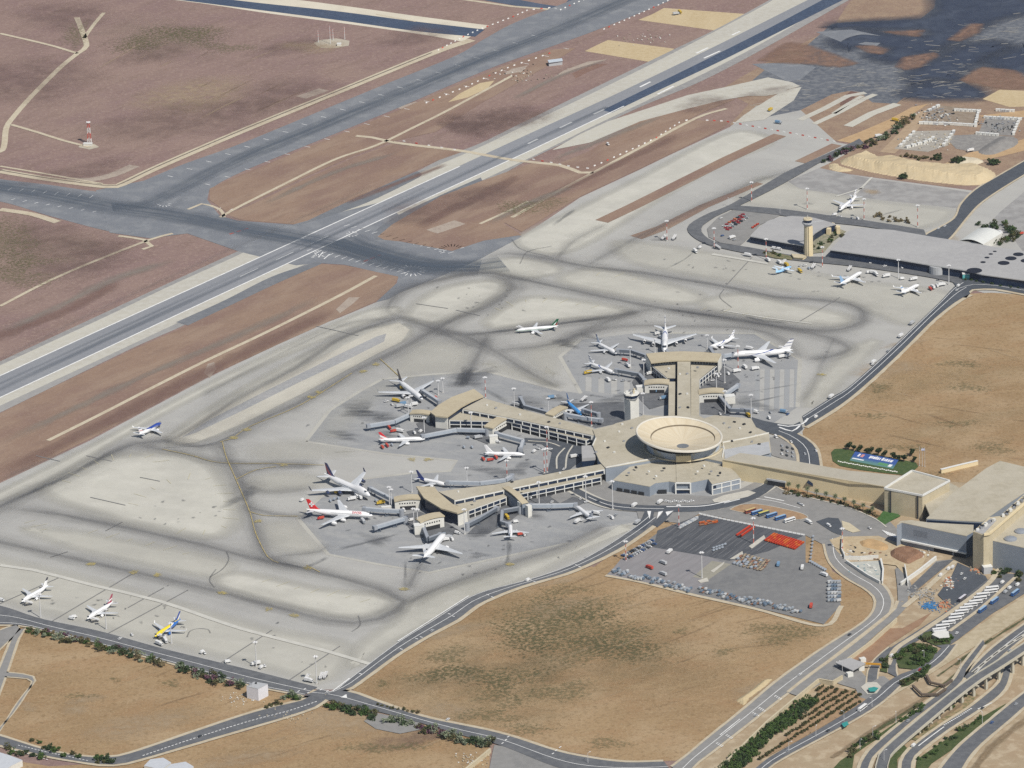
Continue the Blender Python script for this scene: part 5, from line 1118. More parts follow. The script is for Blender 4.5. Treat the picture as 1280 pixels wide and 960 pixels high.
    a0, a1, b0, b1 = G(1200, 300.5, h), G(1222.5, 285.6, h), G(1229, 305.5, h), G(1252.5, 291, h); V, F = [], []; N = 8
    for k in range(N + 1):
        t = k / N; z = 3 * math.sin(math.pi * t)
        V += [a0.lerp(b0, t) + Vector((0, 0, z)), a1.lerp(b1, t) + Vector((0, 0, z))]
    for k in range(N): F.append([2 * k, 2 * k + 2, 2 * k + 3, 2 * k + 1])
    B.part('vaulted_roof', MB().add(V, F), M('roof_white', (.62, .63, .6), [(5, (.56, .57, .55), .5)], rough=.7), None, False)
east_terminal()

def small_buildings():
    B = Bld('box_building', 'plain white cube building alone beside the service road', 'building', (322, 870)); h = 11.5
    B.block('wall', 'roof', '308,857.7 317.5,852 334.7,854.7 322.5,861', 0, h, M('wall_lilac_white', (.66, .66, .70), [(6, (.6, .6, .64), .5)], rough=.8), PALEGREY)
    p = G(313, 856.5, h); p.z = 0; B.part('roof_unit', MB().box(-1.2, 1.2, -1, 1, h, h + 1.4, .3, p), METAL); p = G(320, 854.5, h); p.z = 0; B.part('roof_unit', MB().box(-.8, .8, -.8, .8, h, h + 1, .1, p), OPENING)
    wv = M('flower_red', (.34, .06, .05), [(1, (.12, .12, .04), .8)], rough=1)
    for i, (lb, px, h, c) in enumerate((('flat roofed white shed at the bottom left corner', '-30,957 -8,938 12,944 28,950 14,957 -6,972', 6, (-4, 958)), ('white roofed gatehouse pavilion under the lower left road', '180,957 188,949 204,947 214,953 202,962', 4.5, (198, 960)), ('second white roofed pavilion right of the gatehouse', '205,962 214,955 232,952 242,958 228,968', 4.5, (225, 966)))):
        B = Bld('service_shed', lb, 'shed', c); B.block('wall', 'roof', px, 0, h, WHITEWALL, M('shed_roof', (.52, .54, .57), [(4, (.46, .48, .51), .5)], rough=.5))
    B = Bld('checkpoint', 'grey flat canopy checkpoint with cream walls at the landside gate', 'checkpoint', (1065, 835)); B.slab('canopy', '1044,828 1062,822 1082,829 1066,838', 5.2, 5.9, GREY_ROOF)
    for x, y in ((1046, 834), (1064, 829), (1080, 836), (1066, 844)): p = G(x, y); B.part('column', MB().bar(p, p + Vector((0, 0, 5.2)), .8), WHITEWALL)
    for x, y in ((1076, 838), (1062, 846), (1078, 828)): p = G(x, y); B.part('booth', MB().box(-2.6, 2.6, -2, 2, 0, 4.2, .4, p), WHITEWALL)
    B = Bld('ticket_hut', 'cream hut on the green island at the end of the coach row', 'hut', (1172, 799)); B.part('wall', MB().prism(GP('1165,793 1174,797 1186,796 1185,789.5 1172,789', 5), 0, 5, top=False), STONE); B.part('roof', MB().prism(GP('1164.5,793 1174,797.5 1187,796.4 1185.5,789 1172,788.4', 5.3), 5, 5.4), WHITEWALL)
    q = Bld('awning', 'teal awning on the round traffic island', 'awning', (1090, 862)); q.part('sail', MB().prism(GP('1085,860 1093,858.5 1098,860 1094,864 1087,864', 3.4), 3.1, 3.5), M('teal', (.04, .27, .25), rough=.6))
    for x, y in ((1087, 865), (1095, 865)): p = G(x, y); q.part('pole', MB().bar(p, p + Vector((0, 0, 3.2)), .25), TRIM)
    q = Bld('awning', 'teal bus shelter beside the sandy verge', 'bus shelter', (1056, 907)); q.part('sail', MB().prism(GP('1052,905 1058,902 1061,905 1055,909', 3.4), 3.1, 3.5), MATS['teal']); q.part('back_panel', MB().box(-3, 3, -.2, .2, 0, 3.1, .6, q.c), MATS['teal'])
    q = Bld('gantry', 'orange height gantry across the landside access road', 'gantry', (1093, 832)); a, b = G(1080, 836), G(1101, 837)
    q.part('beam', MB().bar(a + Vector((0, 0, 5)), b + Vector((0, 0, 5)), 1.4, 1.4), M('orange_paint', (.55, .28, .03), [(2, (.45, .2, .03), .5)], rough=.6)); q.part('post', MB().bar(a, a + Vector((0, 0, 5)), .6), MATS['orange_paint']); q.part('post', MB().bar(b, b + Vector((0, 0, 5)), .6), MATS['orange_paint'])
    B = Bld('site_office', 'pale grey site office north of the runway works', 'site office', (694, 78)); B.part('wall', MB().prism(GP('685,75 702,73 703,76 686,78', 5), 0, 5, top=False), PALEGREY); B.part('roof', MB().prism(GP('684.5,75 702.5,72.8 703.5,76 686,78.3', 5.3), 5, 5.4), M('roof_ice', (.5, .55, .6), rough=.6))
small_buildings()
# ================================================================== ROADS AND CAR PARKS
_ZI = [0]
_sheet, _edges = sheet, edges_road
def sheet(name, s, z, *a, **k): _ZI[0] += 1; return _sheet(name, s, z + .004 * (_ZI[0] % 25), *a, **k)
def edges_road(name, l, r, z, *a, **k): _ZI[0] += 1; return _edges(name, l, r, z + .004 * (_ZI[0] % 25), *a, **k)
def roads():
    rd = M('road_asphalt', (.12, .125, .135), [(40, (.098, .104, .114), .7), (7, (.17, .175, .18), .5), (2, (.12, .125, .13), .3)], rough=.9)
    rdk = M('road_dark', (.075, .085, .10), [(40, (.095, .105, .12), .7), (6, (.06, .068, .08), .5)], rough=.85)
    rgy = M('road_grey', (.24, .235, .225), [(40, (.2, .2, .195), .7), (7, (.275, .27, .26), .5)], rough=.95)
    verge = M('pale_verge', (.47, .41, .30), [(18, (.41, .34, .235), .7), (4, (.52, .46, .36), .5)], rough=1)
    kerb = M('kerb_concrete', (.50, .48, .42), [(6, (.43, .41, .36), .6)], rough=.95)
    kb = Ribbons(); vb = Ribbons(); wl = Ribbons(); z = .9
    def road(name, l, r, m, kerbs=(1, 1), vw=3.0, edge=None):
        o, a, b = edges_road(name, l, r, z, m)
        for k, e, other in ((kerbs[0], a, b), (kerbs[1], b, a)):
            if k: vb.line([p + (p - q).normalized() * vw * .45 for p, q in zip(e, other)], vw, z - .1, jit=.15)
        if edge:
            for t in edge: wl.line([p.lerp(q, t) for p, q in zip(a, b)], .55, z + .06)
        return a, b
    road('service_road', '-80,745 0,758 50,774 125,790 203,811.5 319,840 397,860', '-80,772 0,782 31,783 125,807 212,829 300,854 380,870', rd, (0, 1), 3, (.5, .9))
    a, b = road('perimeter_road', '400,862 416,866 440,847 495.6,805 540,777 586,747.5 615,737 655,727 690,716 720.6,704 750,688 780,669 800,655 812,645', '380,871 420,868 439,860 495.6,819 535,795 574,774 590,761 608,751 650,734 705,718 739,704 760,694 780,683 806,665 826,650', rd, (0, 1), 5, (.05, .52))
    road('access_road', '395,864 381,875.6 350,883 312,893 240,917 169,941 140,948 112,947.5 62.5,940 0,921 -60,905', '411,872 397,883 360,896 312,910 240,931 175,950 140,957 94,952 50,944 0,932 -60,917', rd, (1, 1), 4)
    wl.dashes(smooth_line(GP('396,878 360,890 312,902.5 240,925 178,946'), 10), .9, 1.0, 2.2, 1.4); wl.dashes(smooth_line(GP('110,952 62,942 20,932'), 10), .7, 1.0, 2, 1.4); wl.dashes(smooth_line(GP('18,939 40,945 60,951'), 10), .7, 1.0, 2, 1.4)
    road('access_road', '420,864 439,866 474,879 530,897.5 580,908 630,919 695.6,940 740,949 780,954 830,953', '400,873 420,879 474,891 524,904 580,921 624,932 690,958 730,968 780,968 840,966', rd, (1, 0), 4, (.5,))
    sheet('lay_by', '462,890 524,904 530,912 500,918 470,912 455,902 466,896', .7, rgy); sheet('yard_paving', '618,932 660,938 700,950 760,966 760,1000 590,1000 612,960 616,940', .7, rgy)
    road('field_lane', '-40,805 22,782 15,800 5,825 -10,860', '-20,830 31,784 22,800 12,830 -2,870', rgy, (1, 1), 2.5)
    road('field_lane', '-30,843 0,846 28,848 42,850 30,872 10,900 -20,930', '-30,838 0,841 30,844 45,848 22,880 0,914 -20,940', rgy, (1, 1), 2)
    a, b = road('wall_road', '840,960 860,945 880,928 930,888 974,851 1030,811 1080,779 1094,762 1095,748 1085,738 1060,724 1045,712 1036,700 1031,680', '855,975 870,955 885,944 935,905 985,866 1040,826 1098,779 1113,762 1112,745 1098,728 1075,715 1058,702 1050,692 1050,668', rgy, (1, 1), 3, (.5,))
    vb.line(smooth_line(GP('985,866 1010,846 1040,824 1098,779 1118,762 1122,752'), 10), 3.2, z + .05)
    road('wall_road', '985,867 1030,834 1060,812 1098,782 1120,762 1122,740 1119,712', '1000,872 1030,850 1060,826 1100,790 1126,768 1135,752 1132,712', rgy, (0, 0), 2)
    road('east_road', '1003,521 1042,496 1060,485.5 1100,450 1140,412 1175,378 1192,360 1203,352', '1007,534 1032,519 1060,500 1095,470 1130,437 1165,402 1195,378 1213,368', rdk, (0, 1), 6, (.12, .5))
    road('east_road', '1190,352 1207,350 1240,353 1290,361 1340,369', '1205,372 1216,362 1240,361 1290,370 1340,378', rdk, (0, 1), 5, (.5,))
    road('hub_road', '935,521 955,527 975,531 990,533 1000,528', '940,532 955,541 972,545 990,547 1004,537', rdk, (0, 0))
    road('hub_road', '962,541 975,545 987.5,552.5 996,560 999,568 1000,590', '985,538 1000,545 1012,552 1020,561 1023,570 1026,592', rdk, (1, 1), 3, (.5,))
    for s in ('972,532 985,534 1003,531 1010,524', '974,535 990,540 1000,533'): wl.line(smooth_line(GP(s), 6), 2.0, z + .1)
    sheet('short_stay_car_park', '963,547 975,548 988,556 996,566 998,580 965,570 960,556', .6, rgy)
    road('dark_road', '1150,300 1160,293 1192.5,275 1202,256 1220.6,237.5 1250,220 1290,197 1340,170', '1180,304 1190,295 1211,269 1227,253 1255,234 1290,213 1340,185', rdk, (1, 1), 3, (.5,))
    a, b = road('terminal_loop_road', '1074,174 1067,178 1040,190 1011,203 983,215.6 950,235 910,258 887.5,266.6 866,278 859,286 863.6,294.7 879,304.5 904,311.6 946.6,320 1000,327 1060,333 1120,341 1170,349 1200,356', '1080,180 1074,183 1050,194 1027,203 1005,215.6 965,238 915.6,262 896,270.8 877.7,283.4 876,289 883,297.5 898.8,304.5 929.7,308.8 960.6,314.4 1000,321 1060,323 1120,331 1160,338 1207,346', rd, (0, 0), 2, (.5,))
    road('terminal_back_road', '912,257 975,262 1036,270 1080,276 1155,288', '915,263 975,270 1036,279 1080,284 1158,296', rd, (0, 0))
    sheet('pavilion_car_park', '884,286 898,272 916,263 945,264 975,270 950,282 938,296 925,308 900,304 886,297', .6, rgy)
    sheet('planted_verge', '958,316 975,318 992,322 990,326 970,324 955,320', 1.0, M('planted_verge', (.13, .14, .075), [(3, (.25, .2, .12), .7)], rough=1)); sheet('courtyard', '1010,308 1035,282 1058,290 1042,302 1030,316 1012,318', .7, M('courtyard', (.24, .225, .17), [(3, (.13, .15, .08), .8), (1.5, (.4, .36, .26), .5)], rough=1))
    for s in ('1062,291 1150,294 1160,297 1140,303 1080,296', ): pass
    # forecourt around the hub
    sheet('forecourt', '700,612 740,606 752,598 766,611 811,620 845,619 889,621 926,612 950,600 985,603 1010,612 1040,620 1085,634 1108,648 1127,668 1127,688 1105,676 1082,671 1062,676 1056,692 1030,682 1007,670 960,660 905,648 876,642 852,655 826,652 812,662 800,656 796,640 770,632 740,626 715,622 700,630 688,622', .6, rgy)
    sheet('stand_road', '672,592 685,590 690,566 678,556 655,553 656,548 686,550 700,551 716,549 727,556 727,575 712,588 690,596', .62, rdk)
    sheet('apron_yard', '508,540 560,528 616,545 610,556 560,536 530,546 512,545', .5, rd); sheet('apron_yard', '584,668 600,652 632,628 655,620 700,608 735,606 745,622 720,634 690,628 660,634 640,650 610,668', .5, rd)
    sheet('apron_yard', '790,478 808,452 836,474 836,505 812,512 800,500', .5, rd); sheet('apron_yard', '874,476 898,455 910,462 925,476 912,520 876,518', .5, rd); sheet('apron_yard', '700,505 780,503 780,528 745,535 720,528', .5, rd); sheet('apron_yard', '500,645 525,640 560,655 575,664 560,672 520,672', .5, rd); sheet('apron_yard', '520,530 546,520 560,538 530,545', .5, rd)
    ring = smooth_line(GP('716,612 735,622 760,632 790,636 830,637 880,636 915,629 945,618 966,605'), 6); kb.line(ring, 15, .78)
    road('ring_road', '716,608 735,618 760,628 790,632 830,633 880,632 912,625 940,614 960,603', '712,614 735,626 760,636 790,640 830,641 880,640 918,633 950,622 972,606', rdk, (0, 0))
    wl.line(smooth_line(GP('735,622 760,632 790,636 830,637'), 6), .8, z + .1); wl.line(smooth_line(GP('833,634.5 880,633.5 912,627'), 6), 1.6, z + .1); wl.line(smooth_line(GP('905,630 925,625'), 6), 1.4, z + .1)
    road('ring_road', '806,640 802,650 790,664', '818,640 816,650 806,664', rdk, (0, 0)); road('ring_road', '830,640 822,650 812,656', '842,640 834,650 822,660', rdk, (0, 0))
    for s in ('809,640 814,640 812,650', '823,641 829,640 821,650', '832,641 842,639.5 834,646'): wl.quad(GP(s), z + .12)
    for s in ('696,587 696.5,572 706,561', '707,586 709,570 716,558', '660,552 686,554 700,559'): kb.line(smooth_line(GP(s), 6), 1.6, z + .1)
    sheet('planted_island', '890,626 905,620 935,614 945,617 935,622 905,629 893,629', .95, kerb)
    sheet('bus_island', '912,638 925,632 945,631 975,636 1003,643 1010,648 1003,650 985,650 960,646 930,642', .95, M('dry_island', (.36, .24, .14), [(6, (.28, .18, .11), .7)], rough=1))
    kb.line(smooth_line(GP('912,638 925,632 945,631 975,636 1003,643 1010,648 1000,651 960,646 930,642 912,638'), 5), .8, 1.0)
    sheet('hedge_strip', '972,607 985,608 1020,619 1060,627 1098,640 1108,648 1098,650 1060,634 1020,624 985,615 975,612', .95, M('dry_strip', (.34, .22, .12), [(5, (.25, .17, .1), .7)], rough=1))
    kb.line(smooth_line(GP('968,608 985,616 1020,625 1060,635 1095,650 1108,660'), 6), 1.6, 1.0); wl.line(smooth_line(GP('945,624 970,628 1000,636'), 6), .8, z); wl.line(smooth_line(GP('955,622 980,627'), 6), 1.4, z)
    sheet('dark_road_patch', '1020,653 1035,648 1048,649 1052,656 1052,671 1040,666', .95, rdk); sheet('sand_island', '1052,652 1062,655 1076,665 1066,667 1054,662', .97, M('sand_pale', (.52, .46, .33), [(5, (.46, .4, .28), .6)], rough=1))
    sheet('lawn', '1096,650 1104,640 1118,641 1126,646 1114,652 1106,657', .97, M('lawn_green', (.045, .11, .03), [(3, (.07, .14, .045), .7)], rough=1))
    # staff car park
    sheet('south_field', '738,712 800,668 826,650 850,652 876,642 1007,668 1034,680 1040,714 1064,728 1060,760 1030,790 940,764 860,748 800,733', .13, MATS['dry_field_tan'])
    sheet('car_park', '757,720 815,672 830,661 876,644 1007,670 1007,704 1025,707 1043,727 1051,757 1030,781 945,760 865,743 815,731', .64, M('car_park_grey', (.185, .185, .185), [(40, (.155, .157, .16), .7, .4, .6, R(30), 4), (8, (.22, .22, .215), .5)], rough=.95))
    sheet('car_park_bay', '822,664 876,644.5 1006,670 960,690 912,702 887,697 817,685', .68, M('bay_dark', (.075, .08, .09), [(3.2, (.105, .11, .12), .8, .45, .55, R(55), 12)], rough=.9))
    sheet('car_park_bay', '815,685 887,697 912,707 865,741 760,719 776,700', .68, M('bay_mauve', (.255, .245, .25), [(3.5, (.225, .215, .22), .8, .45, .55, R(55), 10), (20, (.22, .215, .22), .6)], rough=.95))
    sheet('car_park_bay', '866,722 890,702 914,706 885,726', .7, M('bay_tan', (.29, .275, .225), [(5, (.25, .24, .2), .6)], rough=.95))
    for s in ('757,720 800,728 865,744 945,762 1029,783 1052,758',): vb.line(smooth_line(GP(s), 8), 4.5, .74)
    for s in ('888,715 906,703 904,707 892,717', '912,700 928,690 929,694 918,700', '936,684 955,670 957,674 940,687', '872,727 884,723 886,728 876,730'): sheet('kerb_island', s, .95, kerb)
    for k in range(26):
        t = k / 25; x, y = 820 + 155 * t, 667 - 19 * math.sin(t * 3.14) + 0 * t; 
    bl = Ribbons()
    for k in range(18):
        x, y = 842 + k * 7.0, 655 + k * 1.35; bl.line(GP([(x, y), (x - 15, y + 11.5)]), .3, .8)
    for k in range(14):
        x, y = 832 + k * 7.0, 672 + k * 1.3; bl.line(GP([(x, y), (x - 12, y + 9)]), .3, .8)
    bl.build('bay_lines', M('bay_line', (.24, .24, .24), rough=.9))
    # works by the arrivals hall, ramps and coach park
    sheet('ramp_paving', '1120,711 1132,711 1140,735 1170,702 1192,700 1142,742 1136,745 1126,734', .7, rgy); sheet('ramp_road', '1132,740 1170,704 1193,700 1160,727 1142,742', .95, rd)
    sheet('under_hall_yard', '1172,744 1190,720 1197,704 1215,712 1232,721 1236,728 1205,750 1190,762', .7, rdk)
    sheet('works_yard', '1037,676 1050,672 1098,671 1112,676 1160,694 1148,716 1133,722 1120,708 1104,706 1098,700 1055,698 1046,690', .98, M('works_sand', (.45, .36, .23), [(9, (.38, .29, .18), .7), (3, (.5, .42, .29), .5)], rough=1))
    sheet('works_yard', '1056,704 1100,702 1103,716 1100,730 1086,722', .98, M('works_pale', (.47, .47, .42), [(4, (.38, .4, .38), .7)], rough=1))
    sheet('coach_park', '1096,822 1120,806 1175,771 1232,727 1251,717 1290,720 1340,690 1340,704 1290,737 1240,768 1198,800 1180,812 1150,800 1130,812 1110,824', .7, rd)
    vb.line(smooth_line(GP('1110,832 1120,812 1150,792 1200,758 1236,730 1250,712 1268,706'), 8), 5, .98); vb.line(smooth_line(GP('1187,790 1230,758 1271,721'), 8), 3.5, .98); vb.line(GP('1130,760 1160,735 1194,703'), 5.5, .98)
    sheet('sand_bank', '1195,803 1240,772 1290,740 1340,706 1340,740 1290,765 1247,792 1200,820 1165,842 1120,868 1075,898 1010,930 960,962 940,990 900,990 965,957 1030,922 1100,880 1140,850 1172,826', .6, M('sand_bank', (.43, .365, .25), [(30, (.35, .29, .19), .7, .42, .6, R(42), 6), (6, (.5, .43, .31), .5)], rough=1))
    sheet('earth_patch', '1035,836 1080,808 1110,786 1128,786 1150,774 1165,766 1150,782 1110,808 1090,826 1060,840', .6, M('brown_earth', (.30, .19, .12), [(9, (.25, .15, .095), .7)], rough=1))
    sheet('bay_paving', '1000,872 1030,850 1045,834 1075,838 1085,850 1070,862 1050,856 1035,850 1015,862', .66, rgy)
    sheet('orchard_soil', '950,950 1010,900 1024,858 1045,860 1085,868 1080,880 1040,902 1000,925 962,945', .64, M('orchard_soil', (.34, .23, .135), [(5, (.28, .185, .11), .7)], rough=1))
    sheet('roundabout', '1068,858 1080,848 1105,846 1118,856 1112,870 1092,878 1074,872', .7, rgy)
    sheet('roundabout_island', '1076,860 1084,854 1096,854 1102,860 1096,868 1084,869', .98, kerb)
    road('landside_road', '930,975 960,949 1019.6,915 1055,893.6 1076,880 1090,870 1104,858 1122,845 1142,838 1165,822 1178,810', '940,985 965,957 1028,922 1057.5,906 1090,887 1110,872 1128,855 1150,845 1178,827 1195,806', rd, (0, 1), 2.5, (.5,))
    road('landside_road', '1084,856 1086,838 1096,823 1112,810', '1096,850 1097,838 1106,826 1122,813', rd, (1, 1), 1.8); road('landside_road', '1110,842 1111,828 1118,815 1130,806', '1122,848 1119,834 1126,820 1138,810', rd, (1, 1), 1.8)
    green = M('planted_green', (.06, .085, .028), [(9, (.09, .105, .04), .7), (2.5, (.04, .06, .02), .6)], rough=1)
    sheet('planted_bank', '1120,827 1126,814 1142,804 1172,811 1166,825 1144,838 1124,836', .99, green); sheet('planted_bank', '1100,840 1104,826 1111,818 1109,842', .99, green); sheet('planted_bank', '1125,852 1150,842 1164,833 1160,842 1136,858 1127,860', .99, green); sheet('planted_island', '1150,800 1155,792 1170,788 1190,794 1188,806 1170,808', .99, green)
    sheet('planted_bank', '1020,985 1050,952 1090,925 1130,897 1152,878 1158,882 1150,890 1110,916 1085,932 1068,944 1062,985', .64, green); sheet('planted_bank', '1108,985 1112,950 1130,932 1134,936 1122,950 1120,985', .66, green)
    sheet('planted_bank', '1142,985 1146,951 1152,946 1190,920 1222,900 1258,880 1248,894 1205,928 1165,955 1140,985', .64, green); sheet('planted_bank', '1140,925 1160,910 1200,885 1215,866 1222,868 1212,884 1180,905 1150,928', .63, M('roadside_brown', (.32, .24, .14), [(5, (.12, .13, .06), .8)], rough=1))
    # motorway lanes at ground level
    sb = Ribbons(); sg = Ribbons()
    for q, w_ in (('1040,948 1075,925 1110,902 1145,880 1180,858 1205,838', 7), ('1085,985 1092,955 1106,938 1130,918 1150,903', 5), ('1150,918 1180,897 1205,880 1220,868', 8), ('1240,862 1250,850 1256,838', 9), ('1200,985 1240,935 1290,895 1340,860', 10)): sb.line(smooth_line(GP(q), 8), w_, .66, soft=True, a=1.3, jit=.3)
    for q, w_ in (('1062,937 1090,918 1120,899 1150,880', 6), ('1160,868 1190,848 1200,838', 4), ('1118,945 1126,934 1150,915', 4), ('1195,832 1240,800 1290,768', 4), ('1172,846 1200,826 1240,798', 3)): sg.line(smooth_line(GP(q), 8), w_, .72, soft=True, a=1.3, jit=.4)
    sb.build('roadside_earth', M('roadside_earth', (.22, .16, .095), [(5, (.29, .22, .14), .7)], rough=1, alpha=(6, 3, 1.0, .6)), kind='stuff'); sg.build('roadside_weeds', M('roadside_weeds', (.07, .085, .035), [(4, (.12, .12, .06), .6)], rough=1, alpha=(4, 2, 1.1, .7)), kind='stuff')
    md = Ribbons(); mdd = Ribbons(); L_ = smooth_line(GP('1216,842 1240,822 1262,806 1290,789 1340,755'), 6); md.line(L_, 3.4, 1.15); mdd.dashes(L_, 1.3, 1.2, 9, 4); md.build('median_kerb', kerb); mdd.build('median_slot', M('slot_dark', (.05, .05, .05), rough=1))
    for l, r in (('1070,985 1077,955 1084,943 1098,929 1139,895.5 1180,863.5 1197,846 1203,834 1229,801', '1079,985 1086,957 1090,948 1104,934 1142,900.5 1184,868.5 1204,850 1208,838 1231,806'),
                 ('1128,985 1127,960 1131,946 1148,929 1180,906 1212,886 1236,867 1249,856 1254,843 1256,832', '1142,985 1138,958 1141,948 1155,935 1186,912 1217,892 1244,874 1257,860 1262,844 1264,834'),
                 ('1160,985 1196,938 1245,896 1290,860 1340,825', '1190,985 1215,942 1262,900 1290,876 1340,838')):
        road('motorway_lane', l, r, rd, (1, 1), 3.4, (.5,))
    road('motorway_lane', '1205,848 1225,826 1247,806 1290,775 1340,742', '1222,852 1238,834 1262,812 1290,790 1340,756', rd, (1, 1), 3, (.5,))
    wl.dashes(smooth_line(GP('1180,908 1200,896 1216,886'), 6), 1.6, 1.2, 1.3, 1.3); wl.line(smooth_line(GP('1148,934 1165,921 1180,910'), 6), 1.0, 1.2); wl.line(smooth_line(GP('1222,888 1240,880'), 6), 1.0, 1.2)
    wl.line(smooth_line(GP('900,920 925,900'), 6), .8, 1.05)
    for x, y in ((907, 921), (895, 931), (940, 893), (948, 887), (968, 872)):
        for k in range(4): wl.line(GP([(x + k * 2.2, y + k * 1.3), (x + k * 2.2 + 2.6, y + k * 1.3 - 1.6)]), .8, 1.05)
    for s in ('416,865 437,849', '497,803 586,746'): wl.line(GP(s), 1.1, 1.05)
    for x, y in ((372, 866), (380, 863), (384, 868), (400, 864), (408, 866), (627, 931), (631, 927), (634, 923), (690, 944), (694, 940), (699, 936)): wl.line(GP([(x, y), (x + 2.6, y - 1.6)]), 1.0, 1.06)
    wl.quad(GP('426,873 433,869 434,874'), 1.06)
    for x, y in ((449, 843), (500, 812), (560, 768), (565, 771), (519, 799), (525, 797), (608, 744), (614, 747), (661, 725), (667, 728), (719, 707), (723, 709)): wl.line(GP([(x, y), (x + 3.4, y + 1.2)]), .9, 1.06)
    kb.build('kerb_strip', kerb); vb.build('road_verge', verge); wl.build('road_markings', MATS['white_paint'])
roads()

def viaduct():
    B = Bld('viaduct', 'concrete motorway viaduct on slim piers in the lower right corner', 'viaduct', (1180, 880))
    con = M('viaduct_concrete', (.46, .43, .35), [(12, (.40, .375, .30), .6), (3, (.44, .42, .35), .4)], rough=.95); dk = MATS['road_asphalt']
    rows = [(1101, 990, .6), (1102, 958, .8), (1106, 944, 1.6), (1122, 928, 4), (1157.5, 898, 8), (1191, 870, 11.5), (1221, 847.5, 13.8), (1247.5, 831, 15), (1290, 803, 16.5), (1340, 770, 17)]
    ctr = []
    for x, y, h in rows: p = G(x, y, h); ctr.append(Vector((p.x, p.y, h)))
    ctr = smooth_line(ctr, 10)
    def strip(o0, o1, z0, z1):
        V, F = [], []
        for i, p in enumerate(ctr):
            d = ctr[min(i + 1, len(ctr) - 1)] - ctr[max(i - 1, 0)]; d.z = 0; d.normalize(); n = Vector((-d.y, d.x, 0))
            for o, z in ((o0, z0), (o1, z0), (o1, z1), (o0, z1)): q = p + n * o; V.append((q.x, q.y, p.z + z))
        for i in range(len(ctr) - 1):
            for k in range(4): F.append([4 * i + k, 4 * i + (k + 1) % 4, 4 * i + 4 + (k + 1) % 4, 4 * i + 4 + k])
        F += [[3, 2, 1, 0], [4 * len(ctr) - 4 + k for k in range(4)]]
        return MB().add(V, F)
    B.part('deck', strip(-5.2, 5.2, -1.7, -.08), con); B.part('carriageway', strip(-4.5, 4.3, -.06, .02), dk)
    B.part('parapet', strip(4.4, 5.2, -.06, .9), con); B.part('parapet', strip(-5.2, -4.6, -.06, .9), con)
    for (x, y, h) in ((1144.4, 919, 4), (1159.4, 909.5, 5.5), (1173.5, 899, 7), (1188, 888, 8.6), (1202.5, 879, 10), (1217, 871, 11), (1232.6, 861.6, 12), (1248.5, 850, 12), (1265.8, 842, 13), (1278.5, 831.5, 13)):
        p = G(x, y); q = min(ctr, key=lambda c: (c.x - p.x) ** 2 + (c.y - p.y) ** 2)
        B.part('pier', MB().box(-1.3, 1.3, -1.0, 1.0, 0, q.z - 1.75, .7, (p.x, p.y, 0)).bar((p.x - 4, p.y + 3, q.z - 2.4), (p.x + 4, p.y - 3, q.z - 2.4), 1.6, 1.2), con)
    for k, (pts, lb) in enumerate((('1141,857 1152,868 1172,868 1182,861', 'lower brown steel frame over the motorway cutting'), ('1158,844 1163,853 1180,857 1190,850', 'upper brown steel frame over the motorway cutting'))):
        q = Bld('sign_gantry', lb, 'gantry', (1165, 860)); P_ = GP(pts, 3); mb = MB()
        for u, v in zip(P_, P_[1:]): mb.bar(u, v, 1.8, 1.6)
        q.part('beam', mb, M('gantry_brown', (.14, .11, .085), [(3, (.1, .08, .065), .5)], rough=.8))
        for u in P_: q.part('leg', MB().bar(Vector((u.x, u.y, 0)), Vector((u.x, u.y, 2.4)), .8), MATS['gantry_brown'])
    # walls
    for lb, s, h, w_, m in (('long pale boundary wall beside the cypress bed', '880,984 960,906 995,877 1023.6,854 1041,857 1053,850', 3, 1.6, STONE), ('pale wall along the brown bank below the works', '1059,829 1090,806 1121,778', 3, 1.4, STONE), ('short cream wall by the gravel yard at the bottom', '580,968 596,955 613,941', 2.6, 2.2, STONE), ('long sandstone wall beside the arrivals roof', '1176,592 1200,586 1222,581', 3, 3, YSTONE),
                           ('pale ramp wall of the works yard', '1126,733 1150,716 1170,700', 2.5, 2, WHITEWALL), ('white hoarding along the front of the works yard', '1055,700 1075,700.5 1098,699', 2.6, 1.2, WHITEWALL), ('white hoarding down the side of the pale works pit', '1101,703 1104,716 1103,731', 2.6, 1.6, WHITEWALL), ('white hoarding round the corner of the works yard', '1053,676 1052,690 1056,699', 2.6, 1.0, WHITEWALL), ('white hoarding on the slanting edge of the pale works pit', '1058,705 1085,723 1100,731', 2.4, 1.4, WHITEWALL), ('paired dark ramp wall below the red earth heap', '1131,711 1133,722 1135,734', 3, 1.0, WHITEWALL)):
        pts = GP(s); q = Bld('boundary_wall', lb, 'wall', P(s)[len(P(s)) // 2]); mb = MB()
        for u, v in zip(pts, pts[1:]): mb.bar(u + Vector((0, 0, h / 2 + .6)), v + Vector((0, 0, h / 2 + .6)), w_ * .7, h + 1)
        q.part('masonry', mb, m); mb = MB()
        for u, v in zip(pts, pts[1:]): mb.bar(u + Vector((0, 0, h + 1.3)), v + Vector((0, 0, h + 1.3)), w_ * .9, .3)
        q.part('coping', mb, TRIM if m is not STONE else STONE)
viaduct()
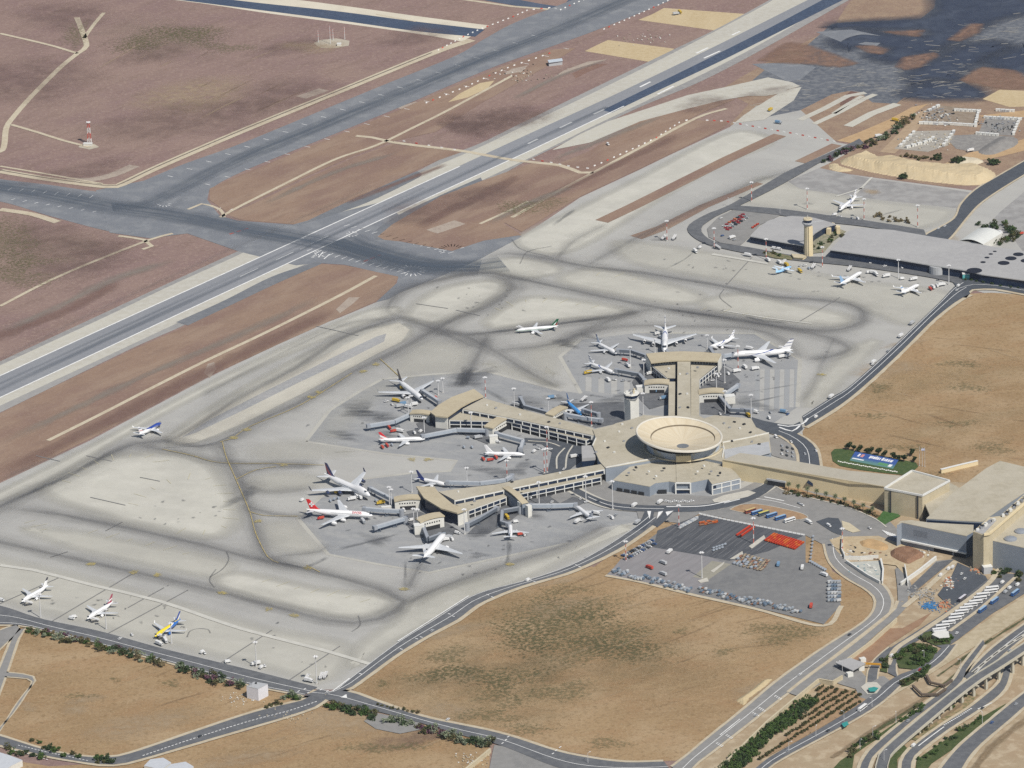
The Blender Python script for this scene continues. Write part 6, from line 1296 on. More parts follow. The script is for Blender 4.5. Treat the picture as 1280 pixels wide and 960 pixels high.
# ================================================================== MASTS, BRIDGES, VEHICLES
def masts():
    steel = M('mast_steel', (.60, .60, .60), [(3, (.52, .52, .52), .5)], rough=.5)
    def banded(name, h):
        m, nt, out, b = _nodes(name); tc = nt.nodes.new('ShaderNodeTexCoord'); sp = nt.nodes.new('ShaderNodeSeparateXYZ'); nt.links.new(tc.outputs['Object'], sp.inputs[0])
        q = nt.nodes.new('ShaderNodeMath'); q.operation = 'PINGPONG'; q.inputs[1].default_value = h; nt.links.new(sp.outputs[2], q.inputs[0])
        g = nt.nodes.new('ShaderNodeMath'); g.operation = 'GREATER_THAN'; g.inputs[1].default_value = h / 2; nt.links.new(q.outputs[0], g.inputs[0])
        nt.links.new(mixcol(nt, g.outputs[0], (.62, .62, .6), (.46, .13, .10)), b.inputs['Base Color']); b.inputs['Roughness'].default_value = .6; return m
    rw = banded('mast_red_white', 4.2); rw2 = banded('mast_red_white_short', 3)
    def proto(mat, h, name='floodlight_mast'):
        r = thing(name, 'x', 'light mast')
        MB().lathe((0, 0, 0), [(.5, .9), (.42, h * .5), (.3, h)], 10).build('pole', mat, r)
        MB().box(-1.1, 1.1, -1.1, 1.1, 0, .9).build('base_block', M('base_concrete', (.42, .41, .38), rough=.95), r)
        hd = MB().cyl((0, 0), 1.3, 1.5, h, h + .5, 10).build('head_frame', steel, r)
        for k in range(6):
            a = math.pi * k / 3; MB().box(-.55, .55, -.35, .35, -.45, .45).move(Matrix.Translation((1.7 * math.cos(a), 1.7 * math.sin(a), h + .25)) @ Matrix.Rotation(a, 4, 'Z') @ Matrix.Rotation(R(35), 4, 'Y')).build('lamp', M('lamp_housing', (.72, .72, .72), rough=.3), hd)
        return proto_done(r)
    H = 26.0; A = proto(steel, H); Bm = proto(rw, H); used = {}
    L = (  # foot x, foot y, head x, head y, red banded, label
        (51, 772.5, 50, 743, 0, 'by the nose of the airliner with the black tipped fin'), (133, 787, 131, 762, 0, 'by the nose of the airliner with the maroon fin'), (214.7, 805, 213.5, 779, 0, 'below the yellow and blue airliner'), (320.6, 834, 319.6, 803, 0, 'standing over the white cube building'), (396, 855, 394, 821, 0, 'nearest the road junction at the south corner'),
        (548, 494, 547.5, 476, 0, 'left of the two right of the dark brown fin jet'), (553.7, 491, 553.7, 473, 0, 'right of the two beyond the dark brown fin jet'), (607, 498, 606, 472, 1, 'at the tip of the curved roof of the upper pier'), (643, 512.5, 642.5, 486, 0, 'behind the middle of the upper pier'), (685.5, 515, 684.7, 498, 0, 'behind the upper pier near its free boarding bridge'),
        (510.5, 519, 510, 497, 0, 'left of the two under the dark finned jet wing'), (514.5, 517, 514, 495, 0, 'right of the two under the dark finned jet wing'), (530.5, 541, 530, 522, 0, 'over the nose of the airliner with the red and white fin'), (589, 539, 588.5, 516, 0, 'against the front of the upper pier'),
        (684, 564, 682, 534, 1, 'uppermost of the cluster between the two piers'), (684, 591, 682.5, 561, 1, 'right one of the lower pair between the two piers'), (680.5, 592, 679, 562, 1, 'left one of the lower pair between the two piers'), (634, 603, 633, 576, 1, 'below the plain white airliner between the piers'), (584, 610, 584, 585, 0, 'behind the swept roof of the lower pier'), (515, 616, 514, 590, 0, 'beside the fin of the airliner with the navy rear fuselage'),
        (487, 632, 486, 609, 0, 'left one of the pair on the low white hut'), (489.5, 636, 488.5, 612, 0, 'right one of the pair on the low white hut'), (517.5, 658, 517, 636, 0, 'left of the two beside the lower cream block'), (522.5, 663, 521.7, 637, 0, 'right of the two beside the lower cream block'), (581, 668, 580, 637, 0, 'at the white end wall of the lower pier'),
        (674, 631, 673, 603, 0, 'in front of the middle of the lower pier'), (732.5, 627, 731.6, 596, 0, 'in front of the lower pier near the hub'), (766, 637, 764, 602, 0, 'by the garage doors of the hub'), (739.5, 533, 738, 503, 1, 'right of the sky blue airliner'), (788, 460, 787.5, 434, 0, 'between the two jets left of the north pier'), (805, 476, 804, 450, 0, 'at the left shoulder of the north pier'), (818.7, 441, 818.2, 424, 0, 'under the left wing of the jumbo jet by the north pier'),
        (804, 519, 803, 492, 0, 'right of the short white control tower'), (922.7, 464, 922, 433, 1, 'in front of the nose of the large twin jet'), (906, 479, 905.4, 450, 0, 'at the right end wall of the north pier'), (895.6, 486, 895.3, 467, 0, 'in the yard right of the north pier'), (906.6, 517, 906, 489, 0, 'by the right gate house of the north pier'), (939, 524, 938, 494, 0, 'at the east corner of the hub roof'), (884, 436, 884, 419, 0, 'by the nose of the airliner behind the north pier'),
        (833.8, 301.7, 833, 276.4, 1, 'farthest left of those along the terminal loop road'), (892.8, 310, 892, 285.5, 1, 'by the steps on the bend of the terminal loop road'), (957.8, 325, 957.4, 299, 1, 'before the glass front of the fan shaped pavilion'), (939.5, 252.5, 939, 228, 1, 'on the straight road above the fan shaped pavilion'), (1009, 262, 1009, 236, 1, 'behind the tall sandy control tower'), (1080, 275, 1079, 249, 1, 'right of the airliner on the cargo stand'), (1147, 284, 1147, 257, 1, 'rightmost on the cargo stand'),
        (1028, 334, 1027, 309, 1, 'right of the foot of the tall sandy control tower'), (1123, 348, 1122, 325, 0, 'behind the middle of the two white airliners by the grey roof'), (1186, 356, 1185, 332, 0, 'at the road corner by the turquoise kiosk'),
        (877.5, 723, 876, 691, 0, 'standing alone in the pale paved part of the car park'), (942, 681, 941, 648, 1, 'between the small and the large block of red carts'), (848.7, 660, 848, 632, 1, 'at the upper corner of the car park'), (782.5, 702, 781.5, 677, 1, 'by the parked cars at the left of the car park'), (1053, 690, 1053, 661, 1, 'at the corner of the works yard hoarding'))
    for bx, by, tx, ty, red, lb in L:
        h = max(14, min(40, height(bx, by, tx, ty))); p = G(bx, by); o = Bm if red else A
        lab = ('red banded' if red else 'pale grey') + ' floodlight mast ' + lb
        if red not in used: used[red] = 1; o.location = (p.x, p.y, 0); o.scale = (1, 1, h / H); o['label'] = lab; o['group'] = 'floodlight masts'
        else: dup(o, (p.x, p.y, 0), 0, lab, 'floodlight masts', (1, 1, h / H))
    # road lamps by the motorway
    r = thing('street_lamp', 'x', 'street lamp'); MB().lathe((0, 0, 0), [(.22, 0), (.12, 10)], 8).build('pole', steel, r); MB().bar((0, 0, 10), (2.2, 0, 10.5), .16).build('arm', steel, r); MB().box(1.6, 2.9, -.25, .25, 10.3, 10.6).build('lamp', MATS['lamp_housing'], r); proto_done(r)
    for i, (x, y, lb) in enumerate(((986, 941, 'farthest down the landside road'), (1020, 922, 'between the orchard and the sandy bank'), (1055, 903, 'by the teal bus shelter'), (1090, 885, 'by the white coach on the landside road'), (1075, 937, 'on the green bank above the motorway curve'), (1091, 922, 'second on the green bank above the motorway'), (1120, 905, 'in the green bank by the motorway straight'), (1201, 838, 'at the fork of the motorway lanes'), (1155, 826, 'in the planted bank below the coach park'), (1250, 712, 'at the top end of the coach park'), (1105, 952, 'between viaduct and motorway curve'), (1228, 905, 'in the lower planted bank of the motorway'), (1053, 840, 'by the checkpoint canopy'), (911, 258, 'on the bend above the pavilion car park'), (975, 268, 'behind the pavilion'), (735, 955, 'at the bottom edge by the gravel yard'))):
        p = G(x, y)
        if i == 0: r.location = p; r['label'] = 'thin grey street lamp ' + lb; r['group'] = 'street lamps'
        else: dup(r, p, i * 1.3, 'thin grey street lamp ' + lb, 'street lamps')
    # lattice tower in the north-west field
    rw3 = rw2; t = thing('lattice_mast', 'red and white lattice mast with a white hut at its foot in the field', 'lattice mast', G(112, 180)); h = 26; mb = [MB() for _ in range(4)]
    for k in range(4):
        s = mb[k]; c = [Vector((sx * q, sy * q, z)) for q, z in ((2.3 - .3 * k, h * k / 4), (2.0 - .3 * k, h * (k + 1) / 4)) for sx, sy in ((-1, -1), (1, -1), (1, 1), (-1, 1))]
        for i in range(4): s.bar(c[i], c[4 + i], .34); s.bar(c[i], c[4 + (i + 1) % 4], .22); s.bar(c[(i + 1) % 4], c[4 + i], .22); s.bar(c[4 + i], c[4 + (i + 1) % 4], .26)
        s.build('lattice_section', M('paint_red', (.5, .09, .07), rough=.6) if k % 2 else M('paint_white', (.68, .68, .67), rough=.6), t)
    MB().cyl((0, 0), 2.6, 2.6, h, h + .7, 10).build('platform', MATS['paint_white'], t); MB().bar((0, 0, h), (0, 0, h + 3), .3).build('aerial', MATS['paint_red'], t)
    q = Bld('equipment_hut', 'small white hut at the foot of the lattice mast', 'hut', (110, 182)); q.part('wall', MB().box(-5, 5, -2, 2, 0, 2.8, -.2, q.c), WHITEWALL); q.part('roof', MB().box(-5.3, 5.3, -2.3, 2.3, 2.8, 3.1, -.2, q.c), TRIM)
    sheet('gravel_pad', '100,181 118,180 124,184 112,187 98,184', .12, M('pad_pale', (.45, .41, .33), [(5, (.38, .33, .26), .6)], rough=1))
    sheet('gravel_pad', '392,54 400,50 420,48 437,51 436,57 420,60 400,60', .12, MATS['pad_pale'])
    for i, (x, y, hh, lb) in enumerate(((398, 53, 15, 'left'), (413, 55, 23, 'tallest, middle'), (416.5, 50, 14, 'slim inner'), (431, 49, 16, 'right'))):
        t = thing('aerial_mast', lb + ' thin white aerial mast on the round gravel pad', 'aerial mast', G(x, y), 0, 'aerial masts on the gravel pad'); MB().lathe((0, 0, 0), [(.35, 0), (.2, hh)], 8).build('pole', MATS['paint_white'], t); mb = MB()
        for z in (.5, .75, .95): mb.bar((-1.4, 0, hh * z), (1.4, 0, hh * z), .2)
        mb.build('cross_arm', MATS['paint_red'], t); MB().box(-.8, .8, -.8, .8, 0, .6).build('footing', MATS['base_concrete'], t)
    q = Bld('equipment_hut', 'small pale hut on the round gravel pad of aerials', 'hut', (424, 57)); q.part('wall', MB().box(-2.5, 2.5, -2, 2, 0, 2.8, 0, q.c), WHITEWALL); q.part('roof', MB().box(-2.7, 2.7, -2.2, 2.2, 2.8, 3.1, 0, q.c), TRIM)
masts()

def bridges():
    tun = M('bridge_grey_blue', (.36, .40, .45), [(3, (.31, .35, .40), .6)], rough=.5); dkm = M('bridge_dark', (.13, .15, .18), [(3, (.1, .12, .14), .5)], rough=.6); cabm = M('bridge_cab', (.30, .32, .35), rough=.6); top = M('bridge_roof', (.44, .46, .48), [(4, (.39, .41, .43), .5)], rough=.6)
    for s, dark, lb in (('549,504 529,491', 0, 'docked to the jet with the dark brown fin'), ('515,519 493,529 462,534', 0, 'stretched out empty left of the upper pier'), ('609,540 571,539 530,547', 0, 'docked to the airliner with the red and white fin'), ('620.6,544 654,553 651,563', 0, 'docked to the plain white airliner'), ('685,518 656,510 651,500', 1, 'standing empty behind the upper pier'), ('707,520 728,524 750,527', 0, 'lying along the back of the upper pier by the sky blue jet'), ('748,520 731,515', 1, 'docked to the sky blue airliner'),
                        ('640,597 632,602 600,606 561,605', 0, 'long one docked to the airliner with the navy fin'), ('490,626 464,613', 0, 'docked to the jumbo jet with the navy and red fin'), ('502,641 480,640 457,638', 0, 'docked to the red finned four engined jet'), ('507,650 490,655 470,661', 0, 'stretched out empty below the red finned jet'), ('529,661 535,676 549,671', 1, 'docked to the large white twin jet at the lower pier'), ('650,637 628,641 627,655 634,657', 1, 'bent one docked to the tail on white airliner'), ('663,634 690,634 718,633', 0, 'long straight one before the lower pier'),
                        ('808,447 790,441 774,440', 1, 'upper one left of the north pier'), ('806,478 799,470 772,465', 1, 'lower one left of the north pier'), ('903,447 915,445', 0, 'docked to the large twin jet of the north pier'), ('899,497 913,514 938,515', 1, 'lower one right of the north pier'), ('905,496 922,484', 0, 'upper empty one right of the north pier'), ('584,658 600,650 620,638', 1, 'dark sloping gangway along the foot of the lower pier'), ('893,446 888,438', 1, 'behind the north pier docked to the blue striped airliner'), ('838,446 833,441', 1, 'docked to the jumbo jet at the north pier end')):
        pts = GP(s, 4.2); r = thing('jet_bridge', ('dark ' if dark else 'grey ') + 'boarding bridge ' + lb, 'boarding bridge', (pts[0].x, pts[0].y, 0), 0, 'boarding bridges'); c = Vector((pts[0].x, pts[0].y, 0))
        P_ = [Vector((p.x, p.y, 4.2)) - c for p in pts]; tm = dkm if dark else tun
        for i, (u, v) in enumerate(zip(P_, P_[1:])):
            w_ = 3.4 - .3 * i; hh = Vector((0, 0, 1.5)); t = MB().bar(u + hh, v + hh, w_, 3.0).build('tunnel', tm, r); MB().bar(u + Vector((0, 0, 3.08)), v + Vector((0, 0, 3.08)), w_ * .86, .2).build('tunnel_roof', top if not dark else cabm, t)
        MB().cyl((P_[0].x, P_[0].y), 2.4, 2.4, 0.1, 7.6, 12).build('rotunda', cabm, r)
        e, d = P_[-1], (P_[-1] - P_[-2]).normalized(); MB().bar(e + Vector((0, 0, 1.5)) - d * .5, e + Vector((0, 0, 1.5)) + d * 3, 4.2, 3.6).build('cab', cabm, r)
        for q in P_[1:]:
            k = q - d * 3; MB().bar((k.x - 1.5, k.y, .6), (k.x - 1.5, k.y, 4.6), .45).bar((k.x + 1.5, k.y, .6), (k.x + 1.5, k.y, 4.6), .45).box(-2.2, 2.2, -.5, .5, .1, 1.1, .3, k - Vector((0, 0, k.z))).build('drive_leg', dkm, r)
bridges()

VEH = {}
def vehicle_protos():
    tyre = M('tyre', (.02, .02, .02), rough=.9); glass = GLASS
    class wheels:
        def __init__(s, mb, xs, y, r): s.a = [(x, k * y, r) for x in xs for k in (-1, 1)]
        def build(s, name, mat, parent):
            for x, y, r in s.a: MB().cyl((0, 0), r, r, -.12, .12, 10).move(Matrix.Translation((x, y, r)) @ Matrix.Rotation(R(90), 4, 'X')).build(name, mat, parent)
    def extr(prof, w_, inset=.0):
        """side profile (x,z) extruded across, upper points drawn in"""
        V, n = [], len(prof); zt = max(z for x, z in prof); zb = min(z for x, z in prof)
        for s in (-1, 1):
            for x, z in prof: V.append((x, s * (w_ / 2 - inset * (z - zb) / (zt - zb)), z))
        return V, [list(range(n)), list(range(n, 2 * n))[::-1]] + [[i, n + i, n + (i + 1) % n, (i + 1) % n] for i in range(n)]
    def solid(V, F):
        o = MB().add(V, F); return o
    def car(key, body):
        r = thing('parked_car', 'x', 'car'); b = solid(*extr([(-2.2, .3), (2.15, .3), (2.2, .75), (1.1, .95), (-1.9, 1.0), (-2.25, .85)], 1.8, .04)).build('body', body, r)
        solid(*extr([(.95, .94), (.3, 1.42), (-1.2, 1.45), (-1.85, .98)], 1.66, .22)).build('window_glass', glass, r); solid(*extr([(.28, 1.40), (.2, 1.5), (-1.1, 1.52), (-1.25, 1.43)], 1.3, .05)).build('roof', body, r)
        wheels(MB(), (1.35, -1.35), .82, .33).build('wheel', tyre, r); VEH[key] = proto_done(r)
    def van(key, body):
        r = thing('service_van', 'x', 'van'); solid(*extr([(-2.7, .4), (2.6, .4), (2.65, 1.1), (1.9, 1.35), (1.5, 2.3), (-2.7, 2.4)], 2.0, .12)).build('body', body, r); solid(*extr([(1.98, 1.36), (1.58, 2.1), (1.40, 2.1), (1.75, 1.36)], 2.04, .1)).build('windscreen', glass, r)
        wheels(MB(), (1.7, -1.6), .9, .38).build('wheel', tyre, r); VEH[key] = proto_done(r)
    def bus(key, body, roof):
        r = thing('parked_coach', 'x', 'coach'); solid(*extr([(-6, .45), (6, .45), (6.05, 1.6), (5.9, 3.2), (-6, 3.25)], 2.5, .06)).build('body', body, r); MB().box(-5.7, 5.6, -1.27, 1.27, 1.55, 2.6).build('window_band', glass, r); MB().box(-5.7, 5.5, -1.1, 1.1, 3.2, 3.36).build('roof', roof, r); MB().box(5.9, 6.08, -1.1, 1.1, 1.5, 2.9).build('windscreen', glass, r)
        wheels(MB(), (3.8, -3.4), 1.15, .5).build('wheel', tyre, r); VEH[key] = proto_done(r)
    def truck(key, cabc, box):
        r = thing('service_truck', 'x', 'truck'); solid(*extr([(2.2, .6), (4.2, .6), (4.25, 1.5), (3.9, 2.6), (2.2, 2.6)], 2.3, .1)).build('cab', cabc, r); MB().box(-4, 2, -1.2, 1.2, .9, 3.2).build('cargo_box', box, r); MB().box(4.0, 4.27, -.95, .95, 1.5, 2.3).build('windscreen', glass, r); MB().box(-4, 4, -.9, .9, .55, .85).build('chassis', GEAR, r)
        wheels(MB(), (3.2, -1.2, -2.6), 1.05, .5).build('wheel', tyre, r); VEH[key] = proto_done(r)
    def steps(key):
        r = thing('passenger_steps', 'x', 'boarding steps'); white = M('steps_white', (.66, .66, .66), rough=.5)
        n = 10; mb = MB()
        for k in range(n): mb.box(-3.6 + .6 * k, -3.0 + .6 * k, -1, 1, .5 + .3 * k, .7 + .3 * k)
        mb.build('stair_flight', white, r); MB().bar((-3.6, -1, 1.5), (2.6, -1, 4.6), .3, .9).build('handrail', white, r); MB().bar((-3.6, 1, 1.5), (2.6, 1, 4.6), .3, .9).build('handrail', white, r); MB().box(2.4, 4.4, -1.1, 1.1, 3.5, 3.7).build('platform', white, r); MB().box(-3.5, 3.6, -.9, .9, .4, .9).build('chassis', GEAR, r)
        wheels(MB(), (2.2, -2.4), .9, .4).build('wheel', tyre, r); VEH[key] = proto_done(r)
    def dolly(key, frame, load=None, h=.5, L=3.2, w_=1.6, name='baggage_cart', cat='baggage cart'):
        r = thing(name, 'x', cat); MB().box(-L / 2, L / 2, -w_ / 2, w_ / 2, .35, .55).build('deck', frame, r)
        if load: MB().box(-L / 2 + .05, L / 2 - .05, -w_ / 2 + .05, w_ / 2 - .05, .57, .57 + h).build('load', load, r)
        else:
            mb = MB()
            for sx in (-1, 1): mb.box(sx * L / 2 - .06, sx * L / 2 + .06, -w_ / 2, w_ / 2, .55, 1.5)
            mb.build('end_frame', frame, r); MB().box(-L / 2, L / 2, -w_ / 2, w_ / 2, 1.5, 1.62).build('canopy', frame, r)
        MB().box(-L * .4, L * .4, -w_ / 2 + .15, w_ / 2 - .15, .02, .34).build('undercarriage', tyre, r); VEH[key] = proto_done(r)
    pc = lambda n, c: M('paint_car_' + n, c, rough=.3)
    cw, cs, cb, cd, cr = pc('white', (.72, .72, .71)), pc('silver', (.42, .44, .46)), pc('blue', (.06, .12, .28)), pc('dark', (.05, .055, .06)), pc('red', (.45, .03, .03))
    car('car_white', cw); car('car_silver', cs); car('car_blue', cb); car('car_dark', cd); car('car_red', cr); van('van_white', cw); van('van_silver', cs)
    bus('bus_white', cw, cw); bus('bus_blue', pc('busblue', (.04, .12, .32)), pc('busroof', (.32, .45, .58))); bus('bus_yellow', pc('busyellow', (.10, .13, .16)), pc('busyroof', (.62, .55, .12))); bus('bus_dark', pc('busdark', (.05, .05, .07)), pc('busdroof', (.6, .58, .62))); bus('bus_red', pc('busred', (.3, .08, .05)), pc('busrroof', (.55, .45, .2)))
    truck('truck_white', cw, M('box_white', (.70, .70, .69), rough=.5)); truck('truck_blue', cs, M('box_blue', (.16, .28, .42), rough=.5)); truck('truck_red', cr, M('box_red', (.5, .08, .05), rough=.5)); truck('truck_yellow', pc('yellow', (.55, .38, .04)), M('box_yellow', (.55, .38, .05), rough=.5)); truck('truck_grey', cs, M('box_grey', (.45, .46, .47), rough=.5))
    steps('steps')
    redc = M('cart_red', (.55, .06, .025), [(2, (.45, .045, .02), .6)], rough=.6); dolly('cart_red', redc); dolly('cart_orange', M('cart_orange', (.60, .14, .03), rough=.6)); dolly('cart_brown', M('cart_brown', (.19, .13, .09), rough=.7), M('cart_load_tan', (.34, .28, .2), rough=.9), .5); dolly('cart_rust', M('cart_rust', (.22, .11, .07), rough=.8), M('cart_load_rust', (.27, .15, .1), rough=.9), .35); dolly('cart_grey', M('cart_grey', (.25, .27, .29), rough=.6), M('cart_load_grey', (.33, .37, .42), rough=.6), 1.3)
    for n, c in (('silver', (.33, .36, .39)), ('blue', (.14, .19, .25)), ('white', (.52, .53, .53))):
        dolly('unit_' + n, M('unit_frame', (.2, .2, .21), rough=.6), M('unit_' + n, c, [(1.5, tuple(v * .8 for v in c), .5)], rough=.4), 1.6, 3.6, 2.0, 'cargo_container', 'cargo container')
vehicle_protos()
USEDV = set()
def put(key, x, y, ang, label, group=None, k=1.0, z=0.0):
    """ang in degrees in plan"""
    p = G(x, y); r = VEH[key]; loc = (p.x, p.y, 1.0 + z)
    if key not in USEDV: USEDV.add(key); r.location = loc; r.rotation_euler = (0, 0, R(ang)); r.scale = (k, k, k); r['label'] = label; (group and r.__setitem__('group', group)); return r
    o = dup(r, loc, R(ang), label, None, (k, k, k))
    if group: o['group'] = group
    elif 'group' in o: del o['group']
    return o
def pang(x0, y0, x1, y1): a, b = G(x0, y0), G(x1, y1); return math.degrees(math.atan2(b.y - a.y, b.x - a.x))

def vehicles():
    rnd = random.Random(21)
    # coaches by the bus island
    for key, x, y, lb in (('bus_red', 938, 641.5, 'dark red coach with a yellowish roof at the left of the parked row'), ('bus_blue', 946, 643.4, 'deep blue coach, second from the left of the row on the bus island'), ('bus_yellow', 954.6, 644.8, 'dark coach with a yellow roof in the row on the bus island'), ('bus_blue', 964.5, 647, 'blue coach between the yellow roofed coach and another blue one'), ('bus_blue', 975.5, 650, 'blue coach next to the white one on the bus island'), ('bus_white', 987, 653, 'white coach at the right end of the row on the bus island')):
        put(key, x, y, pang(x - 8, y + 2.5, x + 8, y - 2.5), lb, 'coaches on the bus island')
    E = [(960, 375), (945, 405), (870, 440), (840, 475), (795, 512), (745, 545), (700, 577), (655, 610), (610, 645), (590, 678), (525, 720), (465, 755), (430, 792), (440, 815)]
    for i, (a, b) in enumerate(E): put('bus_white', 1120 + a / 8, 690 + b / 8 + 1.5, pang(0, 1.5, 16, -1.0) if False else pang(1200, 741.5, 1217, 739.5), 'white coach parked aslant in the long row by the arrivals hall', 'white coaches in the coach park', 1.0)
    for key, x, y, lb in (('bus_dark', 1203, 751, 'dark coach with a pale roof driving up beside the coach row'), ('bus_blue', 1228, 765, 'blue coach with a pale roof, lower one on the outer lane'), ('bus_blue', 1243, 754, 'long blue coach waiting behind the white coach row'), ('bus_blue', 1269, 744, 'blue coach nearest the right edge of the photo'), ('bus_white', 1078, 888, 'white coach driving past the roundabout')): put(key, x, y, pang(1200, 755, 1230, 733), lb)
    for key, x, y, lb in (('van_white', 1253, 730, 'white van at the head of the coach row'), ('van_white', 1272, 733, 'white van under the trees at the coach park'), ('van_white', 1262, 737, 'second white van beyond the coach row'), ('van_silver', 1257, 742, 'silver van beyond the coach row'), ('van_white', 1115, 822, 'white van on the loop by the planted bank'), ('car_white', 1189, 867, 'white car on the viaduct'), ('van_white', 1142, 934, 'white van on the lower motorway curve'), ('car_white', 1196, 793, 'pale car behind the cream hut')): put(key, x, y, pang(1200, 755, 1230, 733), lb)
    for x, y, lb in ((1191, 711, 'white van nearest the hall in the shaded yard'), (1186, 713, 'second white van in the shaded yard'), (1176, 721, 'white van at the outer side of the shaded yard'), (1202, 719, 'white car alone in the middle of the shaded yard'), (1206, 725, 'pale car by the rubble in the shaded yard')): put('van_white' if 'van' in lb else 'car_white', x, y, pang(1160, 735, 1190, 705), lb)
    for x, y, lb, key in ((1011, 655, 'white pickup crossing the forecourt junction', 'truck_white'), (1036, 659, 'white van on the dark patch of the junction', 'van_white'), (1087, 662, 'white car by the striped crossing', 'car_white'), (1003, 633, 'white car on the road beside the hedge', 'car_white'), (999, 631, 'silver car on the road beside the hedge', 'car_silver')): put(key, x, y, pang(990, 640, 1020, 655), lb)
    # landside and east road traffic
    for key, x, y, lb in (('truck_white', 1039, 498, 'white truck on the perimeter road just above the hub'), ('van_white', 1020, 523, 'white van turning in from the perimeter road'), ('car_white', 1091, 457, 'white car on the perimeter road by the first bend'), ('truck_white', 1092, 455, 'white truck by the first bend of the perimeter road'), ('car_silver', 1110, 440, 'silver car on the middle of the perimeter road'), ('truck_white', 1126, 422, 'white truck at the straight of the perimeter road'), ('car_white', 1127, 418, 'white car ahead of the truck on the straight'), ('truck_grey', 1140, 406, 'grey truck high on the perimeter road'), ('van_white', 1198, 359, 'white van at the junction by the turquoise kiosk'), ('car_white', 1196, 364, 'white car at the junction by the turquoise kiosk'), ('car_white', 1173, 287, 'first white car on the dark road behind the grey roof'), ('car_white', 1181, 284, 'second white car on the dark road behind the grey roof')): put(key, x, y, pang(1040, 497, 1100, 450), lb)
    for x, y, key, lb in ((989, 554, 'car_white', 'white car on the curve east of the hub'), (1006, 569, 'car_silver', 'silver car on the inner lane east of the hub'), (1020, 565, 'car_white', 'white car on the outer lane east of the hub'), (970, 548, 'van_white', 'white van beside the hub corner')): put(key, x, y, pang(990, 553, 1005, 570), lb)
    for i in range(9): put(rnd.choice(['car_white', 'car_silver', 'car_red', 'car_dark']), 977 + (i % 3) * 6.5 + rnd.random(), 559 + (i // 3) * 5 + (i % 3) * 1.7, pang(990, 553, 1005, 570), 'car parked in the small lot behind the connector', 'cars behind the connector')
    for key, x, y, lb in (('truck_white', 199, 807, 'white truck by the nose of the yellow and blue airliner'), ('truck_grey', 797, 655, 'grey truck on the perimeter road below the hub'), ('truck_white', 837, 692, 'white truck alone in the dark part of the car park'), ('truck_white', 825, 630, 'white lorry on the forecourt by the portal'), ('truck_white', 793, 634, 'long white lorry at the left of the ring road')): put(key, x, y, pang(180, 800, 210, 812) if x < 300 else pang(780, 676, 800, 660), lb)
    for x, y, key, lb in ((1238, 834, 'car_white', 'on the far motorway lane by the fork'), (1262, 815, 'car_silver', 'high on the motorway by the right edge'), (1135, 903, 'car_silver', 'on the inner motorway lane'), (1228, 887, 'car_dark', 'near the hatched motorway merge'), (1240, 905, 'car_blue', 'on the lowest motorway lane'), (1270, 882, 'car_silver', 'low on the right edge of the motorway'), (985, 940, 'car_silver', 'on the landside road below the orchard'), (1035, 915, 'car_dark', 'on the landside road by the orchard'), (1150, 839, 'car_red', 'on the landside road by the planted bank'), (945, 896, 'car_silver', 'on the wall road by the berm'), (1000, 845, 'car_white', 'on the wall road halfway up'), (1062, 795, 'car_dark', 'on the wall road near the works'), (560, 901, 'car_white', 'on the lower road above the gravel yard'), (250, 922, 'car_dark', 'on the lower left access road'), (660, 727, 'van_white', 'on the perimeter road above the south field'), (540, 790, 'car_silver', 'on the perimeter road beside the south field'), (150, 800, 'car_white', 'on the service road below the maroon finned airliner')):
        put(key, x, y, pang(1150, 910, 1200, 872) if x > 900 else pang(500, 812, 600, 748), {'car_white': 'white car ', 'car_silver': 'silver car ', 'car_dark': 'dark car ', 'car_blue': 'blue car ', 'car_red': 'red car ', 'van_white': 'white van '}[key] + lb)
    # steps and service vehicles beside the aircraft
    for x, y, a, lb in ((36, 757, 200, 'first southern airliner'), (119, 778, 200, 'airliner with the maroon fin'), (203, 799, 200, 'yellow and blue airliner'), (1054, 262, 200, 'airliner on the cargo stand'), (893, 438, 200, 'blue striped airliner behind the north pier'), (651, 413.5, 170, 'green finned airliner'), (1062, 339, 60, 'airliner with the light blue fin'), (730, 502, 40, 'sky blue airliner'), (830, 300, 45, 'floodlight mast on the loop road'), (843, 300, 60, 'kerb of the loop road'), (897, 312, 150, 'bend of the loop road'), (980, 331, 60, 'propeller airliner'), (1017, 336, 60, 'control tower road'), (384, 851, 60, 'southern corner of the apron'), (402, 849, 70, 'road junction mast'), (407, 848, 70, 'junction fence')):
        put('steps', x, y, a, 'white boarding steps by the ' + lb, 'boarding steps')
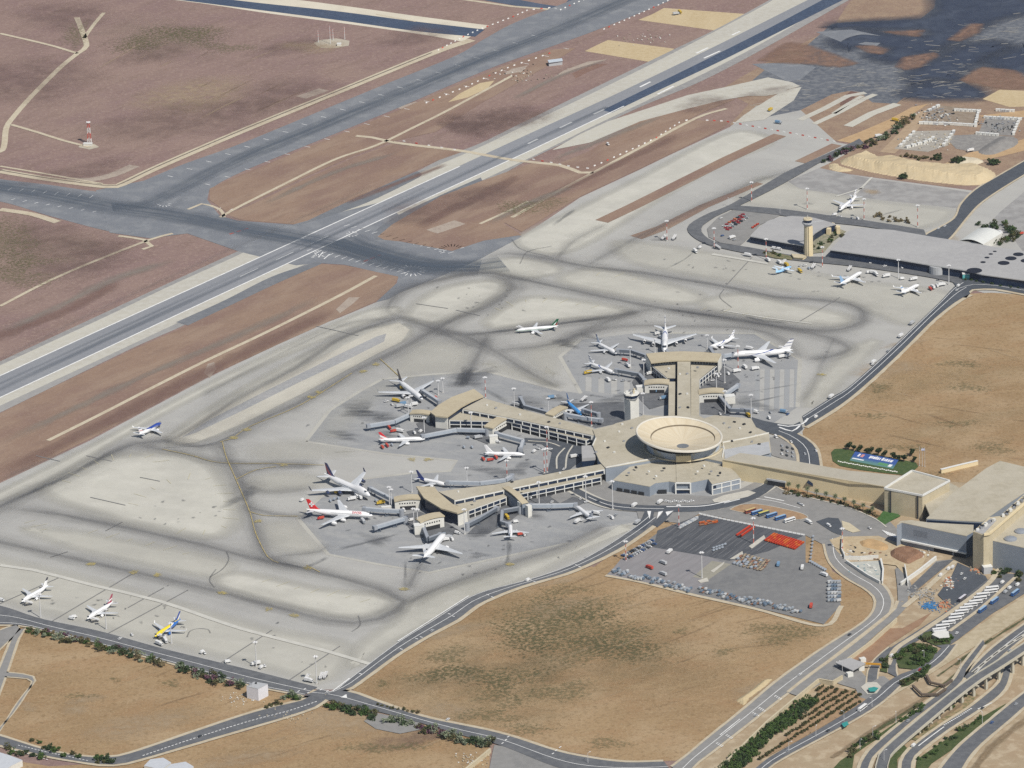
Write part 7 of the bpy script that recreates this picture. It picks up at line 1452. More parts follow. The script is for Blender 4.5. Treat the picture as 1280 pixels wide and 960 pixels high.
    spots = [(90, 775, 'van_white'), (93, 773, 'van_white'), (165, 795, 'car_white'), (2, 752, 'van_white'), (207, 803, 'truck_white'), (253, 817, 'van_white'), (256, 818, 'car_white'), (285, 829, 'van_white'), (320, 832, 'truck_white'), (327, 836, 'van_white'), (331, 834, 'car_white'), (386, 853, 'truck_white'),
             (505, 507, 'truck_blue'), (511, 511, 'truck_white'), (517, 508, 'truck_white'), (500, 510, 'truck_grey'), (490, 507, 'car_white'), (495, 503, 'truck_yellow'), (505, 487, 'truck_yellow'), (483, 503, 'car_white'), (520, 506, 'car_white'), (545, 500, 'truck_red'), (518, 543, 'van_white'), (526, 541, 'van_white'), (500, 541, 'truck_white'), (492, 541, 'truck_red'), (487, 537, 'truck_red'), (484, 559, 'truck_red'), (478, 561, 'truck_red'), (490, 558, 'cart_grey'), (585, 549, 'cart_grey'), (598, 549, 'truck_grey'), (580, 561, 'cart_grey'), (590, 561, 'cart_grey'), (613, 577, 'truck_red'), (604, 576, 'truck_red'), (620, 574, 'truck_red'), (622, 554, 'van_white'),
             (645, 508, 'truck_grey'), (668, 566, 'van_white'), (672, 562, 'car_white'), (688, 563, 'car_white'), (718, 573, 'truck_white'), (705, 588, 'car_white'), (437, 613, 'truck_red'), (422, 617, 'truck_yellow'), (446, 622, 'truck_white'), (450, 624, 'truck_white'), (440, 626, 'truck_white'), (413, 628, 'cart_grey'), (418, 626, 'cart_grey'), (423, 625, 'cart_grey'), (401, 650, 'truck_red'), (408, 646, 'truck_grey'), (454, 654, 'truck_grey'), (378, 627, 'van_white'), (470, 628, 'cart_grey'), (476, 631, 'truck_yellow'), (500, 643, 'truck_white'), (505, 640, 'van_white'), (514, 652, 'van_white'), (556, 677, 'truck_white'), (560, 674, 'truck_grey'), (565, 676, 'van_white'), (555, 669, 'cart_grey'), (572, 668, 'van_white'), (634, 649, 'truck_yellow'), (651, 670, 'truck_red'), (655, 670, 'van_white'), (645, 654, 'van_white'), (722, 654, 'truck_white'), (728, 652, 'car_white'), (745, 644, 'truck_white'), (762, 646, 'car_white'), (765, 649, 'van_white'), (770, 645, 'car_silver'), (726, 625, 'car_white'), (733, 629, 'car_white'), (690, 629, 'car_white'), (664, 624, 'van_white'),
             (690, 499, 'truck_blue'), (785, 459, 'truck_white'), (781, 452, 'truck_red'), (760, 477, 'truck_white'), (768, 476, 'car_white'), (779, 477, 'car_silver'), (735, 468, 'truck_yellow'), (813, 469, 'truck_white'), (803, 447, 'car_white'), (823, 419, 'truck_white'), (826, 424, 'truck_white'), (921, 466, 'truck_white'), (931, 461, 'truck_white'), (944, 463, 'truck_white'), (910, 469, 'van_white'), (900, 469, 'car_white'), (891, 477, 'car_white'), (897, 472, 'van_white'), (937, 438, 'truck_white'), (978, 448, 'truck_white'), (978, 438, 'truck_white'), (985, 447, 'truck_grey'), (943, 517, 'truck_white'), (961, 524, 'van_white'), (935, 521, 'truck_yellow'), (963, 517, 'car_silver'), (980, 517, 'truck_blue'), (985, 519, 'car_blue'), (824, 491, 'truck_blue'), (829, 500, 'truck_blue'), (900, 519, 'car_white'),
             (875, 311, 'van_white'), (869, 316, 'truck_white'), (935, 321, 'truck_white'), (960, 327, 'truck_white'), (974, 330, 'truck_white'), (983, 333, 'truck_yellow'), (1000, 333, 'car_white'), (1006, 333, 'car_white'), (1011, 337, 'cart_grey'), (1000, 341, 'truck_yellow'), (1092, 343, 'truck_white'), (1095, 345, 'truck_white'), (1086, 342, 'van_white'), (1108, 347, 'truck_white'), (1128, 350, 'van_white'), (1142, 351, 'truck_white'), (1053, 323, 'car_white'), (1089, 330, 'car_white'), (1106, 334, 'car_white'), (1127, 336, 'car_white'), (1166, 361, 'truck_white'), (1171, 359, 'van_white'), (1163, 363, 'truck_red'), (1177, 358, 'truck_white'), (1043, 270, 'van_white'), (1050, 272, 'car_white'), (1065, 274, 'car_silver'), (1072, 275, 'van_white'), (968, 312, 'van_white'), (974, 313, 'van_white'), (760, 182, 'van_white'), (1098, 172, 'truck_white'), (1213, 190, 'truck_white'), (1132, 206, 'truck_yellow'), (973, 155, 'truck_blue'), (963, 139, 'truck_yellow'), (1119, 152, 'truck_yellow'), (850, 17, 'truck_yellow'), (845, 19, 'truck_grey'), (1250, 293, 'truck_white'), (1276, 294, 'truck_red')]
    kinds = {'van_white': 'white van', 'car_white': 'white car', 'car_silver': 'silver car', 'car_blue': 'blue car', 'truck_white': 'white service truck', 'truck_blue': 'blue service truck', 'truck_red': 'red service truck', 'truck_yellow': 'yellow service truck', 'truck_grey': 'grey service truck', 'cart_grey': 'grey loaded cart'}
    LM = [(27, 752, 'the airliner with the black tipped fin'), (125, 764, 'the airliner with the maroon fin'), (208, 785, 'the yellow and blue airliner'), (320, 825, 'the mast above the white cube building'), (396, 850, 'the southern apron corner'), (510, 485, 'the jet with the dark brown fin'), (500, 549, 'the airliner with the red and white fin'), (630, 567, 'the plain white airliner between the piers'), (560, 530, 'the end of the upper pier'), (650, 510, 'the back of the upper pier'), (717, 508, 'the sky blue airliner'), (435, 606, 'the jumbo jet with the navy and red fin'), (425, 641, 'the four engined jet with the white cross'), (540, 600, 'the airliner with the navy fin'), (543, 682, 'the large twin jet at the lower pier tip'), (638, 663, 'the tail on white airliner'), (730, 640, 'the airliner at the end of the long bridge'), (690, 570, 'the roads between the two piers'), (757, 434, 'the pale blue grey airliner'), (750, 460, 'the airliner near the small tower'), (830, 425, 'the jumbo jet at the north pier'), (903, 428, 'the blue striped airliner'), (955, 440, 'the large twin jet of the north pier'), (905, 475, 'the right flank of the north pier'), (940, 515, 'the east corner of the hub'), (815, 480, 'the left flank of the north pier'), (870, 305, 'the terminal loop road'), (985, 335, 'the propeller airliner'), (960, 312, 'the fan shaped pavilion'), (1063, 347, 'the airliner with the light blue fin'), (1135, 360, 'the airliner with tall winglets'), (1175, 358, 'the turquoise kiosk corner'), (1060, 255, 'the airliner on the cargo stand'), (1100, 330, 'the glass front of the grey roof'), (505, 645, 'the gate house by the red finned jet'), (670, 625, 'the front of the lower pier'), (1100, 180, 'the sand heap'), (1210, 190, 'the walled yards'), (970, 140, 'the curved pale link'), (848, 18, 'the straw coloured plot'), (1260, 294, 'the white vaulted hall'), (760, 182, 'the runway side track')]
    seen = {}
    for i, (x, y, key) in enumerate(spots):
        lm = min(LM, key=lambda q: (q[0] - x) ** 2 + 5 * (q[1] - y) ** 2); dx, dy = x - lm[0], y - lm[1]
        side = ('right of' if dx > 0 else 'left of') if abs(dx) > 2 * abs(dy) else ('below' if dy > 0 else 'above'); base = kinds[key] + ' ' + side + ' ' + lm[2]
        seen.setdefault(base, []).append(1)
        put(key, x, y, rnd.choice([20, 110, 200, 290, 60, -30]), base, 'service vehicles on the apron' if len([s for s in spots if s[2] == key]) > 1 else None, (.78 if key == 'truck_red' else 1.0))
    # forecourt taxis
    for i in range(7): put('car_white', 833 + i * 5.3, 628 + (i % 2) * 1.2, pang(833, 628, 860, 627), 'white car waiting in the line before the hub portal', 'cars before the hub portal')
    # car park contents
    for i in range(26): put(rnd.choice(['car_silver', 'car_blue', 'car_white', 'car_dark', 'car_silver']), 779 + (i % 13) * 3.0 + (i // 13) * 3, 699 - (i % 13) * 1.55 + (i // 13) * 4.2 - 3, pang(780, 700, 800, 690) + 90, 'car in the packed double row at the left of the car park', 'cars packed at the left of the car park', 1.05)
    for j in range(5):
        for i in range(13):
            a = (954.5 + (1005 - 966) * 0, 0); u, v = (i + .5) / 13, (j + .5) / 5
            x = 955 + 39 * u + 12 * v * 1.0; y = 677.5 + 11.5 * u - 9 * v
            put(rnd.choice(['cart_red', 'cart_red', 'cart_red', 'cart_orange']), x, y, pang(955, 677, 992, 689) + 90 + rnd.uniform(-4, 4), 'red baggage cart in the dense rectangular block of the car park', 'baggage carts in the big red block')
    for j in range(2):
        for i in range(8): put('cart_red', 922 + i * 2.1 + j * 5, 670.5 - i * 1.45 + j * 1.2, pang(922, 670, 940, 659), 'red baggage cart in the short double file of the car park', 'baggage carts in the short double file')
    for i in range(14): put(rnd.choice(['cart_rust', 'cart_orange', 'cart_rust']), 876 + (i % 7) * 3.2, 655.5 - (i % 7) * .6 + (i // 7) * 2.6, 20 + rnd.uniform(-20, 20), 'rusty red cart in the loose row at the top of the car park', 'rusty carts at the top of the car park')
    for j in range(7):
        for i in range(9): 
            x, y = 918 + i * 4.2 + j * 1.6 + rnd.uniform(-.7, .7), 705 + i * 1.0 - j * 2.0 + rnd.uniform(-.5, .5) + 1.5
            if (x - 938) ** 2 / 26 ** 2 + (y - 705) ** 2 / 11.5 ** 2 < 1: put(rnd.choice(['cart_brown', 'cart_brown', 'cart_rust', 'cart_grey']), x, y, pang(915, 706, 945, 717) + 90 + rnd.uniform(-8, 8), 'brown loaded cart in the roundish cluster of the car park', 'brown carts in the round cluster')
    for i in range(9): put('cart_grey', 892 + (i % 5) * 3.6, 687 - (i % 5) * 1.2 + (i // 5) * 3, 30, 'small dark cart in the middle of the dark bay', 'dark carts in the dark bay', .8)
    for i in range(62):
        t = i / 61; x = 766 + 97 * t + rnd.uniform(-1, 1); y = 716.5 + 24.5 * t + rnd.uniform(-5, 2)
        put(rnd.choice(['unit_blue', 'unit_silver', 'unit_silver', 'unit_white', 'unit_blue', 'cart_grey', 'unit_silver', 'unit_blue']), x, y, pang(766, 714, 863, 740) + 90 + rnd.uniform(-6, 6), 'cargo container on the left half of the bottom row of the car park', 'containers, left half of the bottom row', .92)
    for i in range(76):
        t = i / 75; x = 875 + 125 * t + rnd.uniform(-1, 1); y = 740.5 + 28 * t + rnd.uniform(-5, 2)
        put(rnd.choice(['unit_blue', 'unit_silver', 'unit_silver', 'unit_white', 'cart_rust', 'unit_blue']), x, y, pang(873, 738, 1000, 768) + 90 + rnd.uniform(-6, 6), 'cargo container on the right half of the bottom row of the car park', 'containers, right half of the bottom row', .92)
    for i in range(24):
        put(rnd.choice(['unit_silver', 'unit_white', 'unit_blue', 'unit_silver']), 1037 + (i % 4) * 3.8 + rnd.uniform(-.5, .5), 730 + (i // 4) * 4.6, pang(1036, 735, 1050, 733), 'pale container in the stack at the right edge of the car park', 'containers at the right edge of the car park', 1.15)
    for key, x, y, lb in (('truck_red', 812, 712, 'orange red truck in the mauve bay'), ('truck_grey', 829, 720, 'grey truck in the mauve bay'), ('truck_grey', 829, 706, 'pale truck high in the mauve bay'), ('truck_blue', 973, 708, 'small blue truck right of the brown carts'), ('truck_white', 1003, 712, 'white truck by the hoarding of the car park'), ('truck_white', 1030, 721, 'white truck above the right container stack'), ('truck_red', 1014, 760, 'red truck near the bottom right corner of the car park')): put(key, x, y, rnd.choice([40, 130, 80]), lb)
    for i in range(15): put('cart_grey', 1013 - (i > 6) * 0 + (i - 7) * (2.6 if i > 6 else -.5), 673 + min(i, 7) * 4.4 + (max(0, i - 7)) * 1.5, 70 if i < 7 else 20, 'grey block cart along the angular right hand fence line', 'grey carts along the fence line', .9)
    for i in range(22): put('unit_white' if i % 3 else 'unit_silver', 850 + (i % 11) * 2.1, 657 - (i % 11) * 1.1 + (i // 11) * 2 + 3, 40 + rnd.uniform(-30, 30), 'pale crate in the heap at the upper left corner of the car park', 'crates in the corner heap', .8)
    # pavilion car park
    for i in range(24):
        put(rnd.choice(['car_white', 'car_red', 'car_silver', 'cart_orange', 'car_dark', 'car_red']), 905 + (i % 8) * 3.4 + (i // 8) * 2.2, 286 - (i % 8) * 2.1 + (i // 8) * 2.2 - 2, pang(905, 288, 930, 272) + 90, 'vehicle in the mixed block of the pavilion car park', 'vehicles in the pavilion car park', 1)
    for x, y, key, lb in ((901, 274, 'car_white', 'white car at the top left of the pavilion car park'), (903, 296, 'car_blue', 'blue car at the lower left of the pavilion car park'), (915, 299, 'truck_white', 'white truck at the bottom of the pavilion car park'), (918, 301, 'car_silver', 'silver car at the bottom of the pavilion car park'), (941, 286, 'cart_red', 'red cart beside the fan shaped roof'), (944, 284, 'cart_red', 'second red cart beside the fan shaped roof'), (947, 282, 'cart_red', 'third red cart beside the fan shaped roof')): put(key, x, y, 40, lb)
    for k, r in VEH.items():
        if k not in USEDV:
            for c in list(KIDS.get(r.name, [])): bpy.data.objects.remove(c)
            bpy.data.objects.remove(r)
vehicles()

def barriers():
    """white and red road barriers standing end to end"""
    wm, rm = M('barrier_white', (.72, .72, .70), rough=.6), M('barrier_red', (.50, .07, .05), rough=.6)
    def mesh(name, m): return MB().add([(x, y, z) for x in (-1.5, 1.5) for y, z in ((-.45, 0), (.45, 0), (.28, .35), (.2, 1.1), (-.2, 1.1), (-.28, .35))], [[0, 1, 2, 3, 4, 5][::-1], [6, 7, 8, 9, 10, 11]] + [[i, (i + 1) % 6, 6 + (i + 1) % 6, 6 + i] for i in range(6)]).build(name, m)
    W, D = mesh('road_barrier', wm), mesh('road_barrier', rm); first = {}
    for s, gap, red, g in (('548,63 580,46 600,37 640,22 660,13 690,10 700,13 720,4 738,-3', 5.2, 5, 'barriers along the north edge of the north taxiway'), ('533,129 560,118 585,108 610,96 640,83 665,75 690,66', 6.4, 9, 'barriers along the runway side of the north taxiway'), ('667,200 690,204 715,209 735,211 750,205 790,187 820,173 850,153 862,150', 6.2, 8, 'barriers round the grass beside the runway'), ('884,151 905,152 950,160 1000,169 1046,178', 4.4, 2, 'red and white barriers across the pale taxiway'), ('505,177 545,184 577,189', 9, 9, 'barriers on the track north of the runway'), ('755,37 785,24 812,12 842,-2', 5.6, 9, 'barriers at the far end of the north taxiway')):
        pts = GP(s); L = [0.0]
        for a, b in zip(pts, pts[1:]): L.append(L[-1] + (b - a).length)
        t = 0.0; i = 0
        while t < L[-1] and i < 60:
            for j in range(len(pts) - 1):
                if t <= L[j + 1]: p = pts[j].lerp(pts[j + 1], (t - L[j]) / (L[j + 1] - L[j])); d = pts[j + 1] - pts[j]; break
            isr = i % red == 1; o = D if isr else W
            if isr not in first: first[isr] = 1
            else: o = o.copy(); COL.objects.link(o)
            o.location = (p.x, p.y, .3); o.rotation_euler = (0, 0, math.atan2(d.y, d.x)); o.scale = (1.0, 1.1, 1.0)
            tag(o, ('red' if isr else 'white') + ' ' + g.replace('barriers', 'barrier').replace('red and white ', ''), 'barrier', g); i += 1; t += gap * 1.9
    # white stone edging round the staff car park
    for n_, (s, g) in enumerate((('876,643.5 905,650 940,657 975,664 1006,670', 'kerb blocks along the top of the car park'),)):
        pts = GP(s); L = [0.0]
        for a, b in zip(pts, pts[1:]): L.append(L[-1] + (b - a).length)
        for k in range(26):
            t = L[-1] * k / 25.5; j = max(i for i in range(len(L) - 1) if L[i] <= t); p = pts[j].lerp(pts[j + 1], (t - L[j]) / (L[j + 1] - L[j])); d = pts[j + 1] - pts[j]
            o = W.copy(); COL.objects.link(o); o.location = (p.x, p.y, .7); o.rotation_euler = (0, 0, math.atan2(d.y, d.x)); o.scale = (1.2, 1.6, .9); tag(o, 'white kerb block in the line along the top of the car park', 'barrier', g)
barriers()
# ================================================================== PLANTS, WORKS AND SMALL THINGS
def plants():
    rnd = random.Random(11)
    def leafy(n, rx, rz, size, hollow=.55):
        mb = MB(); cl = [(Vector((rnd.gauss(0, .42), rnd.gauss(0, .42), rnd.uniform(-.55, .75))), rnd.uniform(.35, .6)) for _ in range(9)]
        for i in range(n):
            c, q = rnd.choice(cl); d = Vector((rnd.gauss(0, 1), rnd.gauss(0, 1), rnd.gauss(0, 1))).normalized() * q * rnd.uniform(hollow, 1)
            p = Vector(((c.x + d.x) * rx, (c.y + d.y) * rx, max(-.85, c.z + d.z) * rz + rz * .95)); u = Vector((rnd.gauss(0, 1), rnd.gauss(0, 1), rnd.gauss(0, .6))).normalized(); v = u.cross(Vector((rnd.gauss(0, 1), rnd.gauss(0, 1), rnd.gauss(0, 1)))).normalized(); s = size * rnd.uniform(.6, 1.3)
            mb.add([p - u * s - v * s * .6, p + u * s - v * s * .6, p + u * s * .7 + v * s * .7, p - u * s * .7 + v * s * .7], [[0, 1, 2, 3]])
        return mb
    bark = M('bark', (.12, .09, .065), [(1, (.08, .06, .045), .6)], rough=1)
    cols = {'dark': (.045, .07, .032), 'grey': (.19, .22, .15), 'olive': (.085, .085, .04), 'purple': (.12, .06, .085), 'green': (.06, .10, .03), 'dry': (.16, .13, .07)}
    PR = {}
    def bush(key, variant):
        k = (key, variant)
        if k in PR: return PR[k]
        m = M('leaf_' + key, cols[key], [(2.5, tuple(v * 1.7 for v in cols[key]), .6), (.9, tuple(v * .55 for v in cols[key]), .5)], rough=.9, spec=.1)
        r = thing('bush', 'x', 'bush'); leafy(260, 2.2, 1.5, .42).build('foliage', m, r); mb = MB()
        for a in range(4): mb.bar((0, 0, 0), (math.cos(a * 1.6 + variant) * .9, math.sin(a * 1.6) * .9, 1.9), .2)
        mb.build('stem', bark, r); PR[k] = [proto_done(r), False]; return PR[k]
    def tree(variant):
        k = ('tree', variant)
        if k in PR: return PR[k]
        m = M('leaf_tree', (.028, .05, .024), [(3, (.05, .08, .03), .6), (1, (.015, .03, .015), .5)], rough=.9, spec=.1); r = thing('broadleaf_tree', 'x', 'tree'); c = leafy(420, 3.0, 2.6, .5); c.move(Matrix.Translation((0, 0, 2.2))); c.build('crown', m, r)
        mb = MB().lathe((0, 0, 0), [(.32, 0), (.22, 2.5), (.14, 4)], 8)
        for a in range(5): mb.bar((0, 0, 2.4), (math.cos(a * 1.25) * 1.6, math.sin(a * 1.25) * 1.6, 4.6 + .3 * a), .2)
        mb.build('trunk', bark, r); PR[k] = [proto_done(r), False]; return PR[k]
    def palm(variant):
        k = ('palm', 0)
        if k in PR: return PR[k]
        m = M('palm_leaf', (.095, .115, .06), [(2, (.14, .15, .085), .6)], rough=.8); r = thing('palm_tree', 'x', 'palm tree'); mb = MB()
        for i in range(26):
            a = i * 2.4; el = R(70 - 95 * (i / 26)); L = 3.2; p = Vector((0, 0, 6.6)); d = Vector((math.cos(a), math.sin(a), 0)); s = Vector((-d.y, d.x, 0)); prev = p
            for j in range(4):
                e = el - R(24) * j; q = prev + d * math.cos(e) * L / 4 + Vector((0, 0, math.sin(e) * L / 4)); w0, w1 = .55 - .05 * j, (.5 - .1 * j) if j < 3 else .05
                mb.add([prev - s * w0, prev + s * w0, q + s * w1, q - s * w1], [[0, 1, 2, 3]]); prev = q
        mb.build('crown', m, r); MB().lathe((0, 0, 0), [(.42, 0), (.28, 1), (.26, 6.6)], 8).build('trunk', bark, r); PR[k] = [proto_done(r), False]; return PR[k]
    def plant(pr, x, y, s, label, group, sz=None):
        p = G(x, y); loc = (p.x, p.y, .6); sc_ = (s, s, s * (sz or 1)); rz = rnd.random() * 6
        if not pr[1]: pr[1] = True; o = pr[0]; o.location = loc; o.rotation_euler = (0, 0, rz); o.scale = sc_; o['label'] = label; o['group'] = group
        else: dup(pr[0], loc, rz, label, group, sc_)
    def hedge(pts, keys, size, label, group, tall=1.0):
        c = pts[len(pts) // 2]; r = thing('hedge', label, 'hedge', (c.x, c.y, .3)); Q = {}
        for q in pts:
            key = rnd.choice(keys); s_ = size * rnd.uniform(.65, 1.35); v = leafy(170, 2.2 * s_, 1.5 * s_ * tall * rnd.uniform(.8, 1.25), .46 * size ** .5); v.move(Matrix.Translation((q.x - c.x, q.y - c.y, 0))); t = Q.setdefault(key, MB()); t.add(v.V, v.F)
        for key, mb in Q.items(): mb.build('foliage', M('leaf_' + key, cols[key], [(2.5, tuple(v * 1.7 for v in cols[key]), .6), (.9, tuple(v * .55 for v in cols[key]), .5)], rough=.9, spec=.1), r)
    def row(s, n, keys, size, label, group, spread=(1.5, 1), name=None):
        pts = GP(s); pts = resample(smooth_line(pts, 6), n)
        if n >= 9:
            hedge([p + Vector((rnd.uniform(-1, 1) * spread[0], rnd.uniform(-1, 1) * spread[1], 0)) for p in pts], keys, size, ('purple and green bushes grown together ' if 'purple' in keys else 'irregular green bushes grown together ') + label.replace('in the ', 'as the ', 1), group); return
        for i, p in enumerate(pts):
            key = rnd.choice(keys); q = p + Vector((rnd.uniform(-1, 1) * spread[0], rnd.uniform(-1, 1) * spread[1], 0)); s_ = size * rnd.uniform(.75, 1.25); pr = bush(key, i % 2); rz = rnd.random() * 6; w_ = {'purple': 'purple flowering', 'grey': 'grey green', 'dark': 'dark green', 'olive': 'olive green', 'green': 'green', 'dry': 'dry brown'}[key]
            lab = w_ + ' bush ' + label
            if not pr[1]: pr[1] = True; o = pr[0]; o.location = (q.x, q.y, .3); o.scale = (s_, s_, s_); o['label'] = lab; o['group'] = group + ', ' + w_
            else: dup(pr[0], (q.x, q.y, .3), rz, lab, group + ', ' + w_, (s_, s_, s_))
    row('36,791 60,796 90,802 120,809 150,817 180,825 205,832', 40, ['dark', 'olive', 'grey', 'grey', 'green', 'dry'], 1.5, 'in the long hedge below the service road', 'long hedge below the service road', (3, 5))
    row('40,790 80,797 130,808 170,818', 20, ['dry', 'olive', 'purple'], 1.1, 'at the back of the long hedge', 'back of the long hedge', (3, 3))
    row('221,836 245,843 270,851 300,860', 22, ['purple', 'dark', 'olive', 'grey'], 1.6, 'in the short hedge left of the white cube', 'short hedge left of the white cube', (3, 5))
    row('354,873 362,873 370,876', 5, ['green', 'grey'], 1.5, 'at the road corner right of the white cube', 'corner right of the white cube', (3, 4)); row('335,884 345,883 352,880', 4, ['olive', 'dry'], 1.0, 'on the gravel below the white cube', 'gravel below the white cube', (3, 4))
    row('412,884 425,886 440,890 455,894 470,898', 24, ['dark', 'dark', 'olive', 'green'], 1.6, 'in the first clump right of the junction', 'first clump right of the junction', (3, 6))
    row('482,903 492,902 500,904 510,908', 10, ['grey', 'grey', 'dark'], 1.5, 'in the small clump by the lay by', 'small clump by the lay by', (3, 4))
    row('524,914 545,918 565,923 590,929 615,935', 30, ['dark', 'grey', 'grey', 'purple', 'olive'], 1.7, 'in the row above the gravel yard', 'row above the gravel yard', (3, 6))
    row('474,882 490,886 500,889 522,892', 9, ['dry', 'olive'], .8, 'on the field edge above the lay by', 'field edge above the lay by', (2, 1))
    row('1033,201 1060,190 1080,186 1092,182', 18, ['purple', 'purple', 'olive', 'dark'], 1.5, 'in the hedge above the sand heap', 'hedge above the sand heap', (3, 8))
    row('1086,181 1100,176 1112,167 1124,159 1142,147', 26, ['olive', 'dark', 'grey', 'dry'], 1.5, 'in the hedge climbing to the walled yards', 'hedge climbing to the walled yards', (4, 9))
    row('1128,196 1140,197 1155,199 1168,200', 12, ['dry', 'olive'], 1.2, 'between sand heap and yards', 'between sand heap and yards', (4, 7))
    for x, y, lb in ((1172, 199, 'above the middle of the sand heap'), (1199, 203, 'above the right of the sand heap'), (1241, 205, 'by the dark road right of the sand heap'), (1129, 224, 'at the foot of the sand heap')): row('%g,%g %g,%g' % (x - 2, y, x + 2, y), 3, ['dark'], 1.7, lb, 'dark bushes ' + lb, (2, 4))
    row('1226,284 1240,283 1255,286 1268,292 1270,298 1262,301 1250,304 1240,306 1232,307', 30, ['dark', 'green', 'olive'], 1.7, 'round the back of the white vaulted hall', 'round the white vaulted hall', (3, 7))
    row('1018,312 1030,302 1045,296 1050,293', 14, ['green', 'dark', 'olive'], 1.0, 'in the courtyard between the grey roofs', 'courtyard between the grey roofs', (6, 10)); row('960,317 968,319 976,320', 5, ['green', 'olive'], .9, 'left of the foot of the tall tower', 'left of the tall tower', (3, 3))
    row('1205,351 1225,353 1245,357 1275,361', 10, ['green', 'dark'], .9, 'along the glass front right of the kiosk', 'glass front right of the kiosk', (3, 2)); row('1095,270 1105,274 1120,276 1134,279', 12, ['dry'], 1.2, 'on the dry bank behind the grey roof', 'dry bank behind the grey roof', (4, 9))
    row('985,617 1010,622 1040,628 1070,637 1100,648', 34, ['dark', 'olive', 'dry'], .9, 'under the palms by the connector', 'under the palms by the connector', (2, 3))
    for i in range(10): plant(palm(0), 986 + i * 11.6, 614 + i * 2.6 + .09 * i * i, 1.05, 'palm tree in the row along the yellow connector', 'palms along the connector')
    for i, (x, y, s) in enumerate(((1061, 563, 1.3), (1067, 564, 1), (1075, 566, 1.2), (1083, 568, 1), (1089, 568, 1.15), (1098, 570, 1.3), (1106, 572, 1.1), (1117, 575, 1.2), (1123, 577, 1), (1130, 578, 1.25), (1140, 570, 1.1), (1143, 578, .9))): plant(tree(0), x, y, s, 'dark tree in the row behind the flower sign', 'trees behind the flower sign', .75)
    # orchard
    pts = []
    a, b, c = G(956, 938), G(1066, 868), G(1018, 868)
    u = (b - a).normalized(); n = Vector((-u.y, u.x, 0)); poly = [(p.x, p.y) for p in GP('948,952 1000,905 1022,862 1030,858 1052,864 1074,866 1080,874 1070,884 1040,900 1000,924 968,942')]
    def inside(x, y):
        r = False
        for i in range(len(poly)):
            (x1, y1), (x2, y2) = poly[i], poly[i - 1]
            if (y1 > y) != (y2 > y) and x < (x2 - x1) * (y - y1) / (y2 - y1) + x1: r = not r
        return r
    for i in range(-6, 46):
        for j in range(-8, 18):
            p = a + u * (i * 4.6 + (j % 2) * 1.2) + n * (j * 7.2)
            if inside(p.x, p.y): pts.append(p)
    for p in pts:
        pr = bush('olive', 0); s_ = .72 * rnd.uniform(.8, 1.25); lab = 'small round shrub in the orchard rows by the landside road'
        q = (p.x + rnd.uniform(-.5, .5), p.y + rnd.uniform(-.8, .8), .64); dup(pr[0], q, rnd.random() * 6, lab, 'orchard shrubs', (s_, s_, s_ * 1.05))
    poly[:] = [(p.x, p.y) for p in GP('890,975 900,960 960,910 1000,878 1016,874 1022,880 990,908 960,928 930,962 925,980')]
    bed = []
    for i in range(-40, 55):
        for j in range(-14, 18):
            p = a + u * (i * 3.6) + n * (j * 4.4 + (i % 2) * 1.8)
            if inside(p.x, p.y): bed.append(p + Vector((rnd.uniform(-.5, .5), rnd.uniform(-.5, .5), 0)))
    hedge(bed, ['green', 'green', 'dark'], 1.15, 'broad dense green bed of tall shrubs under the long pale wall', '', 1.3)
    for s, n_, lb in (('1122,828 1130,818 1142,810 1155,812 1165,816 1160,824 1148,830 1135,833', 34, 'in the planted bank below the coach park'), ('1138,815 1150,815 1145,825', 10, 'in the middle of the planted bank'), ('1126,855 1140,849 1160,838', 12, 'along the lower kerb of the planted bank'), ('1154,800 1165,804 1185,804 1190,797', 10, 'round the cream hut'), ('1104,836 1107,826', 5, 'on the wedge beside the loop'), ('1130,905 1145,890 1152,884 1140,893', 12, 'beside the motorway straight'), ('1060,945 1080,930 1100,918 1070,938', 12, 'on the green bank above the curve'), ('1150,950 1190,925 1230,895 1200,915 1165,942', 22, 'in the lower motorway bank'), ('1205,872 1215,866 1170,895 1150,918', 10, 'below the viaduct'), ('1242,719 1250,722 1262,716', 6, 'at the end of the coach row'), ('1270,725 1274,722', 4, 'by the vans at the coach park'), ('120,950 130,952 140,956', 8, 'at the gatehouse pavilion'), ('12,939 24,942 36,945 48,948 58,950', 10, 'in the paving strip at the lower left'), ('40,930 55,936 75,942 95,948', 8, 'on the verge of the lower left road')):
        row(s, n_, ['dark', 'green', 'green', 'olive'], 1.3 if 'motorway' not in lb else .9, lb, lb, (3, 5))
    for k, (o, u_) in PR.items():
        if not u_:
            for c_ in list(KIDS.get(o.name, [])): bpy.data.objects.remove(c_)
            bpy.data.objects.remove(o)
plants()

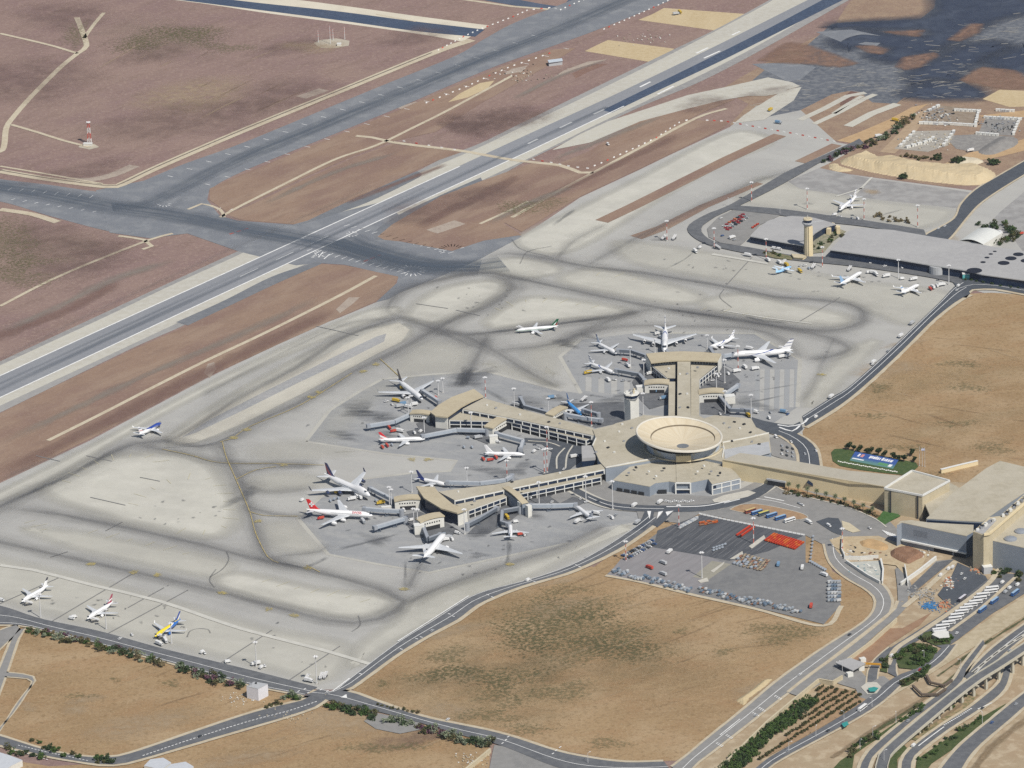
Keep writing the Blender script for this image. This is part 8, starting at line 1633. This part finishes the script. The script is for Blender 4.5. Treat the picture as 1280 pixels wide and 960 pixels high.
def heaps():
    """earth and sand heaps as height fields"""
    from mathutils import noise as mn
    def heap(name, label, cat, s, h, slope, mat, res=3.0, rough=.8, gully=.0):
        pts = smooth_line(GP(s), 6, True); xs = [p.x for p in pts]; ys = [p.y for p in pts]; c = Vector(((min(xs) + max(xs)) / 2, (min(ys) + max(ys)) / 2, 0)); r = thing(name, label, cat, c)
        nx, ny = int((max(xs) - min(xs)) / res) + 3, int((max(ys) - min(ys)) / res) + 3; V, F, ok = [], [], []
        P2 = [(p.x, p.y) for p in pts]
        for j in range(ny):
            for i in range(nx):
                x, y = min(xs) - res + i * res, min(ys) - res + j * res; ins = False; d = 1e9
                for k in range(len(P2)):
                    (x1, y1), (x2, y2) = P2[k], P2[k - 1]
                    if (y1 > y) != (y2 > y) and x < (x2 - x1) * (y - y1) / (y2 - y1) + x1: ins = not ins
                    dx, dy = x2 - x1, y2 - y1; t = max(0, min(1, ((x - x1) * dx + (y - y1) * dy) / (dx * dx + dy * dy + 1e-9))); d = min(d, math.hypot(x - x1 - t * dx, y - y1 - t * dy))
                z = -.6
                if ins: z = min(d * slope * (1 + gully * (mn.noise(Vector((x * .11, y * .03, 0))) + .5 * mn.noise(Vector((x * .31, y * .06, 4))))), h * (.85 + .3 * mn.noise(Vector((x * .013, y * .03, 2))))) + rough * mn.noise(Vector((x * .12, y * .12, 0))) * min(1, d * .2)
                V.append((x - c.x, y - c.y, z + .3)); ok.append(ins or d < res * 1.5)
        for j in range(ny - 1):
            for i in range(nx - 1):
                q = [j * nx + i, j * nx + i + 1, (j + 1) * nx + i + 1, (j + 1) * nx + i]
                if all(ok[k] for k in q): F.append(q)
        meshob('mound', V, F, mat, r, False); return r
    sandm = M('heap_sand', (.53, .44, .29), [(30, (.47, .385, .25), .7, .42, .6, R(75), 4), (6, (.56, .45, .28), .5), (2, (.46, .36, .21), .3)], rough=1)
    heap('sand_heap', 'long pale sand heap above the grey remote stands', 'sand heap', '1050,203 1071,194 1087,191 1101,198 1118,196 1150,205 1193,208 1225,208 1244,219 1234,229 1213,231.5 1162,227 1122,221 1081,213', 10, .6, sandm, gully=.16)
    heap('earth_heap', 'red brown earth heap inside the works yard', 'earth heap', '1112,690 1120,686 1135,684 1148,689 1158,695 1146,702 1136,707 1122,702 1113,697', 4.5, .8, M('heap_red', (.22, .125, .075), [(5, (.28, .17, .11), .7), (1.5, (.17, .09, .06), .5)], rough=1), 1.6)
    heap('earth_heap', 'orange sand heap at the back of the works yard', 'earth heap', '1072,678 1085,674 1100,677 1112,683 1108,690 1090,688 1076,684', 3, .6, M('heap_orange', (.46, .31, .16), [(4, (.4, .27, .14), .6)], rough=1), 1.6)
    heap('gravel_heap', 'dark grey gravel bank right of the walled yards', 'gravel heap', '1222,190 1236,179 1252,171 1268,172 1272,180 1255,189 1236,194', 5, .35, M('heap_grey', (.21, .20, .19), [(5, (.26, .25, .235), .7)], rough=1), 2.5)
    heap('sand_heap', 'low straw coloured bank left of the big sand heap', 'sand heap', '1035,206 1045,204 1050,208 1066,213 1050,215 1036,210', 2, .4, sandm, 2.5)
    heap('sand_heap', 'small white sand heap by the right hand bushes', 'sand heap', '1190,200 1205,197 1225,199 1230,203 1215,206 1195,205', 3, .5, M('heap_white', (.56, .50, .38), [(4, (.5, .44, .33), .6)], rough=1), 2.5)
    heap('earth_heap', 'narrow sandy berm at the lower end of the wall road', 'earth heap', '920,876 935,866 955,850 966,848 955,860 938,872 930,882', 2.5, .5, M('heap_berm', (.48, .39, .24), [(4, (.42, .34, .2), .6)], rough=1), 2)
    rnd = random.Random(5)
    def rubble(name, cx, cy, sx, sy, n, mats, lab_kind='stuff', big=1.0, flat=.6):
        Q = [MB() for _ in mats]
        for i in range(n):
            p = G(cx + rnd.gauss(0, sx), cy + rnd.gauss(0, sy)); a = rnd.random() * 3; s = big * rnd.uniform(.4, 1.3); rnd.choice(Q).box(-s, s, -s * .7, s * .7, .4, .6 + s * flat * rnd.uniform(.4, 1.3), a, p)
        for q, m in zip(Q, mats):
            if q.V: tag(q.build(name, m), kind='stuff')
    tarp = M('tarp_blue', (.05, .18, .38), [(3, (.08, .24, .46), .6)], rough=.6); rub = M('rubble_tan', (.34, .29, .22), rough=1); rub2 = M('rubble_grey', (.3, .3, .29), rough=1); ora = M('rubble_orange', (.5, .2, .1), rough=.9)
    rubble('rubble', 1152, 743, 9, 4, 260, [rub, rub2, MATS['bare_earth']]); rubble('rubble', 1186, 730, 4, 3, 90, [ora, rub, WHITEWALL]); rubble('blue_tarpaulin_scraps', 1163, 758, 6, 2.6, 240, [tarp, tarp], big=.62, flat=.25); rubble('rubble', 1180, 756, 6, 3, 60, [rub, ora]); rubble('rubble', 1222, 715, 4, 2, 30, [ora, rub])
    rubble('works_debris', 1062, 690, 6, 4, 70, [rub2, OPENING, WHITEWALL, STONE]); rubble('works_debris', 1090, 694, 8, 2.5, 60, [OPENING, rub, M('rust', (.2, .1, .06), rough=1)]); rubble('works_debris', 1085, 714, 8, 4, 60, [WHITEWALL, rub2, M('debris_teal', (.2, .3, .32), rough=.8)]); rubble('works_debris', 1150, 694, 7, 3, 40, [WHITEWALL, rub2])
    rubble('gravel_debris', 588, 950, 12, 5, 80, [rub, STONE, WHITEWALL], big=.6); rubble('gravel_debris', 355, 894, 12, 4, 70, [rub, STONE], big=.6); rubble('gravel_debris', 300, 875, 10, 4, 60, [STONE, WHITEWALL], big=.5)
    rubble('yard_debris', 1170, 145, 12, 6, 110, [rub2, WHITEWALL, METAL, OPENING]); rubble('yard_debris', 1250, 158, 13, 5, 110, [rub2, OPENING, METAL]); rubble('yard_debris', 1160, 176, 16, 5, 120, [WHITEWALL, rub2, STONE]); rubble('track_debris', 650, 95, 20, 6, 60, [OPENING, rub, WHITEWALL], big=.8); rubble('track_debris', 800, 48, 16, 4, 60, [rub, WHITEWALL, MATS['bare_earth']], big=.8)
    sheet('yard_floor', '1150,156 1162,137 1175,132 1225,137 1220,159 1190,157', .2, M('yard_brown', (.24, .19, .14), [(7, (.3, .25, .2), .7)], rough=1)); sheet('yard_floor', '1118,186 1142,164 1195,163 1185,182 1160,190', .21, M('yard_grey', (.36, .335, .29), [(6, (.3, .28, .25), .7)], rough=1)); sheet('yard_floor', '1222,168 1232,148 1275,149 1268,170', .2, M('yard_dark', (.22, .21, .2), [(6, (.29, .28, .26), .7)], rough=1))
    sheet('works_track', '1100,190 1125,165 1150,140 1160,136 1150,158 1135,178 1118,192', .16, M('track_tan', (.40, .30, .2), [(8, (.34, .25, .165), .7)], rough=1)); sheet('works_track', '1180,205 1215,190 1250,185 1290,170 1345,150 1345,168 1290,186 1250,196 1200,205', .16, M('track_orange', (.46, .32, .18), [(8, (.4, .27, .15), .7)], rough=1)); sheet('works_track', '1046,176 1075,165 1110,150 1140,134 1160,130 1130,150 1100,168 1070,180', .15, MATS['track_orange']); sheet('works_track', '1222,145 1290,137 1345,134 1345,142 1290,147 1240,148', .15, MATS['track_orange']); sheet('works_track', '1180,170 1222,168 1268,171 1250,185 1215,190 1195,186', .17, MATS['yard_dark'])
    # cabins round the walled yards
    def cab(m): 
        r = thing('site_cabin', 'x', 'site cabin'); MB().box(-3, 3, -1.2, 1.2, 0, 2.5).build('wall', m, r); MB().box(-3.1, 3.1, -1.3, 1.3, 2.5, 2.7).build('roof', TRIM, r); MB().box(-.5, .5, -1.26, -1.2, .1, 2.1).build('door', METAL, r); return proto_done(r)
    A, Bc = cab(WHITEWALL), cab(PALEGREY); fl = {}
    for s, n, lb in (('1196,139 1223,140', 6, 'along the top of the left walled yard'), ('1223,141 1219,158', 7, 'down the right side of the left walled yard'), ('1218,158 1187,156 1152,155', 12, 'along the lower wall of the left yard'), ('1162,139 1172,134', 3, 'at the upper left corner of the left yard'), ('1126,183 1142,167', 5, 'on the left of the grey middle yard'), ('1135,185 1160,178 1166,174', 6, 'across the middle of the grey yard'), ('1180,182 1192,166', 5, 'down the right of the grey middle yard'), ('1233,148 1274,150', 9, 'along the top of the right walled yard'), ('1274,151 1267,168', 6, 'down the right side of the right yard'), ('1223,168 1245,170', 5, 'along the lower left wall of the right yard'), ('1248,139 1265,140', 4, 'in the row above the right yard')):
        pts = GP(s); pts = resample(pts, n)
        for i, p in enumerate(pts):
            d = pts[min(i + 1, n - 1)] - pts[max(0, i - 1)]; k = rnd.random() < .7; o = A if k else Bc; rz = math.atan2(d.y, d.x) + rnd.uniform(-.15, .15); lab = ('white' if k else 'grey') + ' site cabin ' + lb
            if k not in fl: fl[k] = 1; o.location = (p.x, p.y, .2); o.rotation_euler = (0, 0, rz); o['label'] = lab; o['group'] = 'cabins ' + lb
            else: dup(o, (p.x, p.y, .2), rz, lab, 'cabins ' + lb, (1, 1.2, 1))
    # flower sign, flags, white stones
    sheet('lawn', '1039,566 1043,562 1051,561.5 1100,570 1145,579 1148,584 1140,591 1132,594.5 1107,592 1075,588 1050,583 1041,577', .6, M('lawn_dark', (.055, .09, .03), [(4, (.09, .12, .04), .7), (1.5, (.04, .07, .025), .4)], rough=1))
    c = G(1090, 578); r = thing('flower_sign', 'big blue sloping flower sign with white writing on the lawn', 'sign', (c.x, c.y, 0)); cc = Vector((c.x, c.y, 0))
    q = [G(1062, 576.5) - cc, G(1116, 587) - cc, G(1123, 579) - cc, G(1069, 568.5) - cc]; V = [Vector((v.x, v.y, z)) for v, z in zip(q, (.9, .9, 3.4, 3.4))]
    mb = MB().add(V + [v - Vector((0, 0, .5)) for v in V], [[0, 1, 2, 3], [7, 6, 5, 4], [0, 4, 5, 1], [1, 5, 6, 2], [2, 6, 7, 3], [3, 7, 4, 0]])
    pm, nt, out, b = _nodes('sign_blue'); tc = nt.nodes.new('ShaderNodeTexCoord'); sp = nt.nodes.new('ShaderNodeSeparateXYZ'); nt.links.new(tc.outputs['Object'], sp.inputs[0]); mr = nt.nodes.new('ShaderNodeMapRange'); mr.inputs['From Min'].default_value = 1.2; mr.inputs['From Max'].default_value = 2.2; nt.links.new(sp.outputs[2], mr.inputs['Value']); nt.links.new(mixcol(nt, mr.outputs[0], (.10, .22, .20), (.035, .085, .28)), b.inputs['Base Color']); b.inputs['Roughness'].default_value = .8
    mb.build('panel', pm, r)
    def on(u, v, lift=.12): a = V[0].lerp(V[1], u); d = V[3].lerp(V[2], u); p = a.lerp(d, v); return p + Vector((0, 0, lift))
    def glyph(name, u0, u1, v0, v1, m, sk=.02): 
        P4 = [on(u0, v0), on(u1, v0), on(u1 + sk, v1), on(u0 + sk, v1)]; MB().add(P4 + [p - Vector((0, 0, .1)) for p in P4], [[0, 1, 2, 3], [0, 4, 5, 1], [1, 5, 6, 2], [2, 6, 7, 3], [3, 7, 4, 0]]).build(name, m, r)
    wm = M('sign_white', (.72, .72, .72), rough=.8)
    for i, (u, w_, v0, v1) in enumerate(((.36, .035, .58, .86), (.405, .03, .62, .86), (.445, .045, .6, .84), (.50, .03, .6, .9), (.54, .035, .6, .84), (.59, .02, .6, .84), (.645, .04, .6, .9), (.70, .022, .6, .84), (.735, .04, .6, .86), (.79, .035, .6, .84), (.84, .05, .6, .84))): glyph('white_letter', u, u + w_, v0, v1, wm)
    glyph('white_emblem', .10, .14, .55, .85, wm); glyph('pink_emblem', .17, .23, .55, .85, M('sign_pink', (.55, .25, .22), rough=.8)); glyph('white_stripe', .02, .28, .22, .32, wm); glyph('green_panel', .62, .84, .14, .38, M('sign_green', (.1, .26, .12), rough=.8)); glyph('white_figure', .86, .93, .12, .38, wm)
    fl_w = M('flag_white', (.72, .72, .74), rough=.8); fl_b = M('flag_blue', (.05, .1, .4), rough=.8)
    for i, (x, lb) in enumerate(((1149.3, 'left flagpole without a flag beside the lawn'), (1152.8, 'middle bare flagpole beside the lawn'), (1156, 'right flagpole with a white and blue flag'))):
        p = G(x, 582.5 + i * .6); t = thing('flagpole', lb, 'flagpole', (p.x, p.y, .2), 0, None); MB().lathe((0, 0, 0), [(.2, 0), (.11, 19)], 8).build('pole', MATS['mast_steel'], t); MB().lathe((0, 0, 19), [(.1, 0), (.22, .2), (.05, .45)], 8).build('finial', TRIM, t); MB().box(-.5, .5, -.5, .5, 0, .5).build('footing', MATS['base_concrete'], t)
        if i == 2:
            f = MB().add([(-3.4, 0, 16.4), (0, .1, 16.4), (0, .1, 18.6), (-3.4, 0, 18.6), (-3.4, .06, 16.4), (0, .16, 16.4), (0, .16, 18.6), (-3.4, .06, 18.6)], [[0, 1, 2, 3], [7, 6, 5, 4]]).build('flag', fl_w, t)
            for z in (16.75, 17.95): MB().box(-3.4, 0, -.06, .22, z, z + .3).build('flag_stripe', fl_b, f)
    st = [G(1048 + i * 2.6, 577.5 + i * .47 + (i % 3) * .3) for i in range(29)]
    o = MB().lathe((0, 0, 0), [(.9, 0), (1.0, .4), (.5, .8), (.1, .9)], 7).build('edging_stone', WHITEWALL)
    for i, p in enumerate(st):
        s = o if i == 0 else o.copy()
        if i: COL.objects.link(s)
        s.location = (p.x, p.y, .6); s.scale = (1 + .3 * (i % 2), .9, .9); tag(s, 'white edging stone in the line below the flower sign', 'stone', 'white stones below the flower sign')
    pp = MB()
    for i in range(7): p = G(1103 + i * 2.4, 664 + i * .8); q2 = G(1110 + i * 2.4, 670 + i * .8); pp.bar(Vector((p.x, p.y, 1.1)), Vector((q2.x, q2.y, 1.1)), .9, .12)
    tag(pp.build('crossing_stripes', MATS['white_paint']), kind='structure')
heaps()
# ================================================================== AIR
def air():
    hz = bpy.data.materials.new('haze_air'); hz.use_nodes = True; t = hz.node_tree; t.nodes.clear(); o = t.nodes.new('ShaderNodeOutputMaterial'); v = t.nodes.new('ShaderNodeVolumePrincipled')
    v.inputs['Color'].default_value = (.80, .87, 1.0, 1); v.inputs['Density'].default_value = 0.9e-5; v.inputs['Anisotropy'].default_value = .15; t.links.new(v.outputs[0], o.inputs['Volume'])
    tag(MB().box(-12200, 12200, -9200, 15200, -1.5, 1800).build('haze', hz), kind='stuff')
air()
